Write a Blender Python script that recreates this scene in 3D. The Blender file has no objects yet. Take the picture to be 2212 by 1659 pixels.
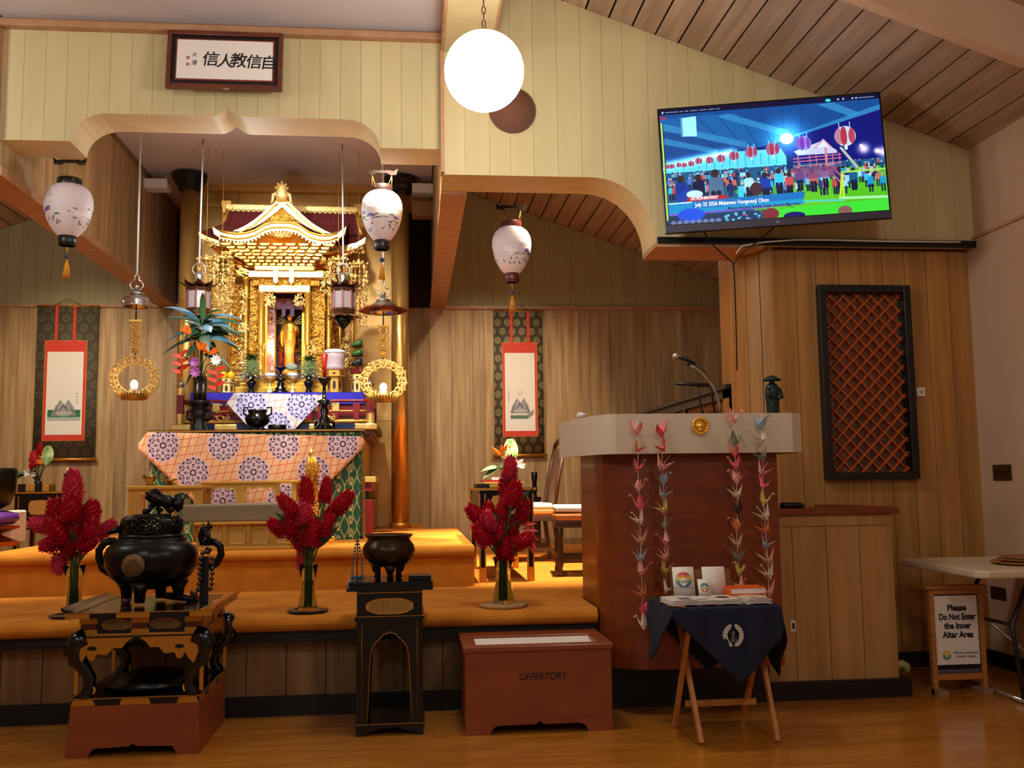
import bpy, bmesh, math, random
import numpy as np
from mathutils import Vector, Matrix
random.seed(11)
S = bpy.context.scene
COL = S.collection
PI = math.pi
# ------------------------------------------------------------------ camera
FPX = 2100.0
CAMZ = 1.25
_y, _p, _r = math.radians(5.87), math.radians(5.8), math.radians(.75)
_F = Vector((math.sin(_y)*math.cos(_p), math.cos(_y)*math.cos(_p), math.sin(_p)))
_R0 = Vector((math.cos(_y), -math.sin(_y), 0)); _U0 = _R0.cross(_F)
_R = _R0*math.cos(_r) - _U0*math.sin(_r)
_U = _R0*math.sin(_r) + _U0*math.cos(_r)
cd = bpy.data.cameras.new('camera'); cam = bpy.data.objects.new('camera', cd); COL.objects.link(cam)
cd.sensor_width = 36; cd.lens = FPX/2212*36; cd.clip_start = .05; cd.clip_end = 60
cam.matrix_world = Matrix(((_R.x, _U.x, -_F.x, 0), (_R.y, _U.y, -_F.y, 0), (_R.z, _U.z, -_F.z, CAMZ), (0, 0, 0, 1)))
S.camera = cam
# ------------------------------------------------------------------ world, lights, exposure
S.view_settings.view_transform = 'Standard'; S.view_settings.look = 'None'
S.view_settings.gamma = 1; S.view_settings.use_curve_mapping = False
S.view_settings.exposure = 0.0
w = bpy.data.worlds.new('world'); S.world = w; w.use_nodes = True
w.node_tree.nodes['Background'].inputs[0].default_value = (1.0, .9, .78, 1)
w.node_tree.nodes['Background'].inputs[1].default_value = .14
def lamp(name, kind, loc, tgt, energy, col, size=.3, spot=60, blend=.6):
    d = bpy.data.lights.new(name, kind); d.energy = energy; d.color = col
    if kind == 'AREA': d.shape = 'DISK'; d.size = size; d.spread = math.radians(spot*2 if spot < 90 else 180)
    elif kind == 'SPOT': d.spot_size = math.radians(spot); d.spot_blend = blend; d.shadow_soft_size = size
    else: d.shadow_soft_size = size
    o = bpy.data.objects.new(name, d); COL.objects.link(o); o.location = loc
    if tgt is not None: o.rotation_euler = (Vector(tgt)-Vector(loc)).to_track_quat('-Z', 'Y').to_euler()
    return o
WARM = (1.0, .84, .60); COOL = (.93, .96, 1.0); MID = (1.0, .86, .66)
lamp('altar_spot_light', 'SPOT', (-1.75, 6.75, 4.1), (-1.35, 9.2, 2.9), 240, COOL, .08, 62, .7)
lamp('altar_spot_light', 'SPOT', (-.65, 6.75, 4.1), (-1.1, 9.2, 2.7), 240, COOL, .08, 60, .7)
lamp('altar_table_spot_light', 'SPOT', (-1.2, 6.7, 4.15), (-1.2, 7.95, 1.2), 260, MID, .08, 60, .8)
lamp('altar_floor_spot_light', 'SPOT', (-.1, 6.8, 4.1), (-.0, 8.0, .8), 1100, WARM, .08, 48, .8)
lamp('right_bay_spot_light', 'SPOT', (1.0, 8.2, 4.15), (.9, 11.0, 1.6), 300, WARM, .07, 58, .9)
lamp('right_bay_floor_spot_light', 'SPOT', (1.2, 7.2, 4.2), (1.05, 8.0, .5), 1900, WARM, .07, 50, .8)
lamp('altar_bay_fill_light', 'POINT', (-1.25, 7.3, 3.15), None, 22, COOL, .12)
lamp('right_bay_fill_light', 'POINT', (1.6, 8.7, 3.5), None, 6, MID, .12)
lamp('left_bay_fill_light', 'POINT', (-4.1, 8.9, 3.35), None, 9, MID, .12)
lamp('left_bay_spot_light', 'SPOT', (-3.3, 8.0, 4.15), (-3.5, 11.0, 1.75), 280, WARM, .07, 58, .9)
lamp('left_bay_floor_spot_light', 'SPOT', (-3.2, 7.0, 4.1), (-2.9, 7.9, .6), 900, WARM, .07, 54, .9)
GLOBE_E = 42.0
# ------------------------------------------------------------------ pixel -> point on the plane y = Y
def ray(x, y): return _F + _R*((x-1106)/FPX) - _U*((y-829.5)/FPX)
def P(x, y, Y):
    v = ray(x, y); return Vector((0, 0, CAMZ)) + v*(Y/v.y)
def PZ(x, y, z):
    v = ray(x, y); return Vector((0, 0, CAMZ)) + v*((z-CAMZ)/v.z)
def PXX(x, y, X):
    v = ray(x, y); return Vector((0, 0, CAMZ)) + v*(X/v.x)
# ------------------------------------------------------------------ materials
MATS = {}
def srgb(c):
    return tuple((x/255/12.92 if x/255 <= .04045 else ((x/255+.055)/1.055)**2.4) for x in c)
def mat(name, c, rough=.55, metal=0.0, bump=0.0, bscale=60, var=0.0, vscale=4, coat=0, c2=None, stretch=None,
        emit=None, estr=1, rnd=0.0, trans=0, ior=1.45, alpha=None, spec=None, sheen=0, bdist=.01):
    if name in MATS: return MATS[name]
    m = bpy.data.materials.new(name); m.use_nodes = True; n = m.node_tree.nodes; L = m.node_tree.links
    b = n['Principled BSDF']
    col = srgb(c); b.inputs['Base Color'].default_value = (*col, 1)
    b.inputs['Roughness'].default_value = rough; b.inputs['Metallic'].default_value = metal
    if coat: b.inputs['Coat Weight'].default_value = coat; b.inputs['Coat Roughness'].default_value = .12
    if trans: b.inputs['Transmission Weight'].default_value = trans; b.inputs['IOR'].default_value = ior
    if spec is not None: b.inputs['Specular IOR Level'].default_value = spec
    if sheen: b.inputs['Sheen Weight'].default_value = sheen
    if emit: b.inputs['Emission Color'].default_value = (*srgb(emit), 1); b.inputs['Emission Strength'].default_value = estr
    tc = n.new('ShaderNodeTexCoord'); mp = n.new('ShaderNodeMapping'); L.new(tc.outputs['Object'], mp.inputs[0])
    if stretch: mp.inputs['Scale'].default_value = stretch
    vec = mp.outputs[0]
    if rnd or c2:
        oi = n.new('ShaderNodeObjectInfo')
        if stretch:
            ad = n.new('ShaderNodeVectorMath'); ad.operation = 'ADD'
            mu = n.new('ShaderNodeMath'); mu.operation = 'MULTIPLY'; mu.inputs[1].default_value = 37.0
            L.new(oi.outputs['Random'], mu.inputs[0]); L.new(mp.outputs[0], ad.inputs[0]); L.new(mu.outputs[0], ad.inputs[1]); vec = ad.outputs[0]
    if c2 or var or rnd:
        nz = n.new('ShaderNodeTexNoise'); nz.inputs['Scale'].default_value = vscale; nz.inputs['Detail'].default_value = 5
        L.new(vec, nz.inputs['Vector'])
        mx = n.new('ShaderNodeMix'); mx.data_type = 'RGBA'
        cc = srgb(c2) if c2 else tuple(x*(1-var) for x in col)
        mx.inputs[6].default_value = (*col, 1); mx.inputs[7].default_value = (*cc, 1)
        rp = n.new('ShaderNodeMapRange'); rp.inputs[1].default_value = .32; rp.inputs[2].default_value = .68
        L.new(nz.outputs[0], rp.inputs[0]); L.new(rp.outputs[0], mx.inputs[0]); out = mx.outputs[2]
        if rnd:
            hs = n.new('ShaderNodeHueSaturation'); mr = n.new('ShaderNodeMapRange')
            mr.inputs[3].default_value = 1-rnd; mr.inputs[4].default_value = 1+rnd
            L.new(oi.outputs['Random'], mr.inputs[0]); L.new(mr.outputs[0], hs.inputs['Value']); L.new(out, hs.inputs['Color']); out = hs.outputs[0]
        L.new(out, b.inputs['Base Color'])
    if bump:
        nb = n.new('ShaderNodeTexNoise'); nb.inputs['Scale'].default_value = bscale; nb.inputs['Detail'].default_value = 3
        L.new(vec, nb.inputs['Vector']); bp = n.new('ShaderNodeBump'); bp.inputs['Strength'].default_value = bump
        bp.inputs['Distance'].default_value = bdist
        L.new(nb.outputs[0], bp.inputs['Height']); L.new(bp.outputs[0], b.inputs['Normal'])
    MATS[name] = m; return m
def imgmat(name, arr, rough=.7, emit=0, bump=0, metal=0):
    h, w_ = arr.shape[:2]
    im = bpy.data.images.new(name, w_, h, alpha=False)
    a = np.ones((h, w_, 4), np.float32); a[..., :3] = np.clip(arr[::-1], 0, 1)
    im.pixels.foreach_set(a.ravel()); im.update(); im.pack()
    m = bpy.data.materials.new(name); m.use_nodes = True; n = m.node_tree.nodes; L = m.node_tree.links; b = n['Principled BSDF']
    t = n.new('ShaderNodeTexImage'); t.image = im; L.new(t.outputs[0], b.inputs['Base Color']); b.inputs['Roughness'].default_value = rough
    b.inputs['Metallic'].default_value = metal
    if emit:
        b.inputs['Base Color'].default_value = (0, 0, 0, 1); L.remove(b.inputs['Base Color'].links[0])
        L.new(t.outputs[0], b.inputs['Emission Color']); b.inputs['Emission Strength'].default_value = emit
    MATS[name] = m; return m
class Img:
    def __init__(s, w_, h, bg=(255, 255, 255)):
        s.w, s.h = w_, h; s.a = np.zeros((h, w_, 3)); s.a[:] = np.array(bg)/255.
        s.Y, s.X = np.mgrid[0:h, 0:w_].astype(float)
    def win(s, x0, y0, x1, y1):
        a, b = max(0, int(x0)-2), max(0, int(y0)-2); c, d = min(s.w, int(x1)+3), min(s.h, int(y1)+3)
        return (a, b, c, d) if c > a and d > b else None
    def put(s, w_, fn, c, al):
        if w_ is None: return s
        a, b, cc, d = w_; m = (np.asarray(fn(s.X[b:d, a:cc], s.Y[b:d, a:cc]), float)*al)[..., None]
        s.a[b:d, a:cc] = s.a[b:d, a:cc]*(1-m)+m*np.array(c)/255.; return s
    def ell(s, cx, cy, rx, ry, c, al=1.0):
        return s.put(s.win(cx-rx, cy-ry, cx+rx, cy+ry), lambda X, Y: np.clip((1-((X-cx)/rx)**2-((Y-cy)/ry)**2)*min(rx, ry)*.5+.5, 0, 1), c, al)
    def glow(s, cx, cy, r, c, al=1.0):
        d = ((s.X-cx)**2+(s.Y-cy)**2)/r**2; s.a = s.a + (np.exp(-d)*al)[..., None]*np.array(c)/255.; return s
    def rect(s, x0, y0, x1, y1, c, al=1.0): return s.put(s.win(x0, y0, x1, y1), lambda X, Y: (X >= x0) & (X < x1) & (Y >= y0) & (Y < y1), c, al)
    def line(s, x0, y0, x1, y1, w_, c, al=1.0):
        dx, dy = x1-x0, y1-y0; l2 = dx*dx+dy*dy+1e-9
        def f(X, Y):
            t = np.clip(((X-x0)*dx+(Y-y0)*dy)/l2, 0, 1); return np.clip(w_/2-np.hypot(X-x0-t*dx, Y-y0-t*dy)+.5, 0, 1)
        return s.put(s.win(min(x0, x1)-w_, min(y0, y1)-w_, max(x0, x1)+w_, max(y0, y1)+w_), f, c, al)
    def poly(s, pts, c, al=1.0):
        def f(X, Y):
            ins = np.zeros(X.shape, bool); n = len(pts)
            for i in range(n):
                x0, y0 = pts[i]; x1, y1 = pts[(i+1) % n]
                if y0 == y1: continue
                ins ^= ((y0 > Y) != (y1 > Y)) & (X < (x1-x0)*(Y-y0)/(y1-y0)+x0)
            return ins
        return s.put(s.win(min(p[0] for p in pts), min(p[1] for p in pts), max(p[0] for p in pts), max(p[1] for p in pts)), f, c, al)
# ------------------------------------------------------------------ mesh builder
WL = {}
class MB:
    def __init__(s, local=False): s.v = []; s.f = []; s.sm = []; s.uv = {}; s.local = local
    def add(s, vs, fs, sm=False, uvs=None):
        o = len(s.v); s.v += [Vector(p) for p in vs]
        for i, f in enumerate(fs):
            if uvs: s.uv[len(s.f)] = [uvs[k] for k in f]
            s.f.append([k+o for k in f]); s.sm.append(sm)
        return s
    def b(s, x0, x1, y0, y1, z0, z1):
        v = [(x0, y0, z0), (x1, y0, z0), (x1, y1, z0), (x0, y1, z0), (x0, y0, z1), (x1, y0, z1), (x1, y1, z1), (x0, y1, z1)]
        return s.add(v, [(0, 3, 2, 1), (4, 5, 6, 7), (0, 1, 5, 4), (1, 2, 6, 5), (2, 3, 7, 6), (3, 0, 4, 7)])
    def cb(s, c, d, M=None):
        v = [Vector((sx*d[0]/2, sy*d[1]/2, sz*d[2]/2)) for sz in (-1, 1) for sx, sy in ((-1, -1), (1, -1), (1, 1), (-1, 1))]
        if M is not None: v = [M @ p for p in v]
        return s.add([p+Vector(c) for p in v], [(0, 3, 2, 1), (4, 5, 6, 7), (0, 1, 5, 4), (1, 2, 6, 5), (2, 3, 7, 6), (3, 0, 4, 7)])
    def bar(s, a, b_, w_, h=None, up=(0, 0, 1)):
        a, b_ = Vector(a), Vector(b_); d = b_-a; l = d.length; z = d.normalized(); x = Vector(up).cross(z)
        if x.length < 1e-4: x = Vector((1, 0, 0)).cross(z)
        x.normalize(); y = z.cross(x); M = Matrix((x, y, z)).transposed()
        return s.cb((a+b_)/2, (w_, h or w_, l), M)
    def pr(s, pts, a0, a1, ax='Y'):      # 2-D polygon (first, z) pushed along an axis
        n = len(pts)
        if ax == 'Y': q = [(p[0], a0, p[1]) for p in pts]+[(p[0], a1, p[1]) for p in pts]
        elif ax == 'X': q = [(a0, p[0], p[1]) for p in pts]+[(a1, p[0], p[1]) for p in pts]
        else: q = [(p[0], p[1], a0) for p in pts]+[(p[0], p[1], a1) for p in pts]
        return s.add(q, [tuple(range(n)), tuple(range(2*n-1, n-1, -1))]+[(i, i+n, (i+1) % n+n, (i+1) % n) for i in range(n)])
    def lathe(s, prof, c=(0, 0, 0), n=24, sx=1, sy=1, sm=True, M=None):
        c = Vector(c); v = []
        for r, z in prof:
            for k in range(n):
                p = Vector((r*sx*math.cos(2*PI*k/n), r*sy*math.sin(2*PI*k/n), z))
                v.append(c+(M @ p if M else p))
        m = len(prof); f = [(i*n+k, i*n+(k+1) % n, (i+1)*n+(k+1) % n, (i+1)*n+k) for i in range(m-1) for k in range(n)]
        if prof[0][0] > 1e-4: f.append(tuple(range(n-1, -1, -1)))
        if prof[-1][0] > 1e-4: f.append(tuple((m-1)*n+k for k in range(n)))
        return s.add(v, f, sm)
    def tube(s, pts, r, n=8, sm=True, closed=False):
        pts = [Vector(p) for p in pts]; m = len(pts); rr = r if isinstance(r, (list, tuple)) else [r]*m
        t0 = (pts[1]-pts[0]).normalized(); u = Vector((0, 0, 1)).cross(t0)
        if u.length < .01: u = Vector((1, 0, 0))
        u.normalize(); v = []
        for i in range(m):
            if closed: t = (pts[(i+1) % m]-pts[i-1]).normalized()
            else: t = (pts[min(i+1, m-1)]-pts[max(i-1, 0)]).normalized()
            u = (u-t*u.dot(t)); u = u.normalized() if u.length > 1e-5 else t.orthogonal().normalized()
            w_ = t.cross(u)
            for k in range(n): v.append(pts[i]+(u*math.cos(2*PI*k/n)+w_*math.sin(2*PI*k/n))*rr[i])
        q = m if closed else m-1
        f = [(i*n+k, i*n+(k+1) % n, ((i+1) % m)*n+(k+1) % n, ((i+1) % m)*n+k) for i in range(q) for k in range(n)]
        if not closed: f += [tuple(range(n-1, -1, -1)), tuple((m-1)*n+k for k in range(n))]
        return s.add(v, f, sm)
    def ball(s, c, r, n=12, m=8, M=None):
        r = r if isinstance(r, (list, tuple)) else (r, r, r); c = Vector(c)
        v = [c+(M @ p if M else p) for p in [Vector((0, 0, r[2]))]+[Vector((r[0]*math.sin(PI*i/m)*math.cos(2*PI*k/n), r[1]*math.sin(PI*i/m)*math.sin(2*PI*k/n), r[2]*math.cos(PI*i/m))) for i in range(1, m) for k in range(n)]+[Vector((0, 0, -r[2]))]]
        f = [(0, 1+k, 1+(k+1) % n) for k in range(n)]
        f += [(1+i*n+k, 1+(i+1)*n+k, 1+(i+1)*n+(k+1) % n, 1+i*n+(k+1) % n) for i in range(m-2) for k in range(n)]
        e = 1+(m-1)*n; f += [(e, e-n+(k+1) % n, e-n+k) for k in range(n)]
        return s.add(v, f, True)
    def grid(s, fn, nu, nv, sm=True, uv=True):
        v = [fn(i/nu, j/nv) for j in range(nv+1) for i in range(nu+1)]; uvs = [(i/nu, j/nv) for j in range(nv+1) for i in range(nu+1)]
        f = [(j*(nu+1)+i, j*(nu+1)+i+1, (j+1)*(nu+1)+i+1, (j+1)*(nu+1)+i) for j in range(nv) for i in range(nu)]
        return s.add(v, f, sm, uvs if uv else None)
    def quad(s, a, b_, c, d): return s.add([a, b_, c, d], [(0, 1, 2, 3)], False, [(0, 0), (1, 0), (1, 1), (0, 1)])
    def leaf(s, base, d, up, L_, w_, droop=.5, n=6, fold=.25, tip=1.0):
        base, d, up = Vector(base), Vector(d).normalized(), Vector(up).normalized(); side = d.cross(up)
        if side.length < .01: side = d.orthogonal()
        side.normalize(); nn = side.cross(d).normalized()
        if nn.z < 0: nn = -nn
        v = []
        for i in range(n+1):
            t = i/n; c = base+d*(L_*t)-Vector((0, 0, 1))*(droop*L_*t*t); h = w_*math.sin(PI*min(1, (t**.8)*.97+.03))
            v += [c-side*h/2+nn*h*fold, c, c+side*h/2+nn*h*fold]
        f = []
        for i in range(n):
            o = i*3; f += [(o, o+1, o+4, o+3), (o+1, o+2, o+5, o+4)]
        return s.add(v, f, True)
    def build(s, name, m, parent=None, bevel=0, loc=None, seg=2, sub=0):
        me = bpy.data.meshes.new(name)
        if parent is not None: off = Vector((0, 0, 0)) if s.local else WL[parent]
        elif s.local: off = Vector((0, 0, 0))
        else:
            if loc is None:
                xs = [p.x for p in s.v]; ys = [p.y for p in s.v]; zs = [p.z for p in s.v]
                loc = ((min(xs)+max(xs))/2, (min(ys)+max(ys))/2, min(zs))
            off = Vector(loc)
        me.from_pydata([p-off for p in s.v], [], s.f)
        me.polygons.foreach_set('use_smooth', s.sm)
        if s.uv:
            ul = me.uv_layers.new(name='UVMap')
            for pi, uvs in s.uv.items():
                for k, li in enumerate(me.polygons[pi].loop_indices): ul.data[li].uv = uvs[k]
        me.materials.append(MATS[m] if isinstance(m, str) else m); me.update()
        o = bpy.data.objects.new(name, me); COL.objects.link(o)
        if parent is not None: o.parent = parent; WL[o] = WL[parent]
        else: o.location = off; WL[o] = off.copy()
        if bevel:
            bm = o.modifiers.new('bevel', 'BEVEL'); bm.width = bevel; bm.segments = seg; bm.limit_method = 'ANGLE'; bm.angle_limit = math.radians(40)
        if sub: sd = o.modifiers.new('subd', 'SUBSURF'); sd.levels = sub; sd.render_levels = sub
        return o
def tag(o, label, cat, group=None):
    o['label'] = label; o['category'] = cat
    if group: o['group'] = group
    return o
def thing(name, label, cat, loc, group=None, rz=0, rot=None):
    o = bpy.data.objects.new(name, None); o.empty_display_size = .05; COL.objects.link(o); o.location = loc
    o.rotation_euler = rot or (0, 0, rz); WL[o] = Vector(loc); return tag(o, label, cat, group)
def struct(o): o['kind'] = 'structure'; return o
def copytree(o, parent=None):
    c = o.copy(); COL.objects.link(c)
    if parent is not None: c.parent = parent
    for ch in [x for x in COL.objects if x.parent == o and x != c]: copytree(ch, c)
    return c
def inst(src, name, parent, loc, rot=(0, 0, 0), scale=(1, 1, 1)):
    """a further object of an existing mesh under parent, loc in world space"""
    o = bpy.data.objects.new(name, src.data if hasattr(src, 'data') else src); COL.objects.link(o); o.parent = parent
    o.location = Vector(loc)-WL[parent]; o.rotation_euler = rot; o.scale = scale; WL[o] = WL[parent]; return o
TJ = []
def text(name, s, m, parent, c, h, ex=.001, rot=(PI/2, 0, 0), shear=0, bold=0, sx=1, align='CENTER', fit=None):
    me = bpy.data.meshes.new(name); me.materials.append(MATS[m] if isinstance(m, str) else m)
    o = bpy.data.objects.new(name, me); COL.objects.link(o); o.rotation_euler = rot; o.scale = (sx, 1, 1)
    if parent is not None: o.parent = parent; o.location = Vector(c)-WL[parent]; WL[o] = WL[parent]
    else: o.location = c
    TJ.append((o, s, h, ex, shear, bold, align, fit)); return o
def finish_text():
    tmp = []
    for o, s, h, ex, shear, bold, align, fit in TJ:
        cu = bpy.data.curves.new('t', 'FONT'); cu.body = s; cu.align_x = align; cu.align_y = 'CENTER'; cu.size = h; cu.extrude = ex; cu.shear = shear; cu.offset = bold; cu.resolution_u = 4
        t = bpy.data.objects.new('t', cu); COL.objects.link(t); tmp.append(t)
    dg = bpy.context.evaluated_depsgraph_get(); dg.update()
    for t, (o, s, h, ex, shear, bold, align, fit) in zip(tmp, TJ):
        me = bpy.data.meshes.new_from_object(t.evaluated_get(dg)); m = o.data.materials[0]; me.materials.clear(); me.materials.append(m); me.name = o.name
        o.data = me
        if fit:
            ww = max(v.co.x for v in me.vertices)-min(v.co.x for v in me.vertices); o.scale.x = fit/ww
    for t in tmp: bpy.data.objects.remove(t)
def arc(cx, cy, r, a0, a1, n, ry=None): return [(cx+r*math.cos(math.radians(a0+(a1-a0)*i/n)), cy+(ry or r)*math.sin(math.radians(a0+(a1-a0)*i/n))) for i in range(n+1)]
# palette
mat('cream_paint', (212, 194, 144), .6, c2=(202, 184, 134), stretch=(2.5, 2.5, .35), vscale=3, bump=.05, bscale=25, rnd=.035)
mat('sage_paint', (168, 160, 118), .65, c2=(158, 150, 110), stretch=(3, 3, .4), vscale=3, rnd=.03)
mat('cedar', (188, 156, 108), .55, c2=(148, 114, 70), stretch=(9, 9, .55), vscale=2.2, bump=.15, bscale=9, rnd=.16)
mat('cedar_orange', (184, 132, 68), .5, c2=(152, 104, 48), stretch=(9, 9, .5), vscale=2.2, bump=.1, bscale=9, rnd=.10)
mat('kick_wood', (150, 112, 70), .5, c2=(118, 84, 48), stretch=(9, 9, .5), vscale=2.0, rnd=.08)
mat('counter_wood', (192, 146, 84), .5, c2=(168, 122, 66), stretch=(7, 7, .5), vscale=2.0, rnd=.06)
mat('ceiling_plank_wood', (192, 160, 132), .6, c2=(164, 132, 104), stretch=(7, .5, 7), vscale=2.5, rnd=.1)
mat('pale_ceiling', (206, 198, 200), .7, var=.06, vscale=2)
mat('dark_gap', (38, 24, 16), .8)
mat('trim_wood', (188, 142, 104), .5, c2=(170, 122, 84), stretch=(2, 2, 2), vscale=5)
mat('black_base', (9, 8, 8), .5)
mat('wall_plaster', (196, 160, 132), .8, bump=.15, bscale=180, var=.03)
mat('floor_vinyl', (190, 122, 40), .2, c2=(166, 100, 30), stretch=(.8, 4, 1), vscale=3, bump=.04, bscale=8, coat=.3)
mat('carpet', (218, 138, 30), .95, c2=(200, 118, 20), vscale=7, bump=.6, bscale=260)
mat('mahogany', (130, 56, 10), .42, c2=(112, 44, 8), stretch=(2, 2, 9), vscale=2, coat=.15)
mat('box_wood', (146, 70, 30), .42, c2=(130, 58, 25), stretch=(2, 2, 7), vscale=2, coat=.1)
mat('lacquer', (5, 4, 4), .2, coat=.15)
mat('black_satin', (14, 13, 13), .35)
mat('bronze_dark', (22, 19, 16), .3, metal=.55, bump=.12, bscale=50)
mat('bronze', (58, 40, 28), .3, metal=.7, bump=.15, bscale=60)
mat('gold', (242, 188, 72), .3, metal=.8, bump=.12, bscale=40)
mat('gold_pale', (244, 206, 120), .35, metal=.6, bump=.25, bscale=50)
mat('gold_carved', (238, 184, 74), .3, metal=.75, bump=1.0, bscale=55, c2=(176, 110, 34), vscale=60, bdist=.02)
mat('gold_leaf', (214, 166, 86), .45, metal=.45, var=.2, vscale=3, bump=.1, bscale=12)
mat('pillar_gold', (226, 176, 92), .3, metal=.75, var=.15, vscale=4)
mat('gold_fitting', (206, 140, 50), .35, metal=.75, bump=.3, bscale=120)
mat('gold_paint', (214, 158, 66), .4, metal=.5)
mat('silver', (200, 196, 184), .22, metal=.9)
mat('brass_old', (150, 122, 70), .28, metal=.85)
mat('wax_red', (176, 28, 18), .4)
mat('maroon', (96, 30, 30), .4, coat=.2)
mat('red_lacquer', (132, 28, 34), .3, coat=.3)
mat('blue_cloth', (44, 34, 188), .7)
mat('navy_cloth', (15, 22, 48), .9, var=.15, vscale=6)
mat('white_cloth', (236, 228, 214), .8)
mat('white_paper', (238, 230, 220), .7)
mat('plastic_wrap', (204, 178, 180), .2, coat=.5, bump=.4, bscale=30)
mat('leaf_dark', (30, 66, 44), .4, var=.3, vscale=8)
mat('leaf_blue', (64, 110, 128), .35, var=.3, vscale=8)
mat('leaf_green', (58, 96, 40), .5, var=.3, vscale=8)
mat('leaf_pale', (222, 232, 204), .5, c2=(150, 184, 116), vscale=40)
mat('stem_green', (72, 92, 38), .5, var=.2, vscale=10)
mat('ginger_red', (214, 26, 50), .45, c2=(176, 12, 34), vscale=25)
mat('ginger_pink', (226, 70, 96), .45, c2=(206, 44, 70), vscale=25)
mat('petal_orange', (230, 110, 20), .5); mat('petal_purple', (168, 90, 178), .5); mat('petal_white', (240, 236, 232), .5)
mat('petal_scarlet', (206, 50, 30), .45)
mat('glass', (238, 246, 236), .03, trans=1.0, ior=1.16)
mat('water', (206, 220, 170), .02, trans=1.0, ior=1.08)
# ================================================================== STRUCTURE
YH, YR = 6.22, 11.0                       # header front, rear wall
def roof(x): return 4.53-.345*(x-.9) if x > -1.2 else 4.53-.345*((-2.4-x)-.9)
ZB = .55; ZU = .82                        # lower and upper platform tops
PM = {}
def plank_set(parent, segs, m, t, ax='Y', at0=0.0, gap=.005, sgn=-1, name='plank', prof=None):
    """planks of one wall: each its own object; segs = list of (a0, a1, zb, zt) with constant or callable ends"""
    for a0, a1, zb, zt in segs:
        fb = zb if callable(zb) else (lambda q, z=zb: z); ft = zt if callable(zt) else (lambda q, z=zt: z)
        n = 6 if (callable(zb) or callable(zt)) else 1
        xs = [a0+gap/2+(a1-a0-gap)*i/n for i in range(n+1)]
        key = (round(a1-a0, 4), round(fb(a0), 3), round(ft(a0), 3), m, t, ax, n)
        if n == 1 and key in PM:
            o = bpy.data.objects.new(name, PM[key]); COL.objects.link(o)
            o.parent = parent; o.location = Vector(((a0 if ax == 'Y' else at0), (at0 if ax == 'Y' else a0), 0))-WL[parent]; continue
        pts = [(x-a0, fb(x)) for x in xs]+[(x-a0, ft(x)) for x in reversed(xs)]
        mb = MB(local=True); mb.pr(pts, 0, sgn*t, ax)
        o = mb.build(name, m, parent)
        o.location = Vector(((a0 if ax == 'Y' else at0), (at0 if ax == 'Y' else a0), 0))-WL[parent]
        if n == 1: PM[key] = o.data
def widths(a0, a1, w_, jit=.0):
    n = max(1, round((a1-a0)/w_)); e = [a0+(a1-a0)*i/n for i in range(n+1)]
    for i in range(1, n): e[i] += random.uniform(-jit, jit)
    return list(zip(e[:-1], e[1:]))
# floor
struct(MB().b(-6.5, 3.95, -3.2, 5.62, -.08, 0).build('floor', 'floor_vinyl', loc=(0, 0, 0)))
# ---- right-hand (front) part of the floor runs under the pulpit side too
struct(MB().b(2.3, 3.95, 5.62, 6.6, -.08, 0).build('floor', 'floor_vinyl', loc=(3, 6, -.08)))
# platforms with carpet, rounded nosing
def nosing(y0, z1, t, r): return [(y0+r*(1-math.cos(a)), z1-t/2+(t/2)*math.sin(a)) for a in [math.radians(-90+180*i/8) for i in range(9)]]
pf = nosing(5.42, ZB, .085, .05)
struct(MB().pr(pf+[(10.98, ZB), (10.98, ZB-.085)], -5.2, 1.02, 'X').build('floor_carpeted_platform', 'carpet', loc=(-1, 5.4, .46)))
struct(MB().b(1.02, 2.25, 5.98, 10.98, ZB-.085, ZB).build('floor_carpeted_platform', 'carpet', loc=(1.6, 6, .46)))
pf2 = nosing(6.72, ZU, .07, .05)
up = struct(MB().pr(pf2+[(9.5, ZU), (9.5, ZB-.05), (6.78, ZB-.05), (6.78, ZU-.07)], -2.85, .42, 'X').b(-2.45, .1, 9.5, 10.95, ZB, ZU).build('floor_upper_platform', 'carpet', loc=(-1.2, 6.7, ZB)))
# kick wall under the platform edge with black strips
kw = struct(MB().b(-5.2, 1.02, 5.6, 5.68, 0, .46).build('wall_kick', 'dark_gap'))
plank_set(kw, [(a, b, .1, .42) for a, b in widths(-5.2, 1.02, .215)], 'kick_wood', .02, 'Y', 5.6)
struct(MB().b(-5.2, 1.02, 5.48, 5.6, .405, .468).build('trim_1', 'black_base'))
struct(MB().b(-5.2, 1.08, 5.555, 5.6, 0, .105).build('baseboard_kick', 'black_base'))
# rear wall: natural boards below the rail, painted boards above
rw = struct(MB().b(-5.3, 3.95, YR+.02, YR+.12, 0, 5.3).build('wall_rear', 'dark_gap'))
e = []
x = -5.2
while x < 3.8:
    w_ = random.choice([.13, .17, .2, .24]); e.append((x, min(x+w_, 3.85))); x += w_
plank_set(rw, [(a, b, ZB, 3.25) for a, b in e], 'cedar', .022, 'Y', YR+.02, .003)
plank_set(rw, [(a, b, 3.27, (lambda q: roof(q)-.002)) for a, b in widths(-5.2, -2.72, .155)+widths(.3, 3.85, .155)], 'sage_paint', .015, 'Y', YR+.02, .002)
struct(MB().b(-5.2, -2.5, YR-.03, YR, 3.235, 3.275).build('trim_2', 'trim_wood'))
struct(MB().b(.2, 3.85, YR-.03, YR, 3.235, 3.275).build('trim_3', 'trim_wood'))
struct(MB().b(.45, 2.25, YR-.02, YR, ZB, ZB+.07).build('baseboard_rear', 'kick_wood'))
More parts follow.
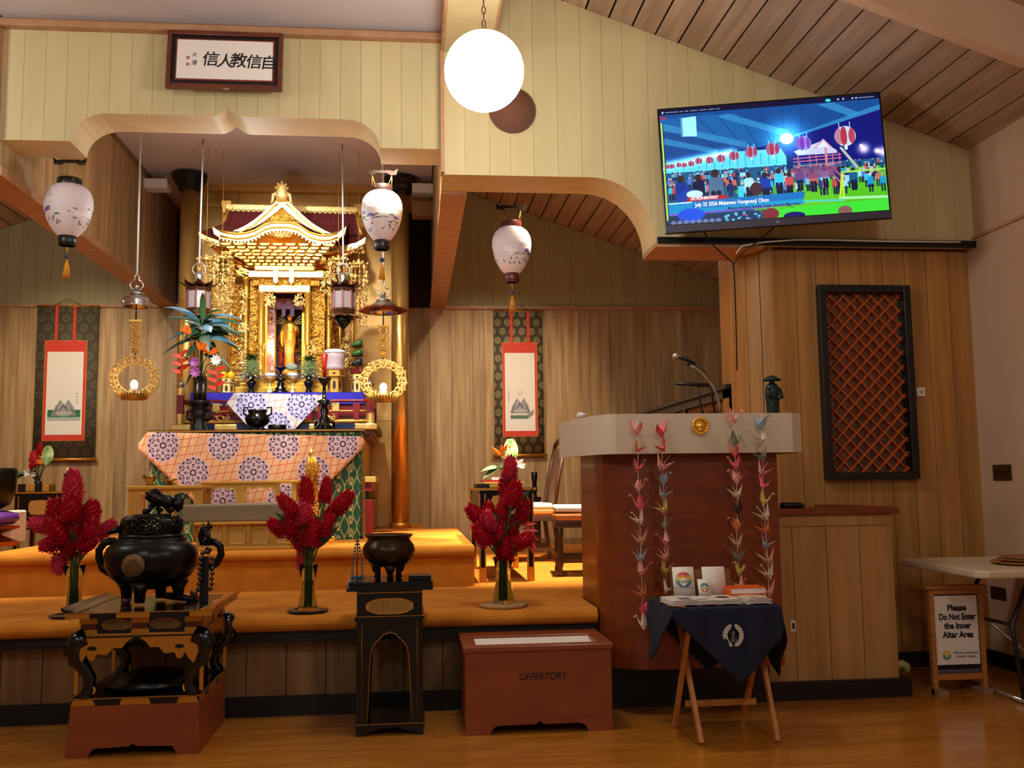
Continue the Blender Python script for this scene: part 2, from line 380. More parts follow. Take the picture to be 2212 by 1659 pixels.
# ---------------- left (altar) header with ogee arch
XL0, XL1 = -2.62, .2
def archL(x):
    c = -1.2; zlo, zf = 3.47, 3.66; d = abs(x-c)
    if d > .985: return zlo
    if d > .76: t = (d-.76)/.225; return zlo+(zf-zlo)*math.sqrt(max(0, 1-t*t))
    if d < .1: t = 1-d/.1; return zf+.055*t**1.8
    return zf
bp = sorted(set([XL0, XL1]+[-1.2+s*d for s in (-1, 1) for d in (.985, .9849, .98, .965, .94, .9, .86, .81, .76, .1, .08, .06, .04, .02, .01, 0)]))
pts = [(x, archL(x)) for x in bp]+[(XL1, 4.235), (XL0, 4.235)]
hl = struct(MB().pr(pts, YH+.1, YH+.42).build('wall_header_left', 'cream_paint'))
hb = sorted(set([round(v, 4) for v in bp]))
segs = []
for a, b in widths(XL0, XL1, .137):
    segs.append((a, b))
def arch_planks(parent, segs, fn, top, brk, Y, m, t=.012):
    for a, b in segs:
        xs = sorted([a+.0009, b-.0009]+[q for q in brk if a+.002 < q < b-.002])
        tp = [(x, top(x)) for x in ([xs[-1], (a+b)/2, xs[0]])]
        mb = MB(local=True).pr([(x-a, fn(x)) for x in xs]+[(x-a, z) for x, z in tp], 0, -t)
        o = mb.build('plank', m, parent); o.location = Vector((a, Y, 0))-WL[parent]
arch_planks(hl, segs, archL, lambda x: 4.23, bp, YH+.1, 'cream_paint')
struct(MB().b(XL0, XL1, YH+.02, YH+.1, 4.205, 4.25).build('trim_4', 'trim_wood', bevel=.004))
struct(MB().b(XL0-.02, XL1, YH+.06, YH+.2, 4.245, 4.275).build('trim_5', 'trim_wood', bevel=.004))
# flat ceiling in front of and behind that header
struct(MB().b(-2.62, .2, 3.0, YH+.12, 4.275, 4.33).build('ceiling_flat_front', 'pale_ceiling'))
struct(MB().b(-2.62, .2, YH+.3, YR+.02, 4.36, 4.42).build('ceiling_altar_bay', 'pale_ceiling'))
# ---------------- right header with quarter arch
XR0, XR1 = .2, 3.87
def archR(x):
    if x < 1.16: return 3.265
    if x < 1.61:
        t = (x-1.16)/.45; return 2.83+.435*(1-t**2.3)**(1/1.9)
    return 2.83
br = [XR0, 1.0, 1.16]+[1.16+.45*q for q in (.12, .25, .37, .5, .6, .7, .78, .85, .9, .94, .97, .99, .998)]+[1.61, 1.6101, XR1]
pts = [(x, archR(x)) for x in br]+[(XR1, roof(XR1)), (XR0, roof(XR0))]
hr = struct(MB().pr(pts, YH, YH+.36).build('wall_header_right', 'cream_paint'))
arch_planks(hr, widths(XR0, XR1, .152, .012), archR, lambda x: roof(x)-.002, br, YH, 'cream_paint')
struct(MB().b(1.62, 3.85, YH-.04, YH-.012, 2.815, 2.86).build('trim_6', 'black_base'))
struct(MB().b(1.61, 2.35, YH-.03, YH+.36, 2.795, 2.83).build('trim_7', 'trim_wood'))
struct(MB().b(XR0-.012, XR0+.012, YH-.05, YH+.05, 3.27, 4.1).build('trim_8', 'trim_wood'))
# beams that run back from the headers (altar bay sides)
br_ = struct(MB().b(.21, .37, YH+.36, YR, 3.28, 4.42).build('wall_bay_right', 'cedar'))
struct(MB().b(.2, .38, YH+.36, YR, 3.25, 3.28).build('trim_9', 'trim_wood'))
bl = struct(MB().b(-2.79, -2.64, YH+.1, YR, 3.28, 5.0).build('wall_bay_left', 'dark_gap'))
plank_set(bl, [(a, b, 3.3, 4.36) for a, b in widths(YH+.12, YR-.02, .2, .03)], 'cedar', .02, 'X', -2.64, .003, sgn=1)
struct(MB().b(-2.8, -2.6, YH+.1, YR, 3.24, 3.3).build('trim_10', 'trim_wood'))
struct(MB().b(-2.64, -2.6, YH+.1, YR, 4.325, 4.36).build('trim_11', 'kick_wood'))
struct(MB().b(-2.72, -2.62, YH+.02, YH+.1, 3.47, 4.25).build('trim_12', 'trim_wood'))
# box beam toward the nave
bb = struct(MB().b(.215, .52, 2.6, YH, 4.1, 4.66).build('trim_13', 'cream_paint'))
struct(MB().b(.195, .215, 2.6, YH, 4.09, 4.7).build('trim_14', 'trim_wood'))
struct(MB().b(.52, .535, 2.6, YH, 4.09, 4.66).build('trim_15', 'trim_wood'))
# ---------------- sloping plank ceilings
cb = struct(MB().add([(.2, -3, roof(.2)+.05), (3.95, -3, roof(3.95)+.05), (3.95, YR+.1, roof(3.95)+.05), (.2, YR+.1, roof(.2)+.05),
     (.2, -3, roof(.2)+.1), (3.95, -3, roof(3.95)+.1), (3.95, YR+.1, roof(3.95)+.1), (.2, YR+.1, roof(.2)+.1)],
     [(0, 1, 2, 3), (7, 6, 5, 4), (0, 4, 5, 1), (1, 5, 6, 2), (2, 6, 7, 3), (3, 7, 4, 0)]).build('ceiling_right', 'dark_gap'))
def ceil_planks(parent, a0, a1, y0, y1, w_):
    me = None; ang = None
    for a, b in widths(a0, a1, w_):
        za, zb = roof(a+.006), roof(b-.006); l = math.hypot(b-a-.012, zb-za)
        if me is None:
            mb = MB(local=True).b(0, l, 0, y1-y0, 0, .045); o = mb.build('plank', 'ceiling_plank_wood', parent); me = o.data
        else: o = bpy.data.objects.new('plank', me); COL.objects.link(o); o.parent = parent
        o.location = Vector((a+.006, y0, za))-WL[parent]; o.rotation_euler = (0, -math.atan2(zb-za, b-a-.012), 0)
ceil_planks(cb, .38, 3.87, -2.9, YR, .158)
cl = struct(MB().add([(-5.3, YH, roof(-5.3)+.05), (-2.7, YH, roof(-2.7)+.05), (-2.7, YR+.1, roof(-2.7)+.05), (-5.3, YR+.1, roof(-5.3)+.05),
     (-5.3, YH, roof(-5.3)+.1), (-2.7, YH, roof(-2.7)+.1), (-2.7, YR+.1, roof(-2.7)+.1), (-5.3, YR+.1, roof(-5.3)+.1)],
     [(0, 1, 2, 3), (7, 6, 5, 4), (0, 4, 5, 1), (1, 5, 6, 2), (2, 6, 7, 3), (3, 7, 4, 0)]).build('ceiling_left', 'dark_gap'))
ceil_planks(cl, -5.2, -2.8, YH, YR, .158)
# rafters following the slope
def rafter(n_, y0, y1, h, x0=.53, x1=3.87, m='cream_paint'):
    struct(MB().pr([(x0, roof(x0)-h), (x1, roof(x1)-h), (x1, roof(x1)), (x0, roof(x0))], y0, y1).build(n_, m))
mat('rafter_paint', (206, 172, 140), .6, var=.05, vscale=3)
rafter('trim_16', 4.62, 4.70, .3, m='rafter_paint')
rafter('trim_17', 8.6, 8.75, .2, .39, 3.85, 'rafter_paint')
# ---------------- right side wall with its rail line
sw = struct(MB().b(3.85, 3.97, -3.2, 11.1, 0, 3.55).build('wall_right', 'wall_plaster'))
struct(MB().b(3.835, 3.85, 3.0, YH, 2.875, 2.895).build('trim_18', 'trim_wood'))
struct(MB().b(3.83, 3.85, 2.5, 6.3, 0, .1).build('baseboard_right', 'black_base'))
struct(MB().b(-5.32, -5.2, -3.2, YR, 0, 4.2).build('wall_left', 'cedar'))
# ---------------- panelled wall with the lattice window, rounded left corner
WX0, WX1, WZ0, WZ1 = 2.745, 3.385, 1.245, 2.555
pw = struct(MB().b(2.45, WX0, 6.33, 6.37, 0, 2.83).b(WX1, 3.85, 6.33, 6.37, 0, 2.83).b(WX0, WX1, 6.33, 6.37, 0, WZ0).b(WX0, WX1, 6.33, 6.37, WZ1, 2.83).build('wall_panelled', 'dark_gap'))
segs = []
for a, b in [(2.44, 2.6), (2.6, 2.745), (2.745, 2.91), (2.91, 3.07), (3.07, 3.225), (3.225, 3.385), (3.385, 3.54), (3.54, 3.7), (3.7, 3.85)]:
    if b <= WX0+.001 or a >= WX1-.001: segs.append((a, b, .1, 2.815))
    else: segs += [(a, b, .1, WZ0), (a, b, WZ1, 2.815)]
plank_set(pw, segs, 'cedar_orange', .03, 'Y', 6.33, .004)
# corner boards, turned through a quarter circle
for k in range(3):
    a0, a1 = 180+30*k, 210+30*k-1.5
    pa = [(2.46+.2*math.cos(math.radians(a0+(a1-a0)*i/4)), 6.5+.2*math.sin(math.radians(a0+(a1-a0)*i/4))) for i in range(5)]
    pb = [(2.46+.17*math.cos(math.radians(a1-(a1-a0)*i/4)), 6.5+.17*math.sin(math.radians(a1-(a1-a0)*i/4))) for i in range(5)]
    MB().pr(pa+pb, .1, 2.83, 'Z').build('plank', 'cedar_orange', pw)
MB().b(2.26, 2.29, 6.5, 6.9, .1, 3.0).build('plank', 'cedar_orange', pw)
struct(MB().b(2.3, 3.84, 6.29, 6.33, 0, .1).build('baseboard_panelled', 'black_base'))
# ---------------- lattice window
wn = struct(MB().b(WX0-.005, WX0+.045, 6.24, 6.34, WZ0-.005, WZ1+.005).b(WX1-.045, WX1+.005, 6.24, 6.34, WZ0-.005, WZ1+.005)
            .b(WX0+.045, WX1-.045, 6.24, 6.34, WZ0-.005, WZ0+.045).b(WX0+.045, WX1-.045, 6.24, 6.34, WZ1-.045, WZ1+.005).build('window_1', 'black_satin', bevel=.004))
mat('lattice_wood', (190, 86, 26), .5, var=.12, vscale=8)
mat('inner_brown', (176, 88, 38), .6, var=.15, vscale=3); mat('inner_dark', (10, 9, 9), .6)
ax0, ax1, az0, az1 = WX0+.028, WX1-.028, WZ0+.028, WZ1-.028
# diagonal laths clipped to the opening, two crossing layers
def laths(sg, y, c):
    W_, H_ = ax1-ax0, az1-az0; step = .0985
    k = -H_ if sg > 0 else 0.0
    t = -H_ if sg > 0 else 0.0
    end = W_ if sg > 0 else W_+H_
    while t < end:
        p = []
        if sg > 0: s0, s1 = max(0, -t), min(H_, W_-t); p = [(ax0+t+s0, az0+s0), (ax0+t+s1, az0+s1)]
        else: s0, s1 = max(0, t-W_), min(H_, t); p = [(ax0+t-s0, az0+s0), (ax0+t-s1, az0+s1)]
        if s1-s0 > .02: MB().bar((p[0][0], y, p[0][1]), (p[1][0], y, p[1][1]), .008, .042, up=(0, 1, 0)).build('lath', c, wn)
        t += step
laths(1, 6.311, 'lattice_wood'); laths(-1, 6.316, 'lattice_wood')
# space behind the lattice
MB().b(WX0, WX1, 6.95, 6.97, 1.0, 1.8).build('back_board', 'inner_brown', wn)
MB().b(WX0, WX1, 6.345, 6.355, 1.74, 2.8).build('reflection_board', 'inner_brown', wn)  # brown board added in place of the room's reflection in the glass
MB().b(WX0-.02, WX0, 6.37, 6.97, 1.0, 2.8).b(WX1, WX1+.02, 6.37, 6.97, 1.0, 2.8).b(WX0, WX1, 6.37, 6.97, 2.8, 2.82).build('side_board', 'inner_brown', wn)
MB().b(WX0, WX1, 6.6, 6.94, 1.0, 1.62).build('inner_dark_block', 'inner_dark', wn, bevel=.01)  # black block added so the lower holes show the darkness beyond
MB().b(WX0+.0, WX0+.1, 6.55, 6.6, 1.3, 1.74).b(WX0+.25, WX0+.275, 6.55, 6.6, 1.3, 1.74).build('paper_strip', 'white_paper', wn)
mat('window_pane_glass', (226, 180, 150), .05, trans=.9, ior=1.45)
MB().b(ax0, ax1, 6.328, 6.332, az0, az1).build('pane', 'window_pane_glass', wn)
# ---------------- side counter (half wall) at the pulpit
cw = struct(MB().b(2.02, 2.79, 5.53, 5.62, 0, 1.04).b(2.7, 2.79, 5.62, 6.3, 0, 1.04).build('wall_counter', 'counter_wood'))
plank_set(cw, [(2.02, 2.19, .1, .975), (2.19, 2.395, .1, .975), (2.395, 2.595, .1, .975), (2.595, 2.8, .1, .975)], 'counter_wood', .015, 'Y', 5.53, .004)
struct(MB().b(2.02, 2.8, 5.505, 5.53, .977, 1.04).build('trim_19', 'counter_wood'))
struct(MB().b(2.02, 2.835, 5.48, 5.66, 1.04, 1.08).b(2.66, 2.835, 5.66, 6.3, 1.04, 1.08).build('trim_20', 'mahogany', bevel=.006))
struct(MB().b(2.02, 2.85, 5.47, 5.515, 0, .1).b(2.79, 2.85, 5.515, 6.3, 0, .1).build('baseboard_counter', 'black_base'))
# low rail with expanded lattice that runs back in the right bay
rl = thing('lattice_rail', 'black framed low rail with brown diamond lattice running back behind the lectern', 'railing', (2.3, 6.6, ZB))
MB().b(2.22, 2.36, 6.7, 10.4, 1.9, 1.93).build('cap', 'black_satin', rl, bevel=.004)
MB().b(2.26, 2.32, 6.7, 10.4, 1.84, 1.9).b(2.26, 2.32, 6.7, 10.4, ZB, ZB+.06).build('rail_bar', 'black_satin', rl)
for yy in (6.7, 7.9, 9.1, 10.34): MB().b(2.26, 2.32, yy, yy+.06, ZB+.06, 1.84).build('post', 'black_satin', rl)
mat('brown_mesh', (150, 88, 44), .5); mat('brown_back', (116, 60, 30), .7)
g = MB()
z = -3.6
while z < 3.7:
    for sg in (1, -1):
        # line: zz = 1.2 + z + sg*(yy-8.5)*1.9 inside y 6.76..10.34, zz .65..1.84
        ys = sorted([8.5+sg*((.65-1.2-z)/1.9), 8.5+sg*((1.84-1.2-z)/1.9)]); y0, y1 = max(ys[0], 6.76), min(ys[1], 10.34)
        if y1-y0 > .03: g.bar((2.285, y0, 1.2+z+sg*(y0-8.5)*1.9), (2.285, y1, 1.2+z+sg*(y1-8.5)*1.9), .009, .012)
    z += .16
o = g.build('lattice', 'brown_mesh', rl); o['kind'] = 'stuff'
MB().b(2.3, 2.31, 6.76, 10.34, ZB+.06, 1.84).build('back_panel', 'brown_back', rl)
# round ventilation grille in the right header
gp = P(1106, 239, YH-.02)
gr = thing('round_speaker_grille', 'round brown mesh speaker grille set in the cream wall behind the globe', 'speaker grille', gp)
mat('grille_brown', (130, 84, 62), .6, bump=.8, bscale=300)
R3 = Matrix.Rotation(PI/2, 3, 'X')
MB().lathe([(.0, .0), (.152, .0), (.152, .006), (0, .006)], gp+Vector((0, -.006, 0)), 48, M=R3).build('mesh_disc', 'grille_brown', gr)
MB().tube([gp+Vector((.153*math.cos(a), -.012, .153*math.sin(a))) for a in [2*PI*k/48 for k in range(48)]], .004, 6, closed=True).build('rim', 'grille_brown', gr)
# gold pillars, gold panel, white lintels
for xx, nm in ((395, 'left'), (865, 'right')):
    c = P(xx, 1139, 9.7); c.z = ZU
    t = thing('gold_pillar', f'tall gold-leaf round pillar with black capital to the {nm} of the golden altar', 'pillar', c, 'gold pillars framing the altar')
    MB().lathe([(.088, 0), (.088, 3.35)], c, 32).build('shaft', 'pillar_gold', t)
    MB().lathe([(.095, 3.35), (.12, 3.37), (.12, 3.4), (.15, 3.43), (.15, 3.46), (.175, 3.48), (.175, 3.52), (0, 3.52)], c, 12, sm=False).build('capital', 'black_satin', t)
    MB().lathe([(.105, 0), (.105, .05), (.09, .06)], c, 24).build('base_ring', 'gold_fitting', t)
gpn = struct(MB().b(-2.3, -.05, 10.1, 10.14, ZU, 4.3).build('wall_gold_panel', 'gold_leaf'))
for a, b in widths(-2.3, -.05, .45):
    for z0, z1 in ((ZU, 1.9), (1.9, 3.0), (3.0, 4.1)): MB().b(a+.003, b-.003, 10.09, 10.1, z0+.003, z1-.003).build('panel', 'gold_leaf', gpn)
struct(MB().b(-2.28, -.07, 10.04, 10.1, 4.12, 4.17).b(-2.28, -.07, 10.0, 10.1, 4.28, 4.36).build('trim_21', 'gold_leaf'))
mat('white_paint', (226, 220, 214), .5)
struct(MB().b(-2.63, -2.4, 9.62, 9.78, 4.18, 4.26).b(-2.65, -2.4, 9.6, 9.8, 4.25, 4.27).build('trim_22', 'white_paint'))
struct(MB().b(.0, .21, 9.62, 9.78, 4.18, 4.26).b(.0, .21, 9.6, 9.8, 4.25, 4.27).build('trim_23', 'white_paint'))
struct(MB().b(.0, .21, 9.65, 9.8, 3.95, 4.1).build('trim_24', 'kick_wood'))
# ================================================================== GLOBE LAMPS
mat('globe_glow', (255, 240, 214), .4, emit=(255, 251, 243), estr=GLOBE_E)
def globe(c, label, r=.202, top=None, full=True):
    c = Vector(c); t = thing('globe_pendant_lamp', label, 'lamp', c+Vector((0, 0, r)), 'round pendant lamps of the hall')
    MB().ball(c, r, 40, 24).build('globe', 'globe_glow', t)
    MB().lathe([(.03, r-.01), (.03, r+.015), (.012, r+.03), (0, r+.03)], c, 16).build('cap', 'brass_old', t)
    z = r+.03; top = top if top is not None else roof(c.x)-.01
    zt = top-c.z; k = 0; link = None
    while z < zt and (full or k < 3):
        pts = [Vector((.009*math.cos(a), 0, .022*math.sin(a))) for a in [2*PI*i/10 for i in range(10)]]
        if link is None: link = MB(local=True).tube(pts, .0028, 5, closed=True).build('chain_link', 'bronze', t); o = link
        else: o = bpy.data.objects.new('chain_link', link.data); COL.objects.link(o); o.parent = t
        o.location = Vector((0, 0, z+.02-r)); o.rotation_euler = (0, 0, (k % 2)*PI/2); z += .037; k += 1
    MB().b(c.x-.02, c.x+.02, c.y-.02, c.y+.02, top-.02, top).build('ceiling_hook', 'bronze', t)
globe(P(1046, 154, 4.75), 'bright white glass globe lamp hanging on a chain before the cream wall')
for gx, gy, lb in ((-3.5, 4.75, 'added left of the frame to light the left header'), (-2.2, 1.2, 'above left behind the viewer'), (1.6, 1.0, 'above right behind the viewer'), (-.3, -1.5, 'farthest back in the hall')):  # the first globe is added, out of view, to brighten the left header
    globe((gx, gy, 3.4), 'white glass globe lamp of the hall, '+lb, full=False)
# ================================================================== FRAMED CALLIGRAPHY
def frame_sign():
    Y = YH-.03
    a, b, c, d = P(362, 57, Y-.06), P(612, 65, Y-.06), P(610, 205, Y+.08), P(360, 198, Y+.08)
    o = (a+b+c+d)/4; X = ((b-a)+(c-d))/2; W_ = X.length; U_ = ((a-d)+(b-c))/2; H_ = U_.length
    t = thing('framed_calligraphy', 'brown wooden frame holding white paper with five black brushed characters', 'picture', (o.x, o.y, o.z))
    t.rotation_euler = (-.11, 0, 0)
    def L(x0, x1, z0, z1, y0, y1, nm, m, bev=.002): return MB(local=True).b(x0, x1, y0, y1, z0, z1).build(nm, m, t, bevel=bev)
    mat('frame_brown', (110, 52, 26), .35, c2=(84, 36, 18), stretch=(2, 2, 8), vscale=3, coat=.2)
    mat('fillet_red', (120, 46, 30), .4)
    w2, h2 = W_/2, H_/2; f = .028
    for nm, x0, x1, z0, z1 in (('frame_side', -w2, -w2+f, -h2, h2), ('frame_side', w2-f, w2, -h2, h2), ('frame_side', -w2+f, w2-f, h2-f, h2), ('frame_side', -w2+f, w2-f, -h2, -h2+f)):
        L(x0, x1, z0, z1, -.02, .02, nm, 'frame_brown')
    g = f+.026
    L(-w2+f, w2-f, -h2+f, h2-f, -.006, .015, 'black_mount', 'black_satin')
    L(-w2+g, w2-g, -h2+g, h2-g, -.012, .0, 'red_fillet', 'fillet_red')
    g += .010
    L(-w2+g, w2-g, -h2+g, h2-g, -.0135, -.005, 'paper', 'white_paper', 0)
    mat('ink', (20, 15, 18), .6); mat('seal_red', (196, 110, 100), .7)
    px = W_/250
    for s, x, z, h in (('自', 92, 0, 36), ('信', 60, 1, 36), ('教', 25, 3, 38), ('人', -4, 1, 36), ('信', -36, 5, 37)):
        q = text('brushed_character', s, 'ink', t, (0, 0, 0), h*px, .0005, bold=.0012, shear=.12); q.location = (x*px*.98+.01, -.0145, (z-6)*px)
    for s, x, z, h in (('大', -66, 10, 12), ('澤', -66, -10, 13)):
        q = text('small_signature_character', s, 'ink', t, (0, 0, 0), h*px, .0005, shear=.12); q.location = (x*px, -.0145, z*px)
    for z in (3, -13): L(-83*px, -76*px, z*px-.011, z*px+.011, -.0145, -.013, 'red_seal', 'seal_red', 0)
    L(104*px, 106*px, 14*px, 20*px, -.0145, -.013, 'red_seal', 'seal_red', 0)
frame_sign()
# ================================================================== TELEVISION
def tv_image():
    W_, H_ = 960, 540; I = Img(W_, H_, (12, 20, 84)); rnd = random.Random(5)
    ty = lambda x: 0
    # roof beams of the pavilion, blue
    I.poly([(0, 0), (960, 0), (960, 70), (560, 190), (0, 270)], (20, 74, 130))
    I.poly([(0, 40), (330, 40), (560, 180), (380, 215), (0, 90)], (28, 96, 150))
    for a in range(9):
        I.line(60+a*95, 35, 240+a*60, 205, 2, (10, 40, 80)); 
    for p in (((0, 60), (370, 178), (370, 205), (0, 95)), ((300, 40), (560, 140), (560, 172), (250, 50)), ((0, 130), (250, 205), (240, 225), (0, 160)), ((690, 30), (760, 24), (880, 88), (830, 96)), ((560, 170), (960, 50), (960, 78), (500, 215))):
        I.poly(p, (60, 140, 176), .8)
    I.poly([(420, 215), (960, 75), (960, 330), (420, 330)], (14, 22, 104))
    I.poly([(90, 45), (160, 40), (158, 135), (92, 132)], (190, 240, 240)); I.poly([(90, 45), (98, 45), (98, 132), (90, 130)], (90, 150, 170))
    # bright background tents
    I.poly([(0, 270), (250, 220), (520, 222), (560, 300), (0, 320)], (110, 220, 240))
    for x in range(20, 520, 34): I.rect(x, 236, x+4, 290, (60, 140, 170), .7)
    for k in range(14): I.glow(20+k*22, 262-k*3.2, 18, (190, 240, 255), .6)
    # grass and crowd
    I.rect(0, 300, 960, 540, (30, 90, 120)); I.poly([(560, 330), (960, 330), (960, 540), (420, 540)], (96, 190, 30)); I.poly([(300, 400), (700, 380), (760, 540), (420, 540)], (120, 200, 40), .7)
    cols = [(40, 150, 190), (120, 200, 220), (220, 70, 70), (30, 60, 120), (180, 220, 230), (70, 190, 200), (20, 40, 90), (230, 110, 90), (90, 120, 190)]
    for row in range(6):
        y = 300+row*14; s = 6+row*1.6
        for k in range(46-row*5):
            x = rnd.uniform(10, 950); c = rnd.choice(cols)
            I.poly([(x-s, y+s*3.6), (x-s*.9, y+s*.9), (x+s*.9, y+s*.9), (x+s, y+s*3.6)], c, .95); I.ell(x, y, s*.5, s*.62, rnd.choice([(200, 150, 130), (40, 26, 30), (220, 190, 170)]))
            I.line(x-s*.4, y+s*3.4, x-s*.4, y+s*5.6, s*.5, (16, 26, 60)); I.line(x+s*.4, y+s*3.4, x+s*.4, y+s*5.6, s*.5, (16, 26, 60))
    for x, y, s, c in ((75, 330, 26, (16, 50, 130)), (150, 330, 26, (14, 20, 60)), (225, 315, 30, (90, 110, 130)), (370, 335, 20, (200, 230, 230)), (440, 340, 22, (20, 60, 150)), (500, 325, 20, (70, 200, 230)), (545, 345, 18, (230, 80, 80)), (590, 330, 17, (30, 70, 130)), (648, 335, 18, (232, 96, 80)), (700, 330, 16, (180, 220, 210)), (760, 335, 16, (20, 40, 90)), (820, 345, 17, (20, 90, 120))):
        I.poly([(x-s*1.1, y+s*3.4), (x-s, y+s*.9), (x-s*.4, y+s*.5), (x+s*.4, y+s*.5), (x+s, y+s*.9), (x+s*1.1, y+s*3.4)], c); I.ell(x, y, s*.55, s*.65, (60, 36, 36)); I.line(x-s*.4, y+s*3, x-s*.3, y+s*5.2, s*.7, (18, 26, 50)); I.line(x+s*.4, y+s*3, x+s*.4, y+s*5.2, s*.7, (18, 26, 50))
    # red tower (stage) and its rails
    I.poly([(575, 240), (700, 200), (760, 250), (760, 262), (590, 260)], (230, 200, 210)); I.poly([(660, 235), (705, 190), (740, 232)], (250, 160, 160)); I.poly([(672, 232), (705, 200), (728, 231)], (255, 230, 225))
    for x in (590, 640, 668, 708, 740, 768): I.line(x, 262, x, 318, 5, (226, 90, 110))
    for y in (275, 290, 312): I.line(570, y, 775, y-6, 5, (236, 110, 130))
    I.line(712, 235, 712, 330, 9, (240, 130, 130)); I.line(705, 318, 765, 400, 9, (200, 90, 110)); I.line(725, 312, 782, 388, 6, (220, 110, 120))
    I.rect(540, 250, 566, 320, (14, 40, 90)); I.poly([(560, 320), (760, 316), (740, 370), (570, 372)], (150, 70, 110), .8)
    # lamps
    I.ell(548, 178, 30, 26, (230, 255, 255)); I.glow(548, 178, 70, (120, 230, 255), .8)
    for x, y, r in ((875, 250, 22), (930, 265, 12), (958, 272, 22), (865, 235, 6)): I.glow(x, y, r, (255, 190, 130), 1.2)
    # striped paper lanterns
    for x, y, r in ((22, 268, 11), (40, 268, 12), (70, 264, 12), (94, 266, 12), (124, 262, 14), (158, 252, 16), (206, 252, 17), (256, 248, 19), (314, 240, 22), (390, 228, 27), (484, 222, 30), (618, 205, 34), (800, 186, 46)):
        I.line(x-r*.5, y-r*1.35, x-r*.5, y-r*.9, 3, (230, 240, 250)); I.line(x+r*.5, y-r*1.4, x+r*.5, y-r*.9, 3, (230, 240, 250))
        base = (170, 160, 210) if r < 40 else (226, 214, 222)
        red = (206, 50, 62) if r != 34 else (150, 60, 170)
        I.ell(x, y, r, r*1.02, base); I.ell(x-r*.55, y, r*.42, r*.8, red, .55); I.ell(x-r*.12, y, r*.3, r*1.0, red); I.ell(x+r*.62, y, r*.3, r*.78, red, .9)
        I.line(x, y+r, x, y+r*1.25, max(2, r*.3), (250, 240, 230))
    I.line(778, 240, 838, 330, 12, (210, 190, 150))
    # foreground frames
    I.line(772, 352, 772, 470, 9, (214, 226, 60)); I.line(772, 352, 960, 350, 9, (180, 220, 90)); I.line(755, 470, 960, 478, 12, (190, 236, 150)); I.line(772, 356, 756, 470, 8, (230, 226, 50))
    I.line(500, 470, 770, 480, 11, (90, 210, 150)); I.line(500, 500, 760, 520, 8, (30, 150, 80)); I.line(505, 478, 560, 500, 4, (20, 100, 60))
    I.rect(320, 400, 345, 440, (60, 210, 220)); I.ell(400, 400, 26, 30, (80, 40, 50)); I.ell(110, 420, 60, 40, (20, 60, 150)); I.ell(130, 405, 36, 18, (230, 245, 255))
    # lower third banner
    I.poly([(100, 418), (262, 416), (280, 436), (90, 440)], (206, 30, 46)); I.poly([(0, 440), (600, 430), (600, 486), (0, 500)], (20, 150, 190), .92); I.poly([(130, 438), (610, 428), (600, 460), (110, 472)], (22, 110, 170), .9)
    I.poly([(0, 440), (120, 438), (110, 444), (0, 446)], (240, 245, 255)); I.poly([(0, 494), (600, 480), (500, 487), (0, 500)], (170, 60, 190))
    I.rect(0, 500, 960, 540, (16, 16, 50), .55); I.poly([(470, 500), (960, 486), (960, 540), (470, 540)], (70, 220, 50)); I.ell(455, 520, 34, 26, (150, 40, 50)); I.ell(555, 536, 46, 18, (14, 20, 90)); I.ell(772, 530, 30, 24, (150, 90, 80))
    for k in range(30): I.ell(rnd.uniform(250, 420), rnd.uniform(502, 538), 7, 5, rnd.choice([(90, 200, 210), (30, 50, 110), (150, 90, 120)]))
    I.ell(110, 500, 60, 30, (16, 80, 200)); 
    for k in range(8): I.ell(30+k*28, 532, 12, 10, (150, 140, 170), .8)
    # menu bar, scroll strip
    I.rect(0, 0, 960, 24, (14, 14, 46)); I.ell(740, 14, 12, 7, (60, 230, 190))
    for x0, x1 in ((26, 84), (92, 104), (114, 128), (138, 168), (178, 208), (218, 244), (252, 266), (872, 936)): I.line(x0, 13, x1, 13, 3.2, (210, 214, 240), .8)
    for x in (784, 806, 846, 862): I.ell(x, 13, 5, 4, (220, 224, 240), .9)
    I.ell(14, 13, 4, 5, (240, 240, 250)); I.rect(0, 34, 30, 44, (210, 40, 70)); I.rect(2, 62, 9, 520, (230, 226, 60)); I.rect(9, 62, 13, 520, (10, 30, 90))
    I.a *= np.array([.85, 1.0, 1.12]); return I.a
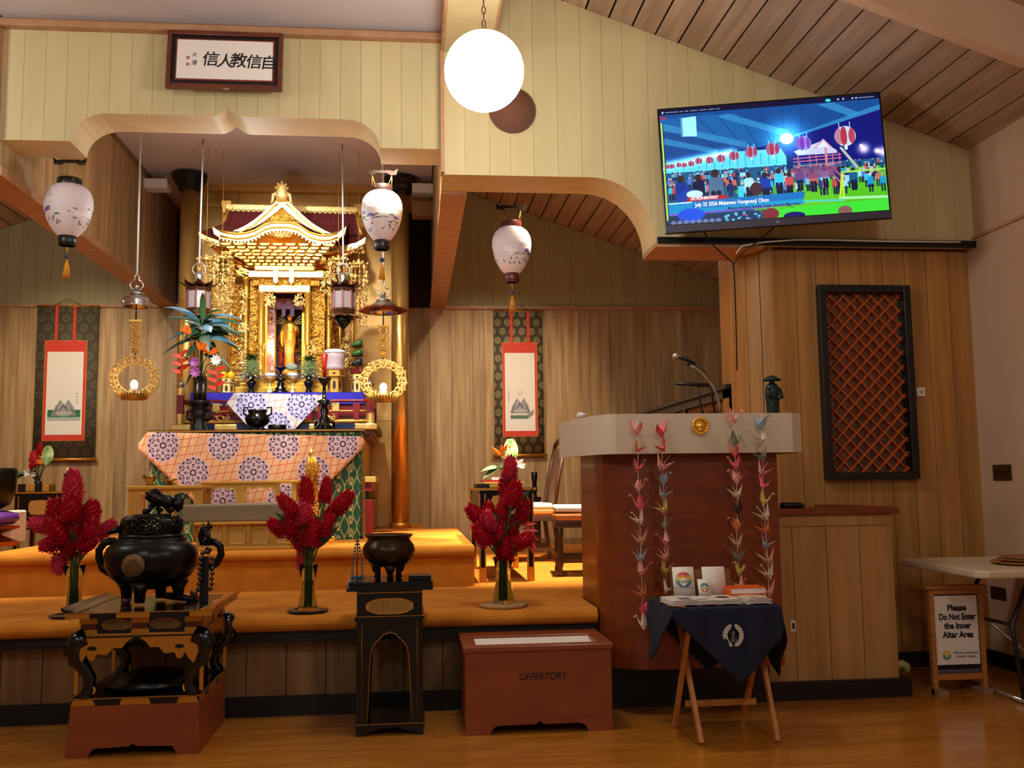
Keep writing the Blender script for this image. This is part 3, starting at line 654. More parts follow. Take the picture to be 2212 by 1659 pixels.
def tv():
    a, b, c, d = P(1427, 237, 6.02), P(1913, 195, 5.76), P(1915, 474, 5.76), P(1430, 503, 6.02)
    o = (a+b+c+d)/4; X = ((b-a)+(c-d)).normalized(); W_ = ((b-a).length+(c-d).length)/2; Z0 = ((a-d)+(b-c)).normalized(); H_ = ((a-d).length+(b-c).length)/2
    Yv = Z0.cross(X).normalized(); Z0 = X.cross(Yv)
    t = thing('television', 'large flat screen television showing a lantern festival, mounted high on the cream wall', 'television', o)
    t.rotation_euler = Matrix((X, Yv, Z0)).transposed().to_euler()
    w2, h2 = W_/2, H_/2
    mat('tv_black', (8, 8, 10), .25)
    MB(local=True).b(-w2, w2, 0, .03, -h2, h2).b(-w2*.6, w2*.6, .03, .06, -h2*.7, h2*.5).build('casing', 'tv_black', t, bevel=.003)
    MATS['tv_screen'] = imgmat('tv_screen', tv_image(), .2, emit=1.15)
    MB(local=True).quad((-w2+.012, -.002, -h2+.055), (w2-.012, -.002, -h2+.055), (w2-.012, -.002, h2-.012), (-w2+.012, -.002, h2-.012)).build('screen', 'tv_screen', t)
    mat('chin_grey', (58, 56, 78), .4); mat('logo_white', (230, 230, 240), .5); mat('cap_white', (240, 246, 255), .5, emit=(240, 246, 255), estr=.9); mat('cap_black', (10, 10, 30), .5)
    MB(local=True).b(-w2+.004, w2-.004, -.004, 0, -h2+.004, -h2+.05).build('chin', 'chin_grey', t)
    q = text('logo', 'LG', 'logo_white', t, (0, 0, 0), .018); q.location = (0, -.006, -h2+.027)
    def cap(s, x, z, h, m='cap_white', sh=0, ln=None):
        q = text('caption', s, m, t, (0, 0, 0), h, .0004, shear=sh, align='LEFT', bold=.0004, fit=ln)
        q.location = (x, -.004, z)
    W = W_-.024
    X0 = -w2+.012; Z1 = h2-.012; H = H_-.067
    f = lambda u, v: (X0+u*W, Z1-v*H)
    cap('LIVE FROM MAKAWAO!', *f(.115, .79), .03, sh=.3, ln=.125*W)
    cap('July 25 2026 Makawao Hongwanji Obon', *f(.135, .845), .036, ln=.335*W)
    cap('Makawao Hongwanji Buddhist Temple, Upcountry Maui, Hawaii', *f(.28, .893), .024, 'cap_black', sh=.2, ln=.33*W)
    MB(local=True).b(-.2, .2, .06, .2, -.15, .15).build('wall_bracket', 'black_satin', t)
tv()
def cable(nm, pts, r, m, label):
    tag(MB().tube(pts, r, 6).build(nm, m), label, 'cable')
cable('power_cable', [P(1520, 500, 6.1), P(1535, 525, 6.12), P(1560, 548, 6.14), P(1583, 568, 6.2), P(1586, 590, 6.3), P(1590, 700, 6.34), P(1592, 800, 6.4)], .005, 'black_satin', 'black cable hanging from the left underside of the television')
cable('power_cable', [P(1672, 492, 6.0), P(1640, 518, 6.1), P(1612, 540, 6.12), P(1590, 560, 6.2), P(1584, 575, 6.28)], .005, 'black_satin', 'black cable slanting down left from the middle of the television')
cable('wall_cable', [P(1590, 548, 6.18), P(1603, 531, 6.15), P(1650, 523, 6.14), P(1720, 518, 6.14), P(1800, 518.5, 6.14), P(1900, 521, 6.14), P(2075, 523, 6.14)], .006, 'white_paper', 'white cable running along the black strip under the cream wall')
# ================================================================== LECTERN
def lectern():
    c = (1.55, 5.25, 0); zb0 = P(1500, 979, 5.12).z
    t = thing('lectern', 'large mahogany lectern with curved white top band and gold medallion', 'lectern', c)
    x1 = P(1686, 1200, 5.22).x; xl = P(1268, 1100, 5.75).x
    pts = [(x1, 5.22)]+[(1.03+.26+.26*math.cos(math.radians(a)), 5.22+.26+.26*math.sin(math.radians(a))) for a in (-90, -100, -112, -125, -140, -155, -168, -180)]
    xl2 = pts[-1][0]; pts += [(xl2+.0, 5.95), (x1, 5.95)]
    pts = [(p[0], p[1]) for p in pts]
    MB().pr(pts, .245, zb0+.02, 'Z').build('body', 'mahogany', t)
    MB().b(1.1, x1-.02, 5.46, 5.9, 0, .26).build('recessed_base', 'black_base', t)
    # white band: front plus a long curve to the left, a short one to the right
    xr = P(1732, 893, 5.2).x; zt, zb = P(1500, 893, 5.12).z, P(1500, 979, 5.12).z
    xa = P(1330, 895, 5.12).x; xe = P(1207, 905, 6.0).x
    out = [(xr, 5.9), (xr, 5.24), (xr-.02, 5.17), (xr-.09, 5.12)]+[(xa+(xr-.09-xa)*(1-i/4), 5.12) for i in range(1, 5)]
    out += [(xa+(xe-xa)*math.sin(q)*1.0, 5.12+.88*(1-math.cos(q))) for q in [PI/2*i/12 for i in range(1, 13)]]
    n = len(out); inn = []
    for i, p in enumerate(out):
        a, b = out[max(0, i-1)], out[min(n-1, i+1)]; d = Vector((b[0]-a[0], b[1]-a[1])).normalized(); inn.append((p[0]+d.y*.02, p[1]-d.x*.02))
    mb = MB()
    for i in range(n-1):
        o, q = out[i], out[i+1]; p, r = inn[i], inn[i+1]
        mb.add([(o[0], o[1], zb), (q[0], q[1], zb), (q[0], q[1], zt), (o[0], o[1], zt), (p[0], p[1], zb), (r[0], r[1], zb), (r[0], r[1], zt), (p[0], p[1], zt)],
               [(0, 3, 2, 1), (4, 5, 6, 7), (3, 7, 6, 2), (0, 1, 5, 4), (0, 4, 7, 3), (1, 2, 6, 5)], False)
    mat('lectern_white', (206, 190, 166), .55, bump=.08, bscale=120)
    mb.build('white_band', 'lectern_white', t)
    MB().pr(inn+[(inn[-1][0], 5.95), (inn[0][0], 5.95)], zb+.12, zb+.135, 'Z').build('desk_top', 'mahogany', t)
    MB().pr([(p[0], p[1]) for p in inn]+[(inn[-1][0], 5.95), (inn[0][0], 5.95)], zb+.002, zb+.02, 'Z').build('underside', 'mahogany', t)
    # gold medallion
    m = P(1513, 920, 5.10); 
    md = MB().lathe([(0, 0), (.036, 0), (.036, .006), (0, .008)], m, 32, M=R3).build('medallion', 'gold', t)
    for k in range(18):
        a = 2*PI*k/18; MB().ball(m+Vector((.041*math.cos(a), -.006, .041*math.sin(a))), (.0085, .005, .011), 8, 6, Matrix.Rotation(-a, 3, 'Y')).build('leaf', 'gold', md)
    MB().tube([m+Vector(((-.012+.02*i/8)*1.0+.008*math.sin(i*.9), -.010, .02-.04*i/8)) for i in range(9)], .0025, 6).tube([m+Vector((-.014, -.01, -.02)), m+Vector((.018, -.01, -.02))], .0025, 6).build('relief', 'gold_pale', md)
    return zt
ZLT = lectern()
# microphone on a gooseneck, second mic/desk reader, statuette, paper, remote
def mic():
    Y = 5.3
    base = P(1556, 893, Y); t = thing('gooseneck_microphone', 'silver gooseneck microphone with round grey head leaning left over the lectern', 'microphone', (base.x, base.y, base.z-.03))
    pp = [(1556, 900), (1553, 872), (1547, 850), (1538, 832), (1526, 815), (1512, 802), (1498, 793), (1490, 789)]
    MB().tube([P(x, y, Y) for x, y in pp], .0062, 8).build('gooseneck', 'silver', t)
    MB().tube([P(1502, 786, Y), P(1485, 778, Y), P(1466, 769.5, Y)], [.008, .011, .014], 12).build('handle', 'black_satin', t)
    MB().ball(P(1460, 770, Y), .021, 16, 12).build('head', 'silver', t)
    MB().ball(P(1488, 786, Y), (.014, .01, .012)).build('clip', 'black_satin', t)
    MB().tube([P(1505, 789, Y+.02), P(1522, 802, Y+.02), P(1536, 826, Y+.02), P(1546, 900, Y+.02)], .003, 6).build('wire', 'black_satin', t)
mic()
def reader():
    Y = 5.55
    b = P(1515, 893, Y); t = thing('desk_lamp', 'black slim bar lamp on two thin stems behind the white lectern band', 'lamp', (b.x, b.y, b.z-.14))
    MB().tube([P(1459, 829, Y), P(1530, 832, Y)], [.009, .012], 10).build('bar', 'black_satin', t)
    MB().tube([P(1510, 833, Y), P(1511, 860, Y), P(1516, 884, Y)], .005, 6).tube([P(1531, 831, Y), P(1537, 855, Y), P(1543, 892, Y)], .004, 6).build('stem', 'black_satin', t)
    MB().lathe([(.05, -.062), (.05, -.05), (.012, -.04), (.008, .02), (.0, .02)], P(1517, 893, Y), 20).build('base', 'black_satin', t)
reader()
def monk():
    Y = 5.25; b = P(1670, 892, Y); b.z = ZLT-.005; s = Y/FPX
    t = thing('monk_statuette', 'small dark green statuette of a robed monk in a wide hat, on the lectern', 'statuette', b)
    mat('green_bronze', (26, 44, 40), .4, metal=.3, bump=.3, bscale=40)
    MB().lathe([(.034, 0), (.037, .012), (.036, .04), (.04, .09), (.042, .12), (.04, .15), (.03, .172), (.016, .182), (.014, .19)], b, 14, sx=1, sy=.75).build('robe', 'green_bronze', t)
    MB().ball(b+Vector((0, 0, .2)), (.017, .017, .021)).build('head', 'green_bronze', t)
    MB().lathe([(.052, .196), (.045, .206), (.028, .217), (.01, .225), (0, .226)], b, 20).lathe([(.052, .196), (.03, .203), (0, .206)], b, 20).build('hat', 'green_bronze', t)
    MB().tube([b+Vector((-.03, -.02, .15)), b+Vector((-.035, -.035, .11)), b+Vector((-.008, -.038, .1))], [.014, .014, .009], 8).tube([b+Vector((.03, -.02, .15)), b+Vector((.036, -.034, .1)), b+Vector((.012, -.04, .095))], [.014, .016, .01], 8).build('sleeve', 'green_bronze', t)
monk()
tag(MB().lathe([(0, 0), (.03, .0), (.034, .012), (.02, .02), (.024, .028), (0, .03)], P(1256, 897, 5.62)-Vector((0, 0, .01)), 9, sm=False).build('crumpled_tissue', 'white_paper'), 'small crumpled white tissue on the left end of the lectern', 'tissue')
tag(MB().tube([P(1686, 1092, 5.56), P(1700, 1092, 5.56), P(1728, 1092, 5.56), P(1736, 1094, 5.56)], [.017, .019, .019, .012], 10).build('microphone_case', 'black_satin'), 'black oblong case lying on the brown cap of the side counter', 'case')
# ================================================================== PAPER CRANES
def crane_mesh():
    mb = MB(local=True)
    # body, two broad wings, neck with beak, tail: folded planes a few triangles each
    mb.add([(0, -.14, 0), (.17, 0, -.02), (0, .14, 0), (-.17, 0, -.02), (0, 0, -.3)], [(0, 1, 4), (1, 2, 4), (2, 3, 4), (3, 0, 4), (0, 3, 2, 1)])
    for g in (-1, 1):
        mb.add([(-.15, g*.03, -.06), (.15, g*.03, -.06), (.05, g*.42, .40), (0, g*.14, -.16), (-.1, g*.26, .16)], [(0, 1, 2), (0, 2, 4), (0, 3, 2), (1, 3, 2)])
    mb.add([(.07, -.04, -.14), (.07, .04, -.14), (.36, 0, .44), (.2, 0, .0), (.5, 0, .30), (.34, .025, .36), (.34, -.025, .36)], [(0, 3, 2), (1, 2, 3), (0, 1, 3), (2, 4, 5), (2, 6, 4), (5, 4, 6)])
    mb.add([(-.07, -.04, -.14), (-.07, .04, -.14), (-.46, 0, .40), (-.2, 0, 0)], [(0, 2, 3), (1, 3, 2), (0, 3, 1)])
    return mb
crane_cols = {'p': (232, 158, 150), 'r': (214, 92, 84), 'o': (222, 128, 80), 'w': (222, 202, 176), 'b': (150, 166, 182), 'y': (210, 182, 92), 'g': (128, 130, 108), 'd': (52, 40, 34), 'k': (226, 98, 110), 'c': (212, 170, 130)}
CM = {}
def garland(pts, label, Y0=5.07):
    c = P(pts[0][0], pts[0][1]-22, Y0)
    t = thing('paper_crane_garland', label, 'paper garland', c, 'strings of folded paper cranes on the lectern')
    ps = []
    for i, (x, y, k, rz, tz) in enumerate(pts):
        Y = Y0 if y < 995 else Y0
        q = P(x, y, Y)
        if k not in CM:
            mat('crane_'+k, crane_cols[k], .8); CM[k] = crane_mesh().build('paper_crane', 'crane_'+k, t)
            o = CM[k]
        else: o = bpy.data.objects.new('paper_crane', CM[k].data); COL.objects.link(o); o.parent = t
        s = .118*rr.uniform(.85, 1.15); o.scale = (s, s, s); o.location = q-WL[t]; o.rotation_euler = (tz, 0, rz); ps.append(q)
    MB().tube([c]+ps, .0012, 5).build('thread', 'white_paper', t)
rr = random.Random(3)
def col(x0, x1, y0, ys, cs): return [(x0+(x1-x0)*i/(len(ys)-1)+rr.uniform(-2, 2), y, cs[i], rr.uniform(0, 6.28), rr.uniform(-.7, .7)) for i, y in enumerate(ys)]
garland(col(1377, 1390, 0, [928, 968, 1010, 1052, 1090, 1122, 1164, 1203, 1232, 1280, 1317, 1348], 'porpkwcbpokw'), 'leftmost of four strings of paper cranes on the lectern, the longest')
garland(col(1427, 1440, 0, [932, 966, 1004, 1038, 1066, 1098, 1134, 1168, 1200, 1230, 1272], 'krpbbygppyw'), 'second string of paper cranes from the left, pinned beside the medallion')
garland(col(1585, 1598, 0, [905, 952, 978, 1004, 1034, 1066, 1100, 1136, 1172, 1202, 1232, 1266], 'pgrkpwdocgyp'), 'string of paper cranes right of the medallion, with one nearly black crane')
garland(col(1643, 1660, 0, [917, 948, 985, 1016, 1048, 1082, 1112, 1142, 1174, 1206, 1238, 1276], 'bwgpkywobcwp'), 'rightmost string of paper cranes, starting below the monk statuette')
# ================================================================== TRAY TABLE WITH CLOTH, CARDS AND BOOKS
def tray_table():
    zt = .645; cx, cy = 1.53, 4.8
    x0, x1, y0, y1 = P(1462, 1310, 4.6).x-.02, P(1664, 1310, 4.6).x+.03, 4.58, 5.0
    mat('pine', (204, 134, 66), .5, c2=(180, 112, 50), stretch=(3, 3, 12), vscale=2)
    t = thing('folding_tray_table', 'small folding tray table with crossed pine legs under a navy cloth', 'table', (cx, cy, 0))
    MB().b(x0, x1, y0, y1, zt-.02, zt).build('tabletop', 'pine', t)
    f1, f2 = PZ(1515, 1610, 0), PZ(1680, 1606, 0); b1, b2 = PZ(1478, 1571, 0), PZ(1610, 1563, 0)
    b2.x = f2.x-.02; b1.x = f1.x-.03
    for f, b, s in ((f1, b1, 1), (f2, b2, -1)):
        MB().bar((f.x, f.y, .01), (f.x-.02*s, y1-.04, zt-.02), .028, .02, up=(1, 0, 0)).build('leg', 'pine', t)
        MB().bar((f.x-.035, b.y, .01), (f.x-.035, y0+.05, zt-.02), .028, .02, up=(1, 0, 0)).build('leg', 'pine', t)
    MB().b(f1.x, f2.x, b1.y-.09, b1.y-.075, .12, .15).build('stretcher', 'pine', t)
    # cloth: a square laid cornerwise, hanging in points
    def fold(u, v):
        # (u,v) in cloth plane rotated 45 deg; half diagonal
        a = (u-.5)*.86; b = (v-.5)*.86; c45 = math.sqrt(.5); X = (a-b)*c45+cx+.0; Y = (a+b)*c45+cy+.01; Z = zt+.006
        ox = max(0, x0-X)+max(0, X-x1); oy = max(0, y0-Y)+max(0, Y-y1); sx = -1 if X < cx else 1; sy = -1 if Y < cy else 1
        Xc = min(max(X, x0), x1); Yc = min(max(Y, y0), y1); d = math.hypot(ox, oy)
        if d > 0:
            fl = .16*d; wv = .012*math.sin(Xc*40+Yc*37)*min(1, d*6)
            Xc += sx*(ox/d)*(fl+.012+wv*.5); Yc += sy*(oy/d)*(fl*.55+.012+wv); Z = zt+.006-max(0, d-.012)*.965
        return Vector((Xc, Yc, Z))
    cl = MB().grid(fold, 60, 60).build('navy_tablecloth', 'navy_cloth', loc=(cx, cy, zt)); so = cl.modifiers.new('s', 'SOLIDIFY'); so.thickness = .003
    tag(cl, 'dark navy cloth with a white round crest draped cornerwise over the tray table', 'tablecloth')
    # white wisteria crest
    m = P(1584, 1373, y0-.035); mat('crest_white', (196, 186, 178), .8)
    cr = MB()
    for s in (-1, 1):
        o_ = [(s*(.004+.045*math.cos(a)), .05*math.sin(a)) for a in [math.radians(88-178*i/16) for i in range(17)]]
        i_ = [(s*(.004+.026*math.cos(a)*(1 if a > 0 else .9)), .034*math.sin(a)-.002) for a in [math.radians(-80+150*i/12) for i in range(13)]]
        pts = [(m.x+p[0], m.z+p[1]) for p in o_+i_]
        cr.pr(pts if s > 0 else pts[::-1], m.y-.002, m.y)
    for s in (-1, 1):
        cr.tube([m+Vector((s*q[0], -.001, q[1])) for q in ((0, .02), (.006, .01), (0, -.002), (-.006, -.012), (-.001, -.024), (.008, -.03), (.015, -.024), (.012, -.016))], .0013, 4)
    for k in range(9):
        for s in (-1, 1): cr.ball(m+Vector((s*(.046*math.cos(math.radians(70-k*17))), -.001, .05*math.sin(math.radians(70-k*17)))), (.0065, .002, .0065), 8, 4)
    cr.build('white_crest', 'crest_white', cl)
    cl['group'] = 'cloths laid cornerwise'
    del cl['group']
    # card stand (cardboard easel)
    mat('cardboard', (132, 84, 48), .7); Yc = y1-.14
    def card(x0_, y0_, x1_, y1_, Y): return P(x0_, y0_, Y), P(x1_, y1_, Y)
    st = thing('card_stand', 'brown wooden display stand holding printed cards on the tray table', 'stand', (P(1540, 1285, Yc).x, Yc, zt+.008))
    a, b = P(1450, 1285, Yc+.03), P(1573, 1228, Yc+.05)
    MB().b(a.x, b.x, Yc+.02, Yc+.03, zt+.008, b.z).build('back_plate', 'cardboard', st); MB().b(a.x, b.x, Yc-.03, Yc+.02, zt+.008, zt+.02).build('ledge', 'cardboard', st)
    def printed(nm, px, arr, label, cat='card'):
        (xa, ya), (xb, yb) = px; p0, p1 = P(xa, yb, Yc), P(xb, ya, Yc); z0 = zt+.021; h = p1.z-p0.z
        m_ = imgmat(nm, arr, .6)
        o = MB().grid(lambda u, v: Vector((p0.x+(p1.x-p0.x)*u, Yc-.012+.03*v, z0+h*v)), 1, 1).build(nm, m_, loc=((p0.x+p1.x)/2, Yc-.01, z0))
        so = o.modifiers.new('s', 'SOLIDIFY'); so.thickness = .002; return tag(o, label, cat)
    def rainbow(I, cx_, cy_, r, flip=False):
        cs = [(196, 40, 48), (224, 110, 60), (226, 190, 90), (110, 160, 110), (70, 120, 150), (60, 80, 130)]
        for i in range(40):
            q = i/39; c = cs[min(5, int(q*6))] if not flip else cs[5-min(5, int(q*6))]
            y0_ = cy_-r+2*r*i/40; hw = math.sqrt(max(0, r*r-(y0_+r/40-cy_)**2)); I.rect(cx_-hw, y0_, cx_+hw, y0_+2*r/40+1, c)
        I.ell(cx_, cy_+r*.3, r*.45, r*.5, (240, 236, 228)); I.poly([(cx_-r*.44, cy_+r*.4), (cx_, cy_+r*.98), (cx_+r*.44, cy_+r*.4)], (240, 236, 228))
        I.line(cx_, cy_-r, cx_, cy_-r*.2, 3, (240, 236, 228))
        for s in (-1, 1):
            for a in range(0, 300, 30): I.ell(cx_+s*r*.22+s*r*.13*math.cos(math.radians(a)), cy_+r*.25+r*.13*math.sin(math.radians(a)), 3, 3, (40, 40, 60))
            for a in range(-70, 71, 20): I.line(cx_+s*r*.6*math.cos(math.radians(a)), cy_+r*.6*math.sin(math.radians(a)), cx_+s*r*math.cos(math.radians(a)), cy_+r*math.sin(math.radians(a)), 2, (240, 236, 228), .6)
    I = Img(160, 250, (236, 228, 216)); rainbow(I, 80, 105, 62)
    c1 = printed('printed_card', ((1455, 1216), (1499, 1282)), I.a, 'white card with a round rainbow crest, left on the brown stand')
    pw_ = P(1477, 1270, Yc-.016); text('card_lettering', "MEET KAY NAMALUI", 'ink', c1, (pw_.x, Yc-.014, pw_.z), .0115, .0003, rot=(PI/2-.17, 0, 0))
    I = Img(170, 250, (232, 222, 210))
    for k in range(18):
        if k != 8: I.line(20, 22+k*12, 20+rr.uniform(70, 130), 22+k*12, 1.6, (150, 144, 140), .8)
    printed('printed_sheet', ((1519, 1216), (1566, 1281)), I.a, 'white sheet of small grey print leaning at the right of the brown stand', 'sheet')
    I = Img(130, 190, (236, 226, 212)); rainbow(I, 65, 85, 46, True); I.line(30, 168, 100, 168, 2, (150, 140, 130)); Yc -= .02
    printed('printed_card', ((1509, 1242), (1536, 1281)), I.a, 'small white card with a rainbow circle in front of the printed sheet')
    # magazines and books lying on the table
    def booklet(px, Y, h, label, cov, dec=None, rz=0, n=3):
        (xa, xb) = px; p0, p1 = P(xa, 1300, Y), P(xb, 1300, Y); w_ = p1.x-p0.x; t2 = thing('magazine', label, 'magazine', ((p0.x+p1.x)/2, Y+.1, zt+.011), rz=rz)
        for k in range(n):
            z = h*k/n; MB(local=True).grid(lambda u, v: Vector((-w_/2+w_*u, -.1+.2*v, z+h/n*.6*math.sin(PI*u)**.5+.002)), 8, 3).build('sheet', 'white_paper', t2).modifiers.new('s', 'SOLIDIFY').thickness = h/n*.5
        if dec:
            I = Img(128, 100, cov); dec(I); m_ = imgmat('magazine_cover', I.a, .4)
            MB(local=True).grid(lambda u, v: Vector((-w_/2+w_*u, -.1+.2*v, h*(n-1)/n+h/n*.6*math.sin(PI*u)**.5+.006)), 8, 3).build('cover', m_, t2)
    booklet((1450, 1510), y0+.03, .022, 'open white magazine with a blue picture at the left front of the navy cloth', (220, 212, 200), lambda I: I.rect(50, 45, 110, 85, (70, 80, 100)), .05)
    booklet((1509, 1556), y0+.03, .018, 'white booklet with brown specks in the middle of the navy cloth', (222, 212, 198), lambda I: (I.ell(40, 70, 38, 9, (120, 70, 60)), I.ell(70, 60, 16, 12, (190, 160, 150)), I.ell(95, 30, 6, 5, (90, 60, 50))))
    booklet((1556, 1606), y0+.03, .02, 'white booklet with a dark oval picture right of the middle booklet', (226, 216, 200), lambda I: I.ell(50, 45, 38, 22, (60, 32, 28)), -.05)
    booklet((1614, 1668), y0+.02, .026, 'cream leaflet bundle at the right front corner of the navy cloth', (208, 186, 150), lambda I: (I.line(30, 50, 90, 42, 3, (90, 70, 50)), I.ell(50, 70, 8, 8, (60, 40, 30))), .02)
    mat('book_orange', (232, 96, 24), .45)
    for k, (lb, cm_, z) in enumerate((('lower of two orange paperbacks stacked beside the card stand', 'book_orange', 0), ('upper of two orange paperbacks stacked beside the card stand', 'book_orange', .031))):
        p0, p1 = P(1580, 1290, y0+.16), P(1658, 1290, y0+.16)
        t2 = thing('paperback_book', lb, 'book', ((p0.x+p1.x)/2, y0+.24, zt+.011+z), 'orange paperbacks', rz=.12-.1*k)
        w_ = (p1.x-p0.x)/2
        MB(local=True).b(-w_, w_, -.07, .07, .0, .002).b(-w_, w_, -.07, .07, .027, .03).b(-w_-.001, -w_+.002, -.07, .07, 0, .03).build('cover', cm_, t2)
        MB(local=True).b(-w_+.002, w_-.004, -.067, .067, .002, .027).build('pages', 'white_paper', t2)
    q = MB().pr([(x0-.02, y0+.04), (x0+.05, y0-.03), (x0+.08, y0+.09), (x0+.01, y0+.12)], zt+.0095, zt+.0125, 'Z').build('brown_folder', 'cardboard'); tag(q, 'brown paper folder sticking out over the left corner of the navy cloth', 'folder')
tray_table()
# ================================================================== OFFERTORY BOX
def offertory():
    x0, x1 = .258, 1.0; y0, y1 = 4.98, 5.47; H_ = .435
    t = thing('offertory_box', 'reddish-brown wooden offertory box with slotted top in front of the platform', 'box', ((x0+x1)/2, y0+.2, 0))
    f = [(x0, 0), (x0+.12, 0), (x0+.14, .035), (x0+.17, .045), ((x0+x1)/2-.02, .045), ((x0+x1)/2, .062), ((x0+x1)/2+.02, .045), (x1-.17, .045), (x1-.14, .035), (x1-.12, 0), (x1, 0), (x1, H_-.03), (x0, H_-.03)]
    MB().pr(f, y0, y0+.02).build('front_panel', 'box_wood', t)
    MB().pr(f, y1-.02, y1).build('back_panel', 'box_wood', t)
    MB().b(x0, x0+.02, y0+.02, y1-.02, 0, H_-.03).build('side_panel', 'box_wood', t); MB().b(x1-.02, x1, y0+.02, y1-.02, 0, H_-.03).build('side_panel', 'box_wood', t)
    zt = H_-.03
    MB().b(x0-.012, x1+.012, y0-.012, y0+.05, zt, H_).b(x0-.012, x1+.012, y1-.16, y1+.005, zt, H_).b(x0-.012, x0+.06, y0+.05, y1-.16, zt, H_).b(x1-.06, x1+.012, y0+.05, y1-.16, zt, H_).build('top_frame', 'box_wood', t, bevel=.006)
    MB().add([(x0+.05, y0+.05, zt-.03), (x1-.05, y0+.05, zt-.03), (x1-.05, y1-.15, H_-.012), (x0+.05, y1-.15, H_-.012)], [(0, 1, 2, 3)]).build('white_lining', 'white_cloth', t)
    c = P(1172, 1461, y0); mat('sign_letters', (50, 14, 16), .5); mat('letter_strip', (168, 92, 66), .5)
    lt = text('lettering', 'OFFERTORY', 'sign_letters', t, (c.x, y0-.003, c.z), .047, .001, shear=.18, bold=.0006, fit=.245)
offertory()
# ================================================================== SIGN AND FOLDING TABLE ON THE RIGHT
def sign():
    Y = 5.5; a, b = P(2016, 1490, Y), P(2133, 1490, Y); x0, x1 = a.x, b.x; zt = P(2060, 1266, Y).z
    mat('sign_oak', (186, 122, 60), .5, c2=(166, 104, 46), stretch=(3, 3, 10), vscale=3)
    mat('foot_stone', (150, 116, 80), .7)
    t = thing('notice_stand', 'small wooden framed floor sign asking visitors not to enter the altar area', 'sign', ((x0+x1)/2, Y, 0))
    MB().b(x0-.03, x1+.02, Y-.03, Y+.04, zt-.012, zt+.004).build('top_board', 'sign_oak', t)
    for nm, q in (('side_post', (x0, x0+.028)), ('side_post', (x1-.028, x1))): MB().b(q[0], q[1], Y-.012, Y+.02, .0, zt-.012).build(nm, 'sign_oak', t)
    MB().b(x0+.028, x1-.028, Y-.01, Y+.018, zt-.045, zt-.012).build('top_rail', 'sign_oak', t); MB().b(x0+.028, x1-.028, Y-.01, Y+.018, .08, .115).build('bottom_rail', 'sign_oak', t)
    MB().b(x0+.0, x0+.06, Y-.06, Y+.06, 0, .03).build('foot', 'foot_stone', t); MB().b(x1-.06, x1, Y-.06, Y+.06, 0, .03).build('foot', 'foot_stone', t)
    MB().b(x0+.028, x1-.028, Y+.005, Y+.012, .115, zt-.045).build('backing', 'black_satin', t)
    zz0, zz1 = .165, zt-.055; xa, xb = x0+.034, x1-.034
    pp = MB().b(xa, xb, Y-.001, Y+.004, zz0, zz1).build('paper', 'white_paper', t)
    mat('purple_band', (92, 76, 96), .8); MB().b(xa, xb, Y-.001, Y+.004, .118, .138).build('pattern_band', 'purple_band', t)
    xc = (xa+xb)/2; h = zz1-zz0
    for s, f, w_ in (('Please', .82, .44), ('Do Not Enter', .69, .86), ('the Inner', .56, .64), ('Altar Area', .43, .72)):
        l = text('lettering', s, 'ink', pp, (xc+.004, Y-.003, zz0+h*f), .05, .0004, bold=.0018, fit=w_*(xb-xa))
    for s, f in (('Makawao Hongwanji', .17), ('Buddhist Temple', .115)):
        l = text('lettering', s, 'ink', pp, (xc+.045, Y-.003, zz0+h*f), .018, .0003, shear=.2, fit=(.58 if f > .15 else .44)*(xb-xa))
    mat('emblem_yellow', (220, 196, 90), .7); mat('emblem_teal', (96, 150, 140), .7)
    ec = Vector((xa+.06, Y-.002, zz0+h*.14)); r = .027
    MB().pr([(ec.x+p[0], ec.z+p[1]) for p in arc(0, 0, r, 0, 180, 14)], ec.y-.001, ec.y).build('emblem_top', 'emblem_yellow', pp)
    MB().pr([(ec.x+p[0], ec.z+p[1]) for p in arc(0, 0, r, 180, 360, 14)], ec.y-.001, ec.y).build('emblem_base', 'emblem_teal', pp)
    MB().pr([(ec.x-.01, ec.z), (ec.x, ec.z-.016), (ec.x+.01, ec.z), (ec.x, ec.z+.008)], ec.y-.002, ec.y-.001).build('emblem_heart', 'white_paper', pp)
sign()
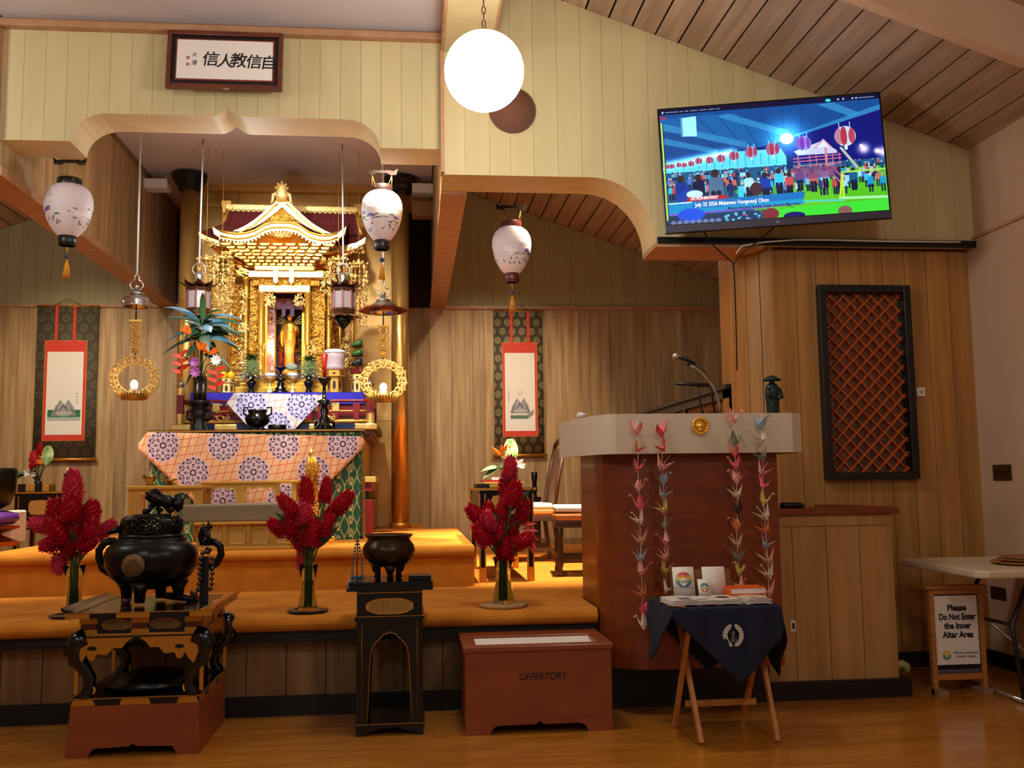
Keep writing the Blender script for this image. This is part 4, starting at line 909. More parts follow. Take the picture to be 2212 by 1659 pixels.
def ftable():
    z = .745; x0 = 3.03; y0, y1 = 5.02, 5.92
    mat('table_plastic', (206, 186, 156), .5)
    t = thing('folding_table', 'cream plastic folding table against the right wall', 'table', (3.4, 5.5, 0))
    MB().pr([(x0+.05, y0), (3.82, y0), (3.82, y1), (x0+.05, y1), (x0, y1-.05), (x0, y0+.05)], z-.045, z, 'Z').build('tabletop', 'table_plastic', t, bevel=.012)
    MB().tube([(3.34, y0+.1, .02), (3.34, y1-.1, .02)], .014, 8).build('foot_bar', 'silver', t)
    MB().tube([(3.5, 5.3, z-.05), (3.34, 5.25, .42), (3.34, 5.18, .02)], .013, 8).build('leg', 'black_satin', t); MB().tube([(3.5, 5.75, z-.05), (3.34, 5.75, .42), (3.34, 5.8, .02)], .013, 8).build('leg', 'black_satin', t)
    MB().tube([(3.34, 5.5, .42), (3.78, 5.5, .05)], .009, 8).build('brace', 'silver', t); MB().tube([(3.34, 5.25, .42), (3.34, 5.75, .42)], .01, 8).build('crossbar', 'black_satin', t)
    mat('wicker', (176, 116, 60), .7, bump=.9, bscale=90, c2=(140, 84, 40), vscale=50)
    for k, (cx, cy, r, zz, lb) in enumerate(((3.5, 5.35, .17, 0, 'wide flat woven tray lowest on the cream folding table'), (3.52, 5.36, .145, .014, 'middle woven tray in the pile on the folding table'), (3.51, 5.35, .125, .028, 'topmost dark woven tray in the pile on the folding table'))):
        t2 = thing('woven_tray', lb, 'basket', (cx, cy, z+.001+zz), 'woven trays piled on the folding table')
        MB().lathe([(0, 0), (r*.8, 0), (r, .012), (r*.99, .016), (r*.8, .005), (0, .005)], (cx, cy, z+.001+zz), 28).build('dish', 'wicker', t2)
        MB().tube([(cx+r*math.cos(a), cy+r*math.sin(a), z+.015+zz) for a in [2*PI*i/30 for i in range(30)]], .005, 6, closed=True).build('rim', 'wicker', t2)
ftable()
# switches, outlet, thermostat-like button, cone
def plate(nm, c, d, label, cat, m='white_paper', ax='Y', extra=None):
    t = thing(nm, label, cat, c); 
    if ax == 'Y': MB().b(c[0]-d[0]/2, c[0]+d[0]/2, c[1]-d[2], c[1], c[2]-d[1]/2, c[2]+d[1]/2).build('cover_plate', m, t, bevel=.003)
    else: MB().b(c[0]-d[2], c[0], c[1]-d[0]/2, c[1]+d[0]/2, c[2]-d[1]/2, c[2]+d[1]/2).build('cover_plate', m, t, bevel=.003)
    if extra: extra(t, Vector(c))
mat('bronze_plate', (76, 52, 26), .35, metal=.6)
plate('wall_button', P(1987, 847, 6.3), (.058, .062, .02), 'small square white switch on the panelled wall right of the lattice window', 'switch', extra=lambda t, c: MB().lathe([(0, 0), (.016, 0), (.016, .004), (0, .005)], c+Vector((0, -.02, 0)), 20, M=R3).build('knob', 'table_plastic', t))
plate('light_switch', PXX(2166, 1021, 3.85), (.2, .105, .008), 'dark bronze plate with three switches on the right wall', 'switch', 'bronze_plate', 'X',
      lambda t, c: [MB().b(c.x-.016, c.x-.008, c.y+dy-.006, c.y+dy+.006, c.z-.012, c.z+.012).build('toggle', 'black_satin', t) for dy in (-.055, 0, .055)])
plate('wall_outlet', PXX(2158, 1281, 3.85), (.16, .08, .012), 'brown outlet on the right wall beneath the folding table', 'outlet', 'bronze_plate', 'X', lambda t, c: MB().b(c.x-.014, c.x-.012, c.y-.02, c.y+.02, c.z-.02, c.z+.02).build('socket', 'black_satin', t))
plate('wall_outlet', P(1713, 1352, 5.515), (.03, .065, .006), 'cream outlet on the side counter right of the navy cloth', 'outlet', extra=lambda t, c: MB().b(c.x-.007, c.x+.007, c.y-.008, c.y-.006, c.z-.018, c.z+.018).build('socket', 'black_satin', t))
plate('wall_box', P(1583, 736, 6.9), (.035, .075, .05), 'small white box high on the wall edge beside the lectern microphone', 'box', ax='Y', extra=lambda t, c: MB().b(c.x-.006, c.x+.006, c.y-.02, c.y, c.z-.4, c.z-.037).build('conduit', 'white_paper', t))
mat('pale_yellow', (206, 200, 120), .6)
cc = P(1957, 1438, 5.85)
t = thing('door_stop', 'pale yellow rounded object sticking out beside the end of the counter', 'stopper', (cc.x-.01, cc.y, cc.z))
MB().tube([cc+Vector((-.085, 0, .005)), cc+Vector((-.02, 0, .012)), cc+Vector((.005, 0, -.005)), cc+Vector((.008, 0, -.035))], [.02, .024, .024, .02], 12).build('body', 'pale_yellow', t)
# ================================================================== ALTAR
CX = -1.235
def brocade(w_, h_, pts, R, bg, grid, disc, mark, seed=1):
    """printed altar cloth: red lattice lines on cream with rows of pierced-looking rosettes"""
    I = Img(w_, h_, bg); rnd = random.Random(seed)
    for k in range(10):
        x = rnd.uniform(0, w_); I.line(x, 0, x+rnd.uniform(-200, 200), h_, 26, [min(255, int(c*1.12)) for c in bg], .35); x = rnd.uniform(0, w_); I.line(x, 0, x+rnd.uniform(-200, 200), h_, 18, [int(c*.9) for c in bg], .35)
    k = -h_
    while k < w_+h_: I.line(k, h_, k+h_*.3, 0, 3, grid); k += 44
    k = -80
    while k < h_+200: I.line(0, k, w_, k-w_*.13, 3, grid); k += 46
    for cx, cy in pts:
        if True:
            x0, x1, y0, y1 = max(0, int(cx-R*1.2)), min(w_, int(cx+R*1.2)), max(0, int(cy-R*1.2)), min(h_, int(cy+R*1.2))
            if x1-x0 < 2 or y1-y0 < 2: continue
            X, Y = I.X[y0:y1, x0:x1]-cx, I.Y[y0:y1, x0:x1]-cy; r = np.hypot(X, Y)/R; a = np.arctan2(Y, X)
            sub = I.a[y0:y1, x0:x1]
            d = r < 1+.06*np.cos(a*16); sub[d] = np.array(disc)/255.
            mk = (r > .12) & (r < .2)
            p = np.abs(((a/(2*PI/8)) % 1)-.5)*2
            mk |= (r > .3) & (r < .55) & (np.abs((1-p)-.0) < .42*np.sin(np.clip((r-.28)/.3, 0, 1)*PI)) & ~((r > .36) & (r < .47) & ((1-p) < .16))
            q = np.abs((((a+PI/8)/(2*PI/8)) % 1)-.5)*2
            mk |= (r > .6) & (r < .7) & ((1-q) < .45) & ((1-q) > .12)
            s16 = np.abs(((a/(2*PI/16)) % 1)-.5)*2
            mk |= (r > .8) & (r < .92) & ((1-s16) < .4); mk |= (r > .68) & (r < .86) & ((1-s16) > .62) & ((1-s16) < .8)
            sub[mk & d] = np.array(mark)/255.; I.a[y0:y1, x0:x1] = sub
    return I.a
imgmat_big = imgmat('altar_cloth_print', brocade(1400, 760, [((x-290)*2.745, (y-925)*2.76) for y, x0 in ((962, 352), (1020, 288), (1080, 352), (1140, 288)) for x in range(x0, 860, 129)], 95, (222, 176, 134), (200, 58, 34), (204, 178, 196), (34, 20, 40)), .8)
imgmat_small = imgmat('upper_cloth_print', brocade(700, 297, [((x-478)*2.966, (y-846)*2.966) for x, y in ((542, 875), (651, 874), (596, 922))], 100, (232, 220, 214), (206, 130, 110), (206, 200, 236), (44, 36, 90), 4), .8)
def green_print():
    I = Img(512, 512, (14, 84, 52))
    for cx in range(-64, 600, 128):
        for k in range(0, 512, 4):
            for s in (1, -1):
                x = cx+s*(22+22*math.cos(k/512*4*PI+(0 if (cx+64)//128 % 2 else PI))); I.rect(x-4, k, x+4, k+5, (196, 188, 120))
    for cx in range(0, 600, 128):
        for cy in range(-64, 600, 128):
            o = 64 if (cx//128) % 2 else 0; y = cy+o
            I.ell(cx, y, 34, 46, (96, 112, 62)); I.ell(cx, y-6, 26, 32, (170, 166, 110))
            for a in range(8): I.line(cx, y, cx+30*math.cos(a*PI/4), y-6+36*math.sin(a*PI/4), 3, (36, 84, 50))
            I.ell(cx, y+34, 14, 12, (206, 180, 90))
    return I.a
green_mat = imgmat('green_brocade', green_print(), .6)
def carve(mb, x0, x1, z0, z1, y, n, s=.018, seed=0, d=.012):
    rnd = random.Random(seed)
    for k in range(n):
        x, z = rnd.uniform(x0, x1), rnd.uniform(z0, z1); q = rnd.uniform(.6, 1.2)*s; t = rnd.random()
        if t < .45:
            a0 = rnd.uniform(0, 6.3); pts = [Vector((x+q*(1-.1*i)*math.cos(a0+i*.75), y-d*(.4+.1*i), z+q*(1-.1*i)*math.sin(a0+i*.75))) for i in range(7)]
            mb.tube(pts, [q*.3*(1-.08*i) for i in range(7)], 5)
        elif t < .75:
            for i in range(5):
                a = i*2*PI/5+rnd.random(); mb.ball((x+q*.55*math.cos(a), y-d*.5, z+q*.55*math.sin(a)), (q*.38, d*.6, q*.38), 6, 4)
        else: mb.leaf((x, y-d, z), (rnd.uniform(-1, 1), -.3, rnd.uniform(-1, 1)), (0, -1, 0), q*2, q*.9, 0, 3)
    return mb
# ---- stepped altar platform (lower) with railing
def dais():
    t = thing('altar_dais', 'red and gold altar dais with railing that carries the golden shrine', 'altar', (CX, 9.2, ZU))
    Yf = 8.55; x0, x1 = P(368, 920, Yf).x, P(816, 920, Yf).x; zs = P(600, 915, Yf).z; zb = P(600, 930, Yf).z
    MB().b(x0, x1, Yf, 9.95, zb, zs).build('slab', 'black_satin', t, bevel=.01)
    mat('blue_black', (16, 34, 72), .25, coat=.5)
    for a, b, m in ((368, 412, 'gold_pale'), (463, 512, 'gold_pale'), (667, 722, 'gold_pale'), (766, 816, 'gold_pale'), (512, 667, 'blue_black'), (722, 766, 'blue_black'), (412, 463, 'blue_black')):
        p, q = P(a, 920, Yf), P(b, 920, Yf); MB().b(p.x, q.x, Yf-.012, Yf+.01, zb+.002, zs-.002).build('edge_fitting', m, t, bevel=.012 if m == 'gold_pale' else 0)
    MB().b(x0+.04, x1-.04, Yf+.03, 9.93, zb-.04, zb).b(x0+.06, x1-.06, Yf+.06, 9.93, zb-.07, zb-.04).build('moulding', 'maroon', t)
    # waist and foot
    xa, xb = x0+.12, x1-.05
    for z0, z1, g, m in ((ZU, ZU+.30, .0, 'red_lacquer'), (ZU+.30, ZU+.37, .03, 'black_satin'), (ZU+.37, ZU+.45, .005, 'red_lacquer'), (ZU+.45, ZU+.50, -.03, 'gold_pale'), (ZU+.50, zb-.07, .08, 'gold')):
        MB().b(xa+g, xb-g, Yf+.1+g, 9.9, z0, z1).build('tier', m, t, bevel=.004)
    # railing
    zr = P(600, 850, Yf).z
    posts = []
    for px in (390, 800):
        c = P(px, 880, Yf+.04)
        MB().b(c.x-.026, c.x+.026, Yf+.02, Yf+.07, zs, zr+.03).build('post', 'red_lacquer', t); posts.append(c.x)
        for z0, z1 in ((zs, zs+.09), (zr-.01, zr+.05)): MB().lathe([(.036, z0), (.036, z1)], (c.x, Yf+.045, 0), 10, sm=False).build('post_fitting', 'gold_pale', t)
        MB().lathe([(.02, zr+.05), (.022, zr+.06), (.034, zr+.075), (.03, zr+.1), (.008, zr+.118), (0, zr+.128)], (c.x, Yf+.045, 0), 14).build('finial', 'silver', t)
        MB().b(c.x-.022, c.x+.022, 9.5, 9.54, zs, zr+.02).build('post', 'red_lacquer', t)
    h = zr-zs
    for s, xp in ((1, posts[0]), (-1, posts[1])):
        L_ = .62
        for z, m, r in ((zs+.02, 'gold_paint', .02), (zs+.11, 'gold_paint', .009), (zs+.2, 'red_lacquer', .015)):
            e_ = .10 if r == .015 else 0
            pts = [(xp+s*L_*i/8, Yf+.045, z-(e_*max(0, (i-4)/4)**2)) for i in range(9)]
            MB().tube(pts, r, 6).build('rail', m, t)
        for k, q in enumerate((.12, .3, .48)):
            MB().b(xp+s*q-.022, xp+s*q+.022, Yf+.03, Yf+.06, zs, zs+.11).build('rail_block', 'red_lacquer', t)
            MB().b(xp+s*q-.03, xp+s*q+.03, Yf+.028, Yf+.062, zs+.11, zs+.18).build('rail_bracket', 'red_lacquer' if k == 0 else 'gold_pale', t)
        carve(MB(), xp+s*.36-.05, xp+s*.36+.06, zs+.05, zs+.18, Yf+.03, 12, .02, 5).build('carved_flower', 'gold_pale', t)
        MB().tube([(xp, y, zs+.2) for y in (Yf+.07, 9.5)], .014, 6).build('rail', 'red_lacquer', t)
    # inner deck on which the offerings stand
    zd = P(600, 849, 8.72).z
    MB().b(posts[0]+.05, posts[1]-.05, 8.72, 9.95, zs, zd).build('deck', 'red_lacquer', t)
    return zs, zd, posts
ZS, ZD, RP = dais()
def hanging(name, poly, Y, m, label, cat, fit, parent=None, sag=.0, top=None, top_depth=.3):
    """cloth hanging over a front edge: outline in photo pixels on the plane Y, with a strip lying on the top"""
    pts = [P(x, y, Y) for x, y in poly]
    (ux0, uy0, ux1, uy1) = fit; a, b = P(ux0, uy0, Y), P(ux1, uy1, Y)
    # fill by scanlines
    ymin, ymax = min(p.z for p in pts), max(p.z for p in pts); n = 18; rows = []
    def span(z):
        xs = []
        for i in range(len(pts)):
            p, q = pts[i], pts[(i+1) % len(pts)]
            if (p.z > z) != (q.z > z): xs.append(p.x+(q.x-p.x)*(z-p.z)/(q.z-p.z))
        return min(xs), max(xs)
    for k in range(n+1):
        z = ymax-(ymax-ymin)*(k/n*.998+.001); rows.append((z, *span(z)))
    mb = MB(); nu = 40; v = []; uv = []
    for z, xa, xb in rows:
        for i in range(nu+1):
            x = xa+(xb-xa)*i/nu; v.append(Vector((x, Y-.004-sag*abs(math.sin(x*23))*min(1, (ymax-z)*4), z))); uv.append(((x-a.x)/(b.x-a.x), (z-b.z)/(a.z-b.z)))
    w1 = nu+1; f = [(k*w1+i, (k+1)*w1+i, (k+1)*w1+i+1, k*w1+i+1) for k in range(n) for i in range(nu)]
    if top:
        o = len(v); z, xa, xb = rows[0]
        for i in range(nu+1): v.append(Vector((xa+(xb-xa)*i/nu, Y+top_depth, z+.0))); uv.append(((xa+(xb-xa)*i/nu-a.x)/(b.x-a.x), 1.0))
        f += [(i, i+1, o+i+1, o+i) for i in range(nu)]
    mb.add(v, f, True, uv)
    o = mb.build(name, m, parent); s = o.modifiers.new('s', 'SOLIDIFY'); s.thickness = .004; s.offset = 0
    if label: tag(o, label, cat)
    return o
bc = MB().b(RP[0]+.06, RP[1]-.06, 8.7, 8.716, ZD-.10, ZD+.004).b(RP[0]+.06, RP[1]-.06, 8.7, 9.3, ZD+.001, ZD+.005).build('blue_cloth', 'blue_cloth'); tag(bc, 'plain bright blue cloth hanging over the shrine deck edge behind the red railing', 'cloth')
hanging('upper_altar_cloth', [(506, 849), (696, 849), (698, 864), (636, 929), (560, 929), (531, 916), (489, 872)], 8.5, imgmat_small, 'white altar cloth with lilac rosettes hanging in a point under the shrine', 'cloth', (478, 846, 714, 946), sag=.008, top=True, top_depth=.22)
# ---- front table with brocade cover and printed cloth
def front_table():
    Yf = 7.9; x0, x1 = P(322, 1100, Yf).x, P(779, 1100, Yf).x; zt = P(550, 928, Yf).z
    t = thing('altar_table', 'long altar table fully covered by green and gold brocade', 'table', (CX, Yf+.3, ZU))
    MB().b(x0-.02, x1+.02, Yf-.02, Yf+.58, zt-.02, zt).build('tabletop', 'black_satin', t, bevel=.004)
    MB().b(x0-.03, x1+.03, Yf-.028, Yf-.018, zt-.016, zt-.006).build('gold_edge', 'gold_fitting', t)
    def skirt(u, v):
        x = x0+(x1-x0)*u; return Vector((x, Yf+.0-.012*math.sin(x*30)*(1-v)-.02*(1-v), ZU+.004+(zt-.02-ZU)*v))
    g = MB().grid(skirt, 80, 4); g.uv = {k: [(a*4.2, b*2.1) for a, b in q] for k, q in g.uv.items()}
    g.build('brocade_skirt', green_mat, t)
    for xx in (x0, x1):
        g = MB().grid(lambda u, v: Vector((xx+(.015 if xx > CX else -.015)*(1-v), Yf+.56*u, ZU+.004+(zt-.02-ZU)*v)), 8, 3); g.uv = {k: [(a*1.6, b*2.1) for a, b in q] for k, q in g.uv.items()}
        g.build('brocade_skirt', green_mat, t)
    MB().b(x0+.02, x1-.02, Yf+.02, Yf+.54, ZU, zt-.02).build('body', 'black_satin', t)
    hanging('printed_altar_cloth', [(318, 934), (777, 935), (791, 958), (786, 966), (600, 1156), (500, 1156), (295, 968), (297, 962)], Yf-.045, imgmat_big, 'peach altar cloth with red lattice and round rosettes hanging in a wide point', 'cloth', (290, 925, 800, 1200), sag=.006, top=True, top_depth=.0)
    return zt
ZT = front_table()
# ---- golden shrine
def shrine():
    t = thing('golden_shrine', 'tall ornate golden Buddhist shrine with curved gables and maroon roof', 'shrine', (CX, 9.3, ZD))
    Y0 = 9.05
    def q(x, y, Y=Y0): p = P(x, y, Y); return p.x, p.z
    X = lambda px, Y=Y0: P(px, 640, Y).x
    Z = lambda py, Y=Y0: P(609, py, Y).z
    # stepped pedestal
    for i, (a, b, y0_, y1_, d) in enumerate(((515, 722, 849, 838, .0), (522, 716, 838, 828, .04), (530, 708, 828, 818, .07))):
        MB().b(X(a), X(b), 8.95+d, 9.75, Z(y0_) if i else ZD, Z(y1_)).build('pedestal_step', 'gold', t, bevel=.006)
    zb, zl = Z(818), Z(603)
    for px, Y, r in ((565, 9.05, .028), (665, 9.05, .028), (532, 9.15, .024), (711, 9.15, .024)):
        x = X(px, Y); c = MB().lathe([(r*1.4, zb), (r*1.4, zb+.04), (r, zb+.06), (r, zb+.3), (r*1.15, zb+.32), (r, zb+.34), (r, zl-.14), (r*1.2, zl-.13), (r, zl-.11), (r, zl), (r*1.6, zl+.01), (r*1.6, zl+.04)], (x, Y, 0), 16).build('column', 'gold', t)
        carve(MB(), x-r*.9, x+r*.9, zb+.04, zb+.28, Y-r, 14, .014, px).build('column_carving', 'gold_pale', c)
    # carved side panels between the columns, and further out
    for a, b, Y, sd in ((540, 558, 9.12, 1), (673, 702, 9.12, 2), (497, 524, 9.3, 3), (718, 735, 9.3, 4)):
        o = MB().b(X(a, Y), X(b, Y), Y+.01, Y+.03, zb, zl).build('side_panel', 'gold_carved', t)
        carve(MB(), X(a, Y)+.005, X(b, Y)-.005, zb+.02, zl-.02, Y, 70, .02, sd).build('panel_carving', 'gold', o)
    for px in (735, 762, 497): MB().lathe([(.012, zb), (.012, zl-.05)], (X(px, 9.25), 9.25, 0), 10).build('slim_column', 'gold', t)
    carve(MB(), X(738, 9.25), X(760, 9.25), zb+.05, zl-.1, 9.27, 60, .026, 8).build('lotus_carving', 'gold_pale', t)
    carve(MB(), X(522), X(535), zb-.02, zl-.1, 9.0, 46, .026, 9).build('lotus_carving', 'gold_pale', t)
    carve(MB(), X(672), X(686), zb-.02, zb+.35, 8.98, 30, .024, 19).build('lotus_carving', 'gold_pale', t)
    # niche
    mat('niche_dark', (44, 22, 20), .5); mat('niche_purple', (112, 60, 74), .6, bump=.6, bscale=60, c2=(196, 150, 160), vscale=22)
    MB().b(X(545), X(690), 9.72, 9.74, zb, Z(560)).build('niche_back', 'niche_dark', t)
    MB().b(X(571), X(576), 9.1, 9.7, zb, zl-.1).b(X(660), X(664), 9.1, 9.7, zb, zl-.1).build('niche_wall', 'gold', t)
    for a, b in ((575, 594), (679, 684)):
        MB().b(X(a, 9.3), X(b, 9.3), 9.28, 9.3, zb, Z(665, 9.3)).build('door_leaf', 'niche_purple', t)
    for k, y in enumerate((690, 728, 765, 800)):
        carve(MB(), X(578, 9.25), X(590, 9.25), Z(y+9, 9.25), Z(y-9, 9.25), 9.275, 8, .016, k+30).build('door_rosette', 'petal_white' if k % 2 else 'gold_pale', t)
    # inner cabinet around the figure
    MB().b(X(592, 9.6), X(598, 9.6), 9.55, 9.62, zb, Z(668, 9.6)).b(X(654, 9.6), X(659, 9.6), 9.55, 9.62, zb, Z(668, 9.6)).build('inner_post', 'gold', t)
    carve(MB(), X(600, 9.65), X(652, 9.65), zb+.02, Z(720, 9.65), 9.71, 110, .02, 77).build('inner_carving', 'gold_carved', t)
    carve(MB(), X(572), X(594), Z(662), Z(634), 9.06, 30, .02, 12).build('bracket_carving', 'gold_pale', t); carve(MB(), X(638), X(660), Z(662), Z(634), 9.06, 30, .02, 13).build('bracket_carving', 'gold_pale', t)
    # lintels, frieze and tablets
    MB().b(X(560), X(670), 9.02, 9.08, Z(632), Z(617)).build('lower_lintel', 'gold_pale', t, bevel=.004)
    MB().b(X(545), X(690), 9.04, 9.09, Z(617), Z(602)).build('frieze_board', 'gold_carved', t)
    carve(MB(), X(568), X(662), Z(615), Z(604), 9.035, 40, .016, 21).build('frieze_carving', 'gold', t)
    MB().b(X(538), X(700), 8.99, 9.09, Z(602), Z(588)).build('upper_lintel', 'gold_pale', t, bevel=.004)
    MB().b(X(552), X(680), 8.97, 9.09, Z(588), Z(578)).build('upper_lintel', 'gold', t, bevel=.004)
    for px in (598, 632):
        MB().pr([(X(px-5), Z(612)), (X(px), Z(618)), (X(px+5), Z(612)), (X(px+5), Z(584)), (X(px-5), Z(584))], 8.955, 8.97).build('tablet', 'gold_pale', t)
    for s in (-1, 1):
        xx = CX+s*.4; carve(MB(), min(xx, xx+s*.12), max(xx, xx+s*.12), Z(630), Z(600), 9.05, 26, .024, 40+s).build('beam_nose', 'gold_pale', t)
    # bracket blocks, seven rows widening upward and forward
    base = MB(local=True).pr([(-.5, 0), (-.36, -.5), (.36, -.5), (.5, 0), (.5, .35), (-.5, .35)], -.5, .5).build('bracket_block', 'gold', t)
    first = True; me = base.data
    for r in range(7):
        zz = Z(574-r*5.6); yy = 9.02-r*.028; hw = .235+r*.028; n = 7+(r % 2)
        for k in range(-1, n+1):
            x = CX+.02+(k-(n-1)/2)*(2*hw/n); out = abs(x-CX) > hw+.01
            o = base if first else bpy.data.objects.new('bracket_block', me)
            if not first: COL.objects.link(o); o.parent = t
            first = False; o.location = Vector((x, yy+(.06*(abs(x-CX)-hw) if out else 0), zz))-WL[t]; o.scale = (2*hw/n*.74, .07, .021)
    MB().pr([(CX-.26, Z(578)), (CX+.28, Z(578)), (CX+.46, Z(536)), (CX-.44, Z(536))], 9.06, 9.1).build('bracket_board', 'gold_carved', t)
    rnd = random.Random(9)
    for s in (-1, 1):
        mb = MB()
        for k in range(60):
            u, v = rnd.random(), rnd.random(); x = CX+s*(.27+.36*u*(.4+.6*v)); z = Z(590)+(Z(540)-Z(590))*v
            mb.cb((x, 9.08+.2*u-.08*v, z), (.045, .03, .012), Matrix.Rotation(s*-.3, 3, 'Y'))
        mb.build('corner_brackets', 'gold', t)
    # roofs -----------------------------------------------------------
    def eave(u): return abs(u)**3
    def front_curve(pts, Y): return [P(x, y, Y) for x, y in pts]
    topc = [(459, 490), (475, 500), (495, 504), (513, 506), (533, 504), (552, 498), (563, 491), (574, 485), (588, 482), (609, 481), (630, 483), (644, 487), (655, 494), (668, 503), (690, 509), (712, 509), (730, 503), (748, 489)]
    Yf = 8.88
    tp = front_curve(topc, Yf); bt = front_curve([(x+(3 if x < 500 else -3 if x > 718 else 0), y+(17 if 520 < x < 700 else 15)) for x, y in topc], Yf)
    MB().pr([(p.x, p.z) for p in tp]+[(p.x, p.z) for p in reversed(bt)], Yf, Yf+.06).build('front_eave', 'gold_pale', t)
    md = front_curve([(x, y+9) for x, y in topc[1:-1]], Yf-.012)
    MB().tube(md, .008, 6).tube([p+Vector((0, 0, .045)) for p in md], .01, 6).build('eave_moulding', 'gold', t)
    n = len(tp); mb = MB(); v = []
    rid = Z(466, 9.5)
    for k in range(6):
        u = k/5
        for i, p in enumerate(tp):
            zz = p.z+(rid-p.z)*(u**1.5 if abs(p.x-CX) > .3 else u)+.006; v.append((CX+(p.x-CX)*(1-.02*u), Yf+.03+(9.5-Yf)*u, zz))
    mb.add(v, [(k*n+i, k*n+i+1, (k+1)*n+i+1, (k+1)*n+i) for k in range(5) for i in range(n-1)], True).build('front_roof', 'maroon', t)
    v = [(p.x, Yf+.03, p.z) for p in bt]+[(CX+(p.x-CX)*.6, 9.14, Z(548)) for p in bt]
    MB().add(v, [(i, i+n, i+n+1, i+1) for i in range(n-1)], True).build('soffit', 'gold', t)
    for k in range(34):
        x = tp[1].x+(tp[-2].x-tp[1].x)*k/33; j = min(range(n), key=lambda i: abs(bt[i].x-x))
        if k == 0: rf = MB(local=True).cb((0, .08, 0), (.013, .2, .014)).build('rafter_end', 'gold_pale', t); o = rf
        else: o = bpy.data.objects.new('rafter_end', rf.data); COL.objects.link(o); o.parent = t
        jj = min(n-2, max(0, j if bt[j].x < x else j-1)); f_ = (x-bt[jj].x)/(bt[jj+1].x-bt[jj].x); z = bt[jj].z+(bt[jj+1].z-bt[jj].z)*f_
        o.location = Vector((x, Yf+.02, z-.012))-WL[t]
    # rear, wider eaves
    Yb = 9.2
    tc = [(428, 500), (445, 510), (470, 519), (500, 524), (720, 533), (745, 530), (770, 524), (790, 512)]
    tb = front_curve(tc, Yb); bb_ = front_curve([(x+(3 if x < 500 else -2), y+13) for x, y in tc], Yb)
    MB().pr([(p.x, p.z) for p in tb]+[(p.x, p.z) for p in reversed(bb_)], Yb, Yb+.05).build('rear_eave', 'gold_pale', t)
    n2 = len(tb)
    MB().add([(p.x, Yb+.03, p.z) for p in tb]+[(CX+(p.x-CX)*.72, 9.6, Z(480, 9.6)) for p in tb], [(i, i+1, i+1+n2, i+n2) for i in range(n2-1)], True).build('rear_roof', 'maroon', t)
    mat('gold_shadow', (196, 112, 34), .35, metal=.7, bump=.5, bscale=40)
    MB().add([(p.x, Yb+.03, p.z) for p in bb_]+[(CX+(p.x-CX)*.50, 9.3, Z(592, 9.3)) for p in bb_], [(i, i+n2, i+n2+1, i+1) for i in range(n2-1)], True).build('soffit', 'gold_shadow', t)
    carve(MB(), P(436, 520, Yb).x, P(470, 520, Yb).x, Z(534, Yb), Z(522, Yb), Yb, 18, .016, 51).build('eave_carving', 'gold_pale', t); carve(MB(), P(752, 520, Yb).x, P(786, 520, Yb).x, Z(545, Yb), Z(532, Yb), Yb, 18, .016, 52).build('eave_carving', 'gold_pale', t)
    # main roof face with ridge
    Ym = 9.45
    lo, hi = [(478, 500), (482, 485), (487, 470), (492, 456)], [(781, 508), (776, 492), (773, 478), (770, 462)]
    L_ = [P(x, y, Ym-.12+.03*i) for i, (x, y) in enumerate(lo)]; R_ = [P(x, y, Ym-.12+.03*i) for i, (x, y) in enumerate(hi)]
    v = []; nn = 60
    for a, b in zip(L_, R_): v += [a+(b-a)*(i/nn)+Vector((0, -.006 if i % 2 else 0, 0)) for i in range(nn+1)]
    MB().add(v, [(k*(nn+1)+i, k*(nn+1)+i+1, (k+1)*(nn+1)+i+1, (k+1)*(nn+1)+i) for k in range(3) for i in range(nn)]).build('main_roof', 'maroon', t)
    for E in (L_, R_): MB().tube([p+Vector((0, -.01, 0)) for p in E], .018, 6).build('verge', 'gold_paint', t)
    a, b = P(488, 449, Ym), P(774, 456, Ym)
    MB().bar(a, b, .07, .05, up=(0, 1, 0)).build('ridge', 'gold_pale', t, bevel=.006)
    sc = MB()
    for k in range(26): sc.ball(a+(b-a)*((k+.5)/26)+Vector((0, -.03, -.03)), (.024, .012, .016), 8, 6)
    sc.build('ridge_scallops', 'gold_pale', t)
    for p, s in ((a, -1), (b, 1)):
        MB().bar(p+Vector((0, 0, -.05)), p+Vector((s*.01, 0, .04)), .04, .05).bar(p+Vector((-.04, 0, .045)), p+Vector((.05, 0, .045)), .02, .05).build('ridge_end', 'gold_paint', t)
        MB().tube([p+Vector((-s*.01, -.04, -.02)), p+Vector((-s*.012, -.045, -.1))], .008, 6).build('tassel', 'gold', t)
    # triangular front gable
    Yg = 8.98
    oc = [(609, 425), (600, 431), (590, 438), (578, 450), (560, 466), (545, 478), (530, 487), (516, 494), (503, 499)]
    ic = [(609, 447), (598, 457), (586, 466), (570, 478), (555, 487), (540, 494), (525, 500)]
    orr = [(1218-x+(3 if x < 600 else 0)*0+ (609-x)*.0, y+(609-x)*.045) for x, y in oc]; irr = [(1218-x, y+(609-x)*.045) for x, y in ic]
    left = [P(x, y, Yg) for x, y in oc]+[P(x, y, Yg) for x, y in reversed(ic)]; right = [P(x, y, Yg) for x, y in orr]+[P(x, y, Yg) for x, y in reversed(irr)]
    MB().pr([(p.x, p.z) for p in left], Yg, Yg+.06).build('gable_board', 'gold_pale', t); MB().pr([(p.x, p.z) for p in right], Yg, Yg+.06).build('gable_board', 'gold_pale', t)
    for cc in (oc, orr): MB().tube([P(x, y+9, Yg-.01) for x, y in cc[1:]], .007, 6).build('gable_moulding', 'gold', t)
    MB().pr([(p.x, p.z) for p in [P(609, 446, Yg), P(555, 490, Yg), P(525, 502, Yg), P(693, 508, Yg), P(663, 494, Yg)]], Yg+.04, Yg+.05).build('gable_infill', 'gold_carved', t)
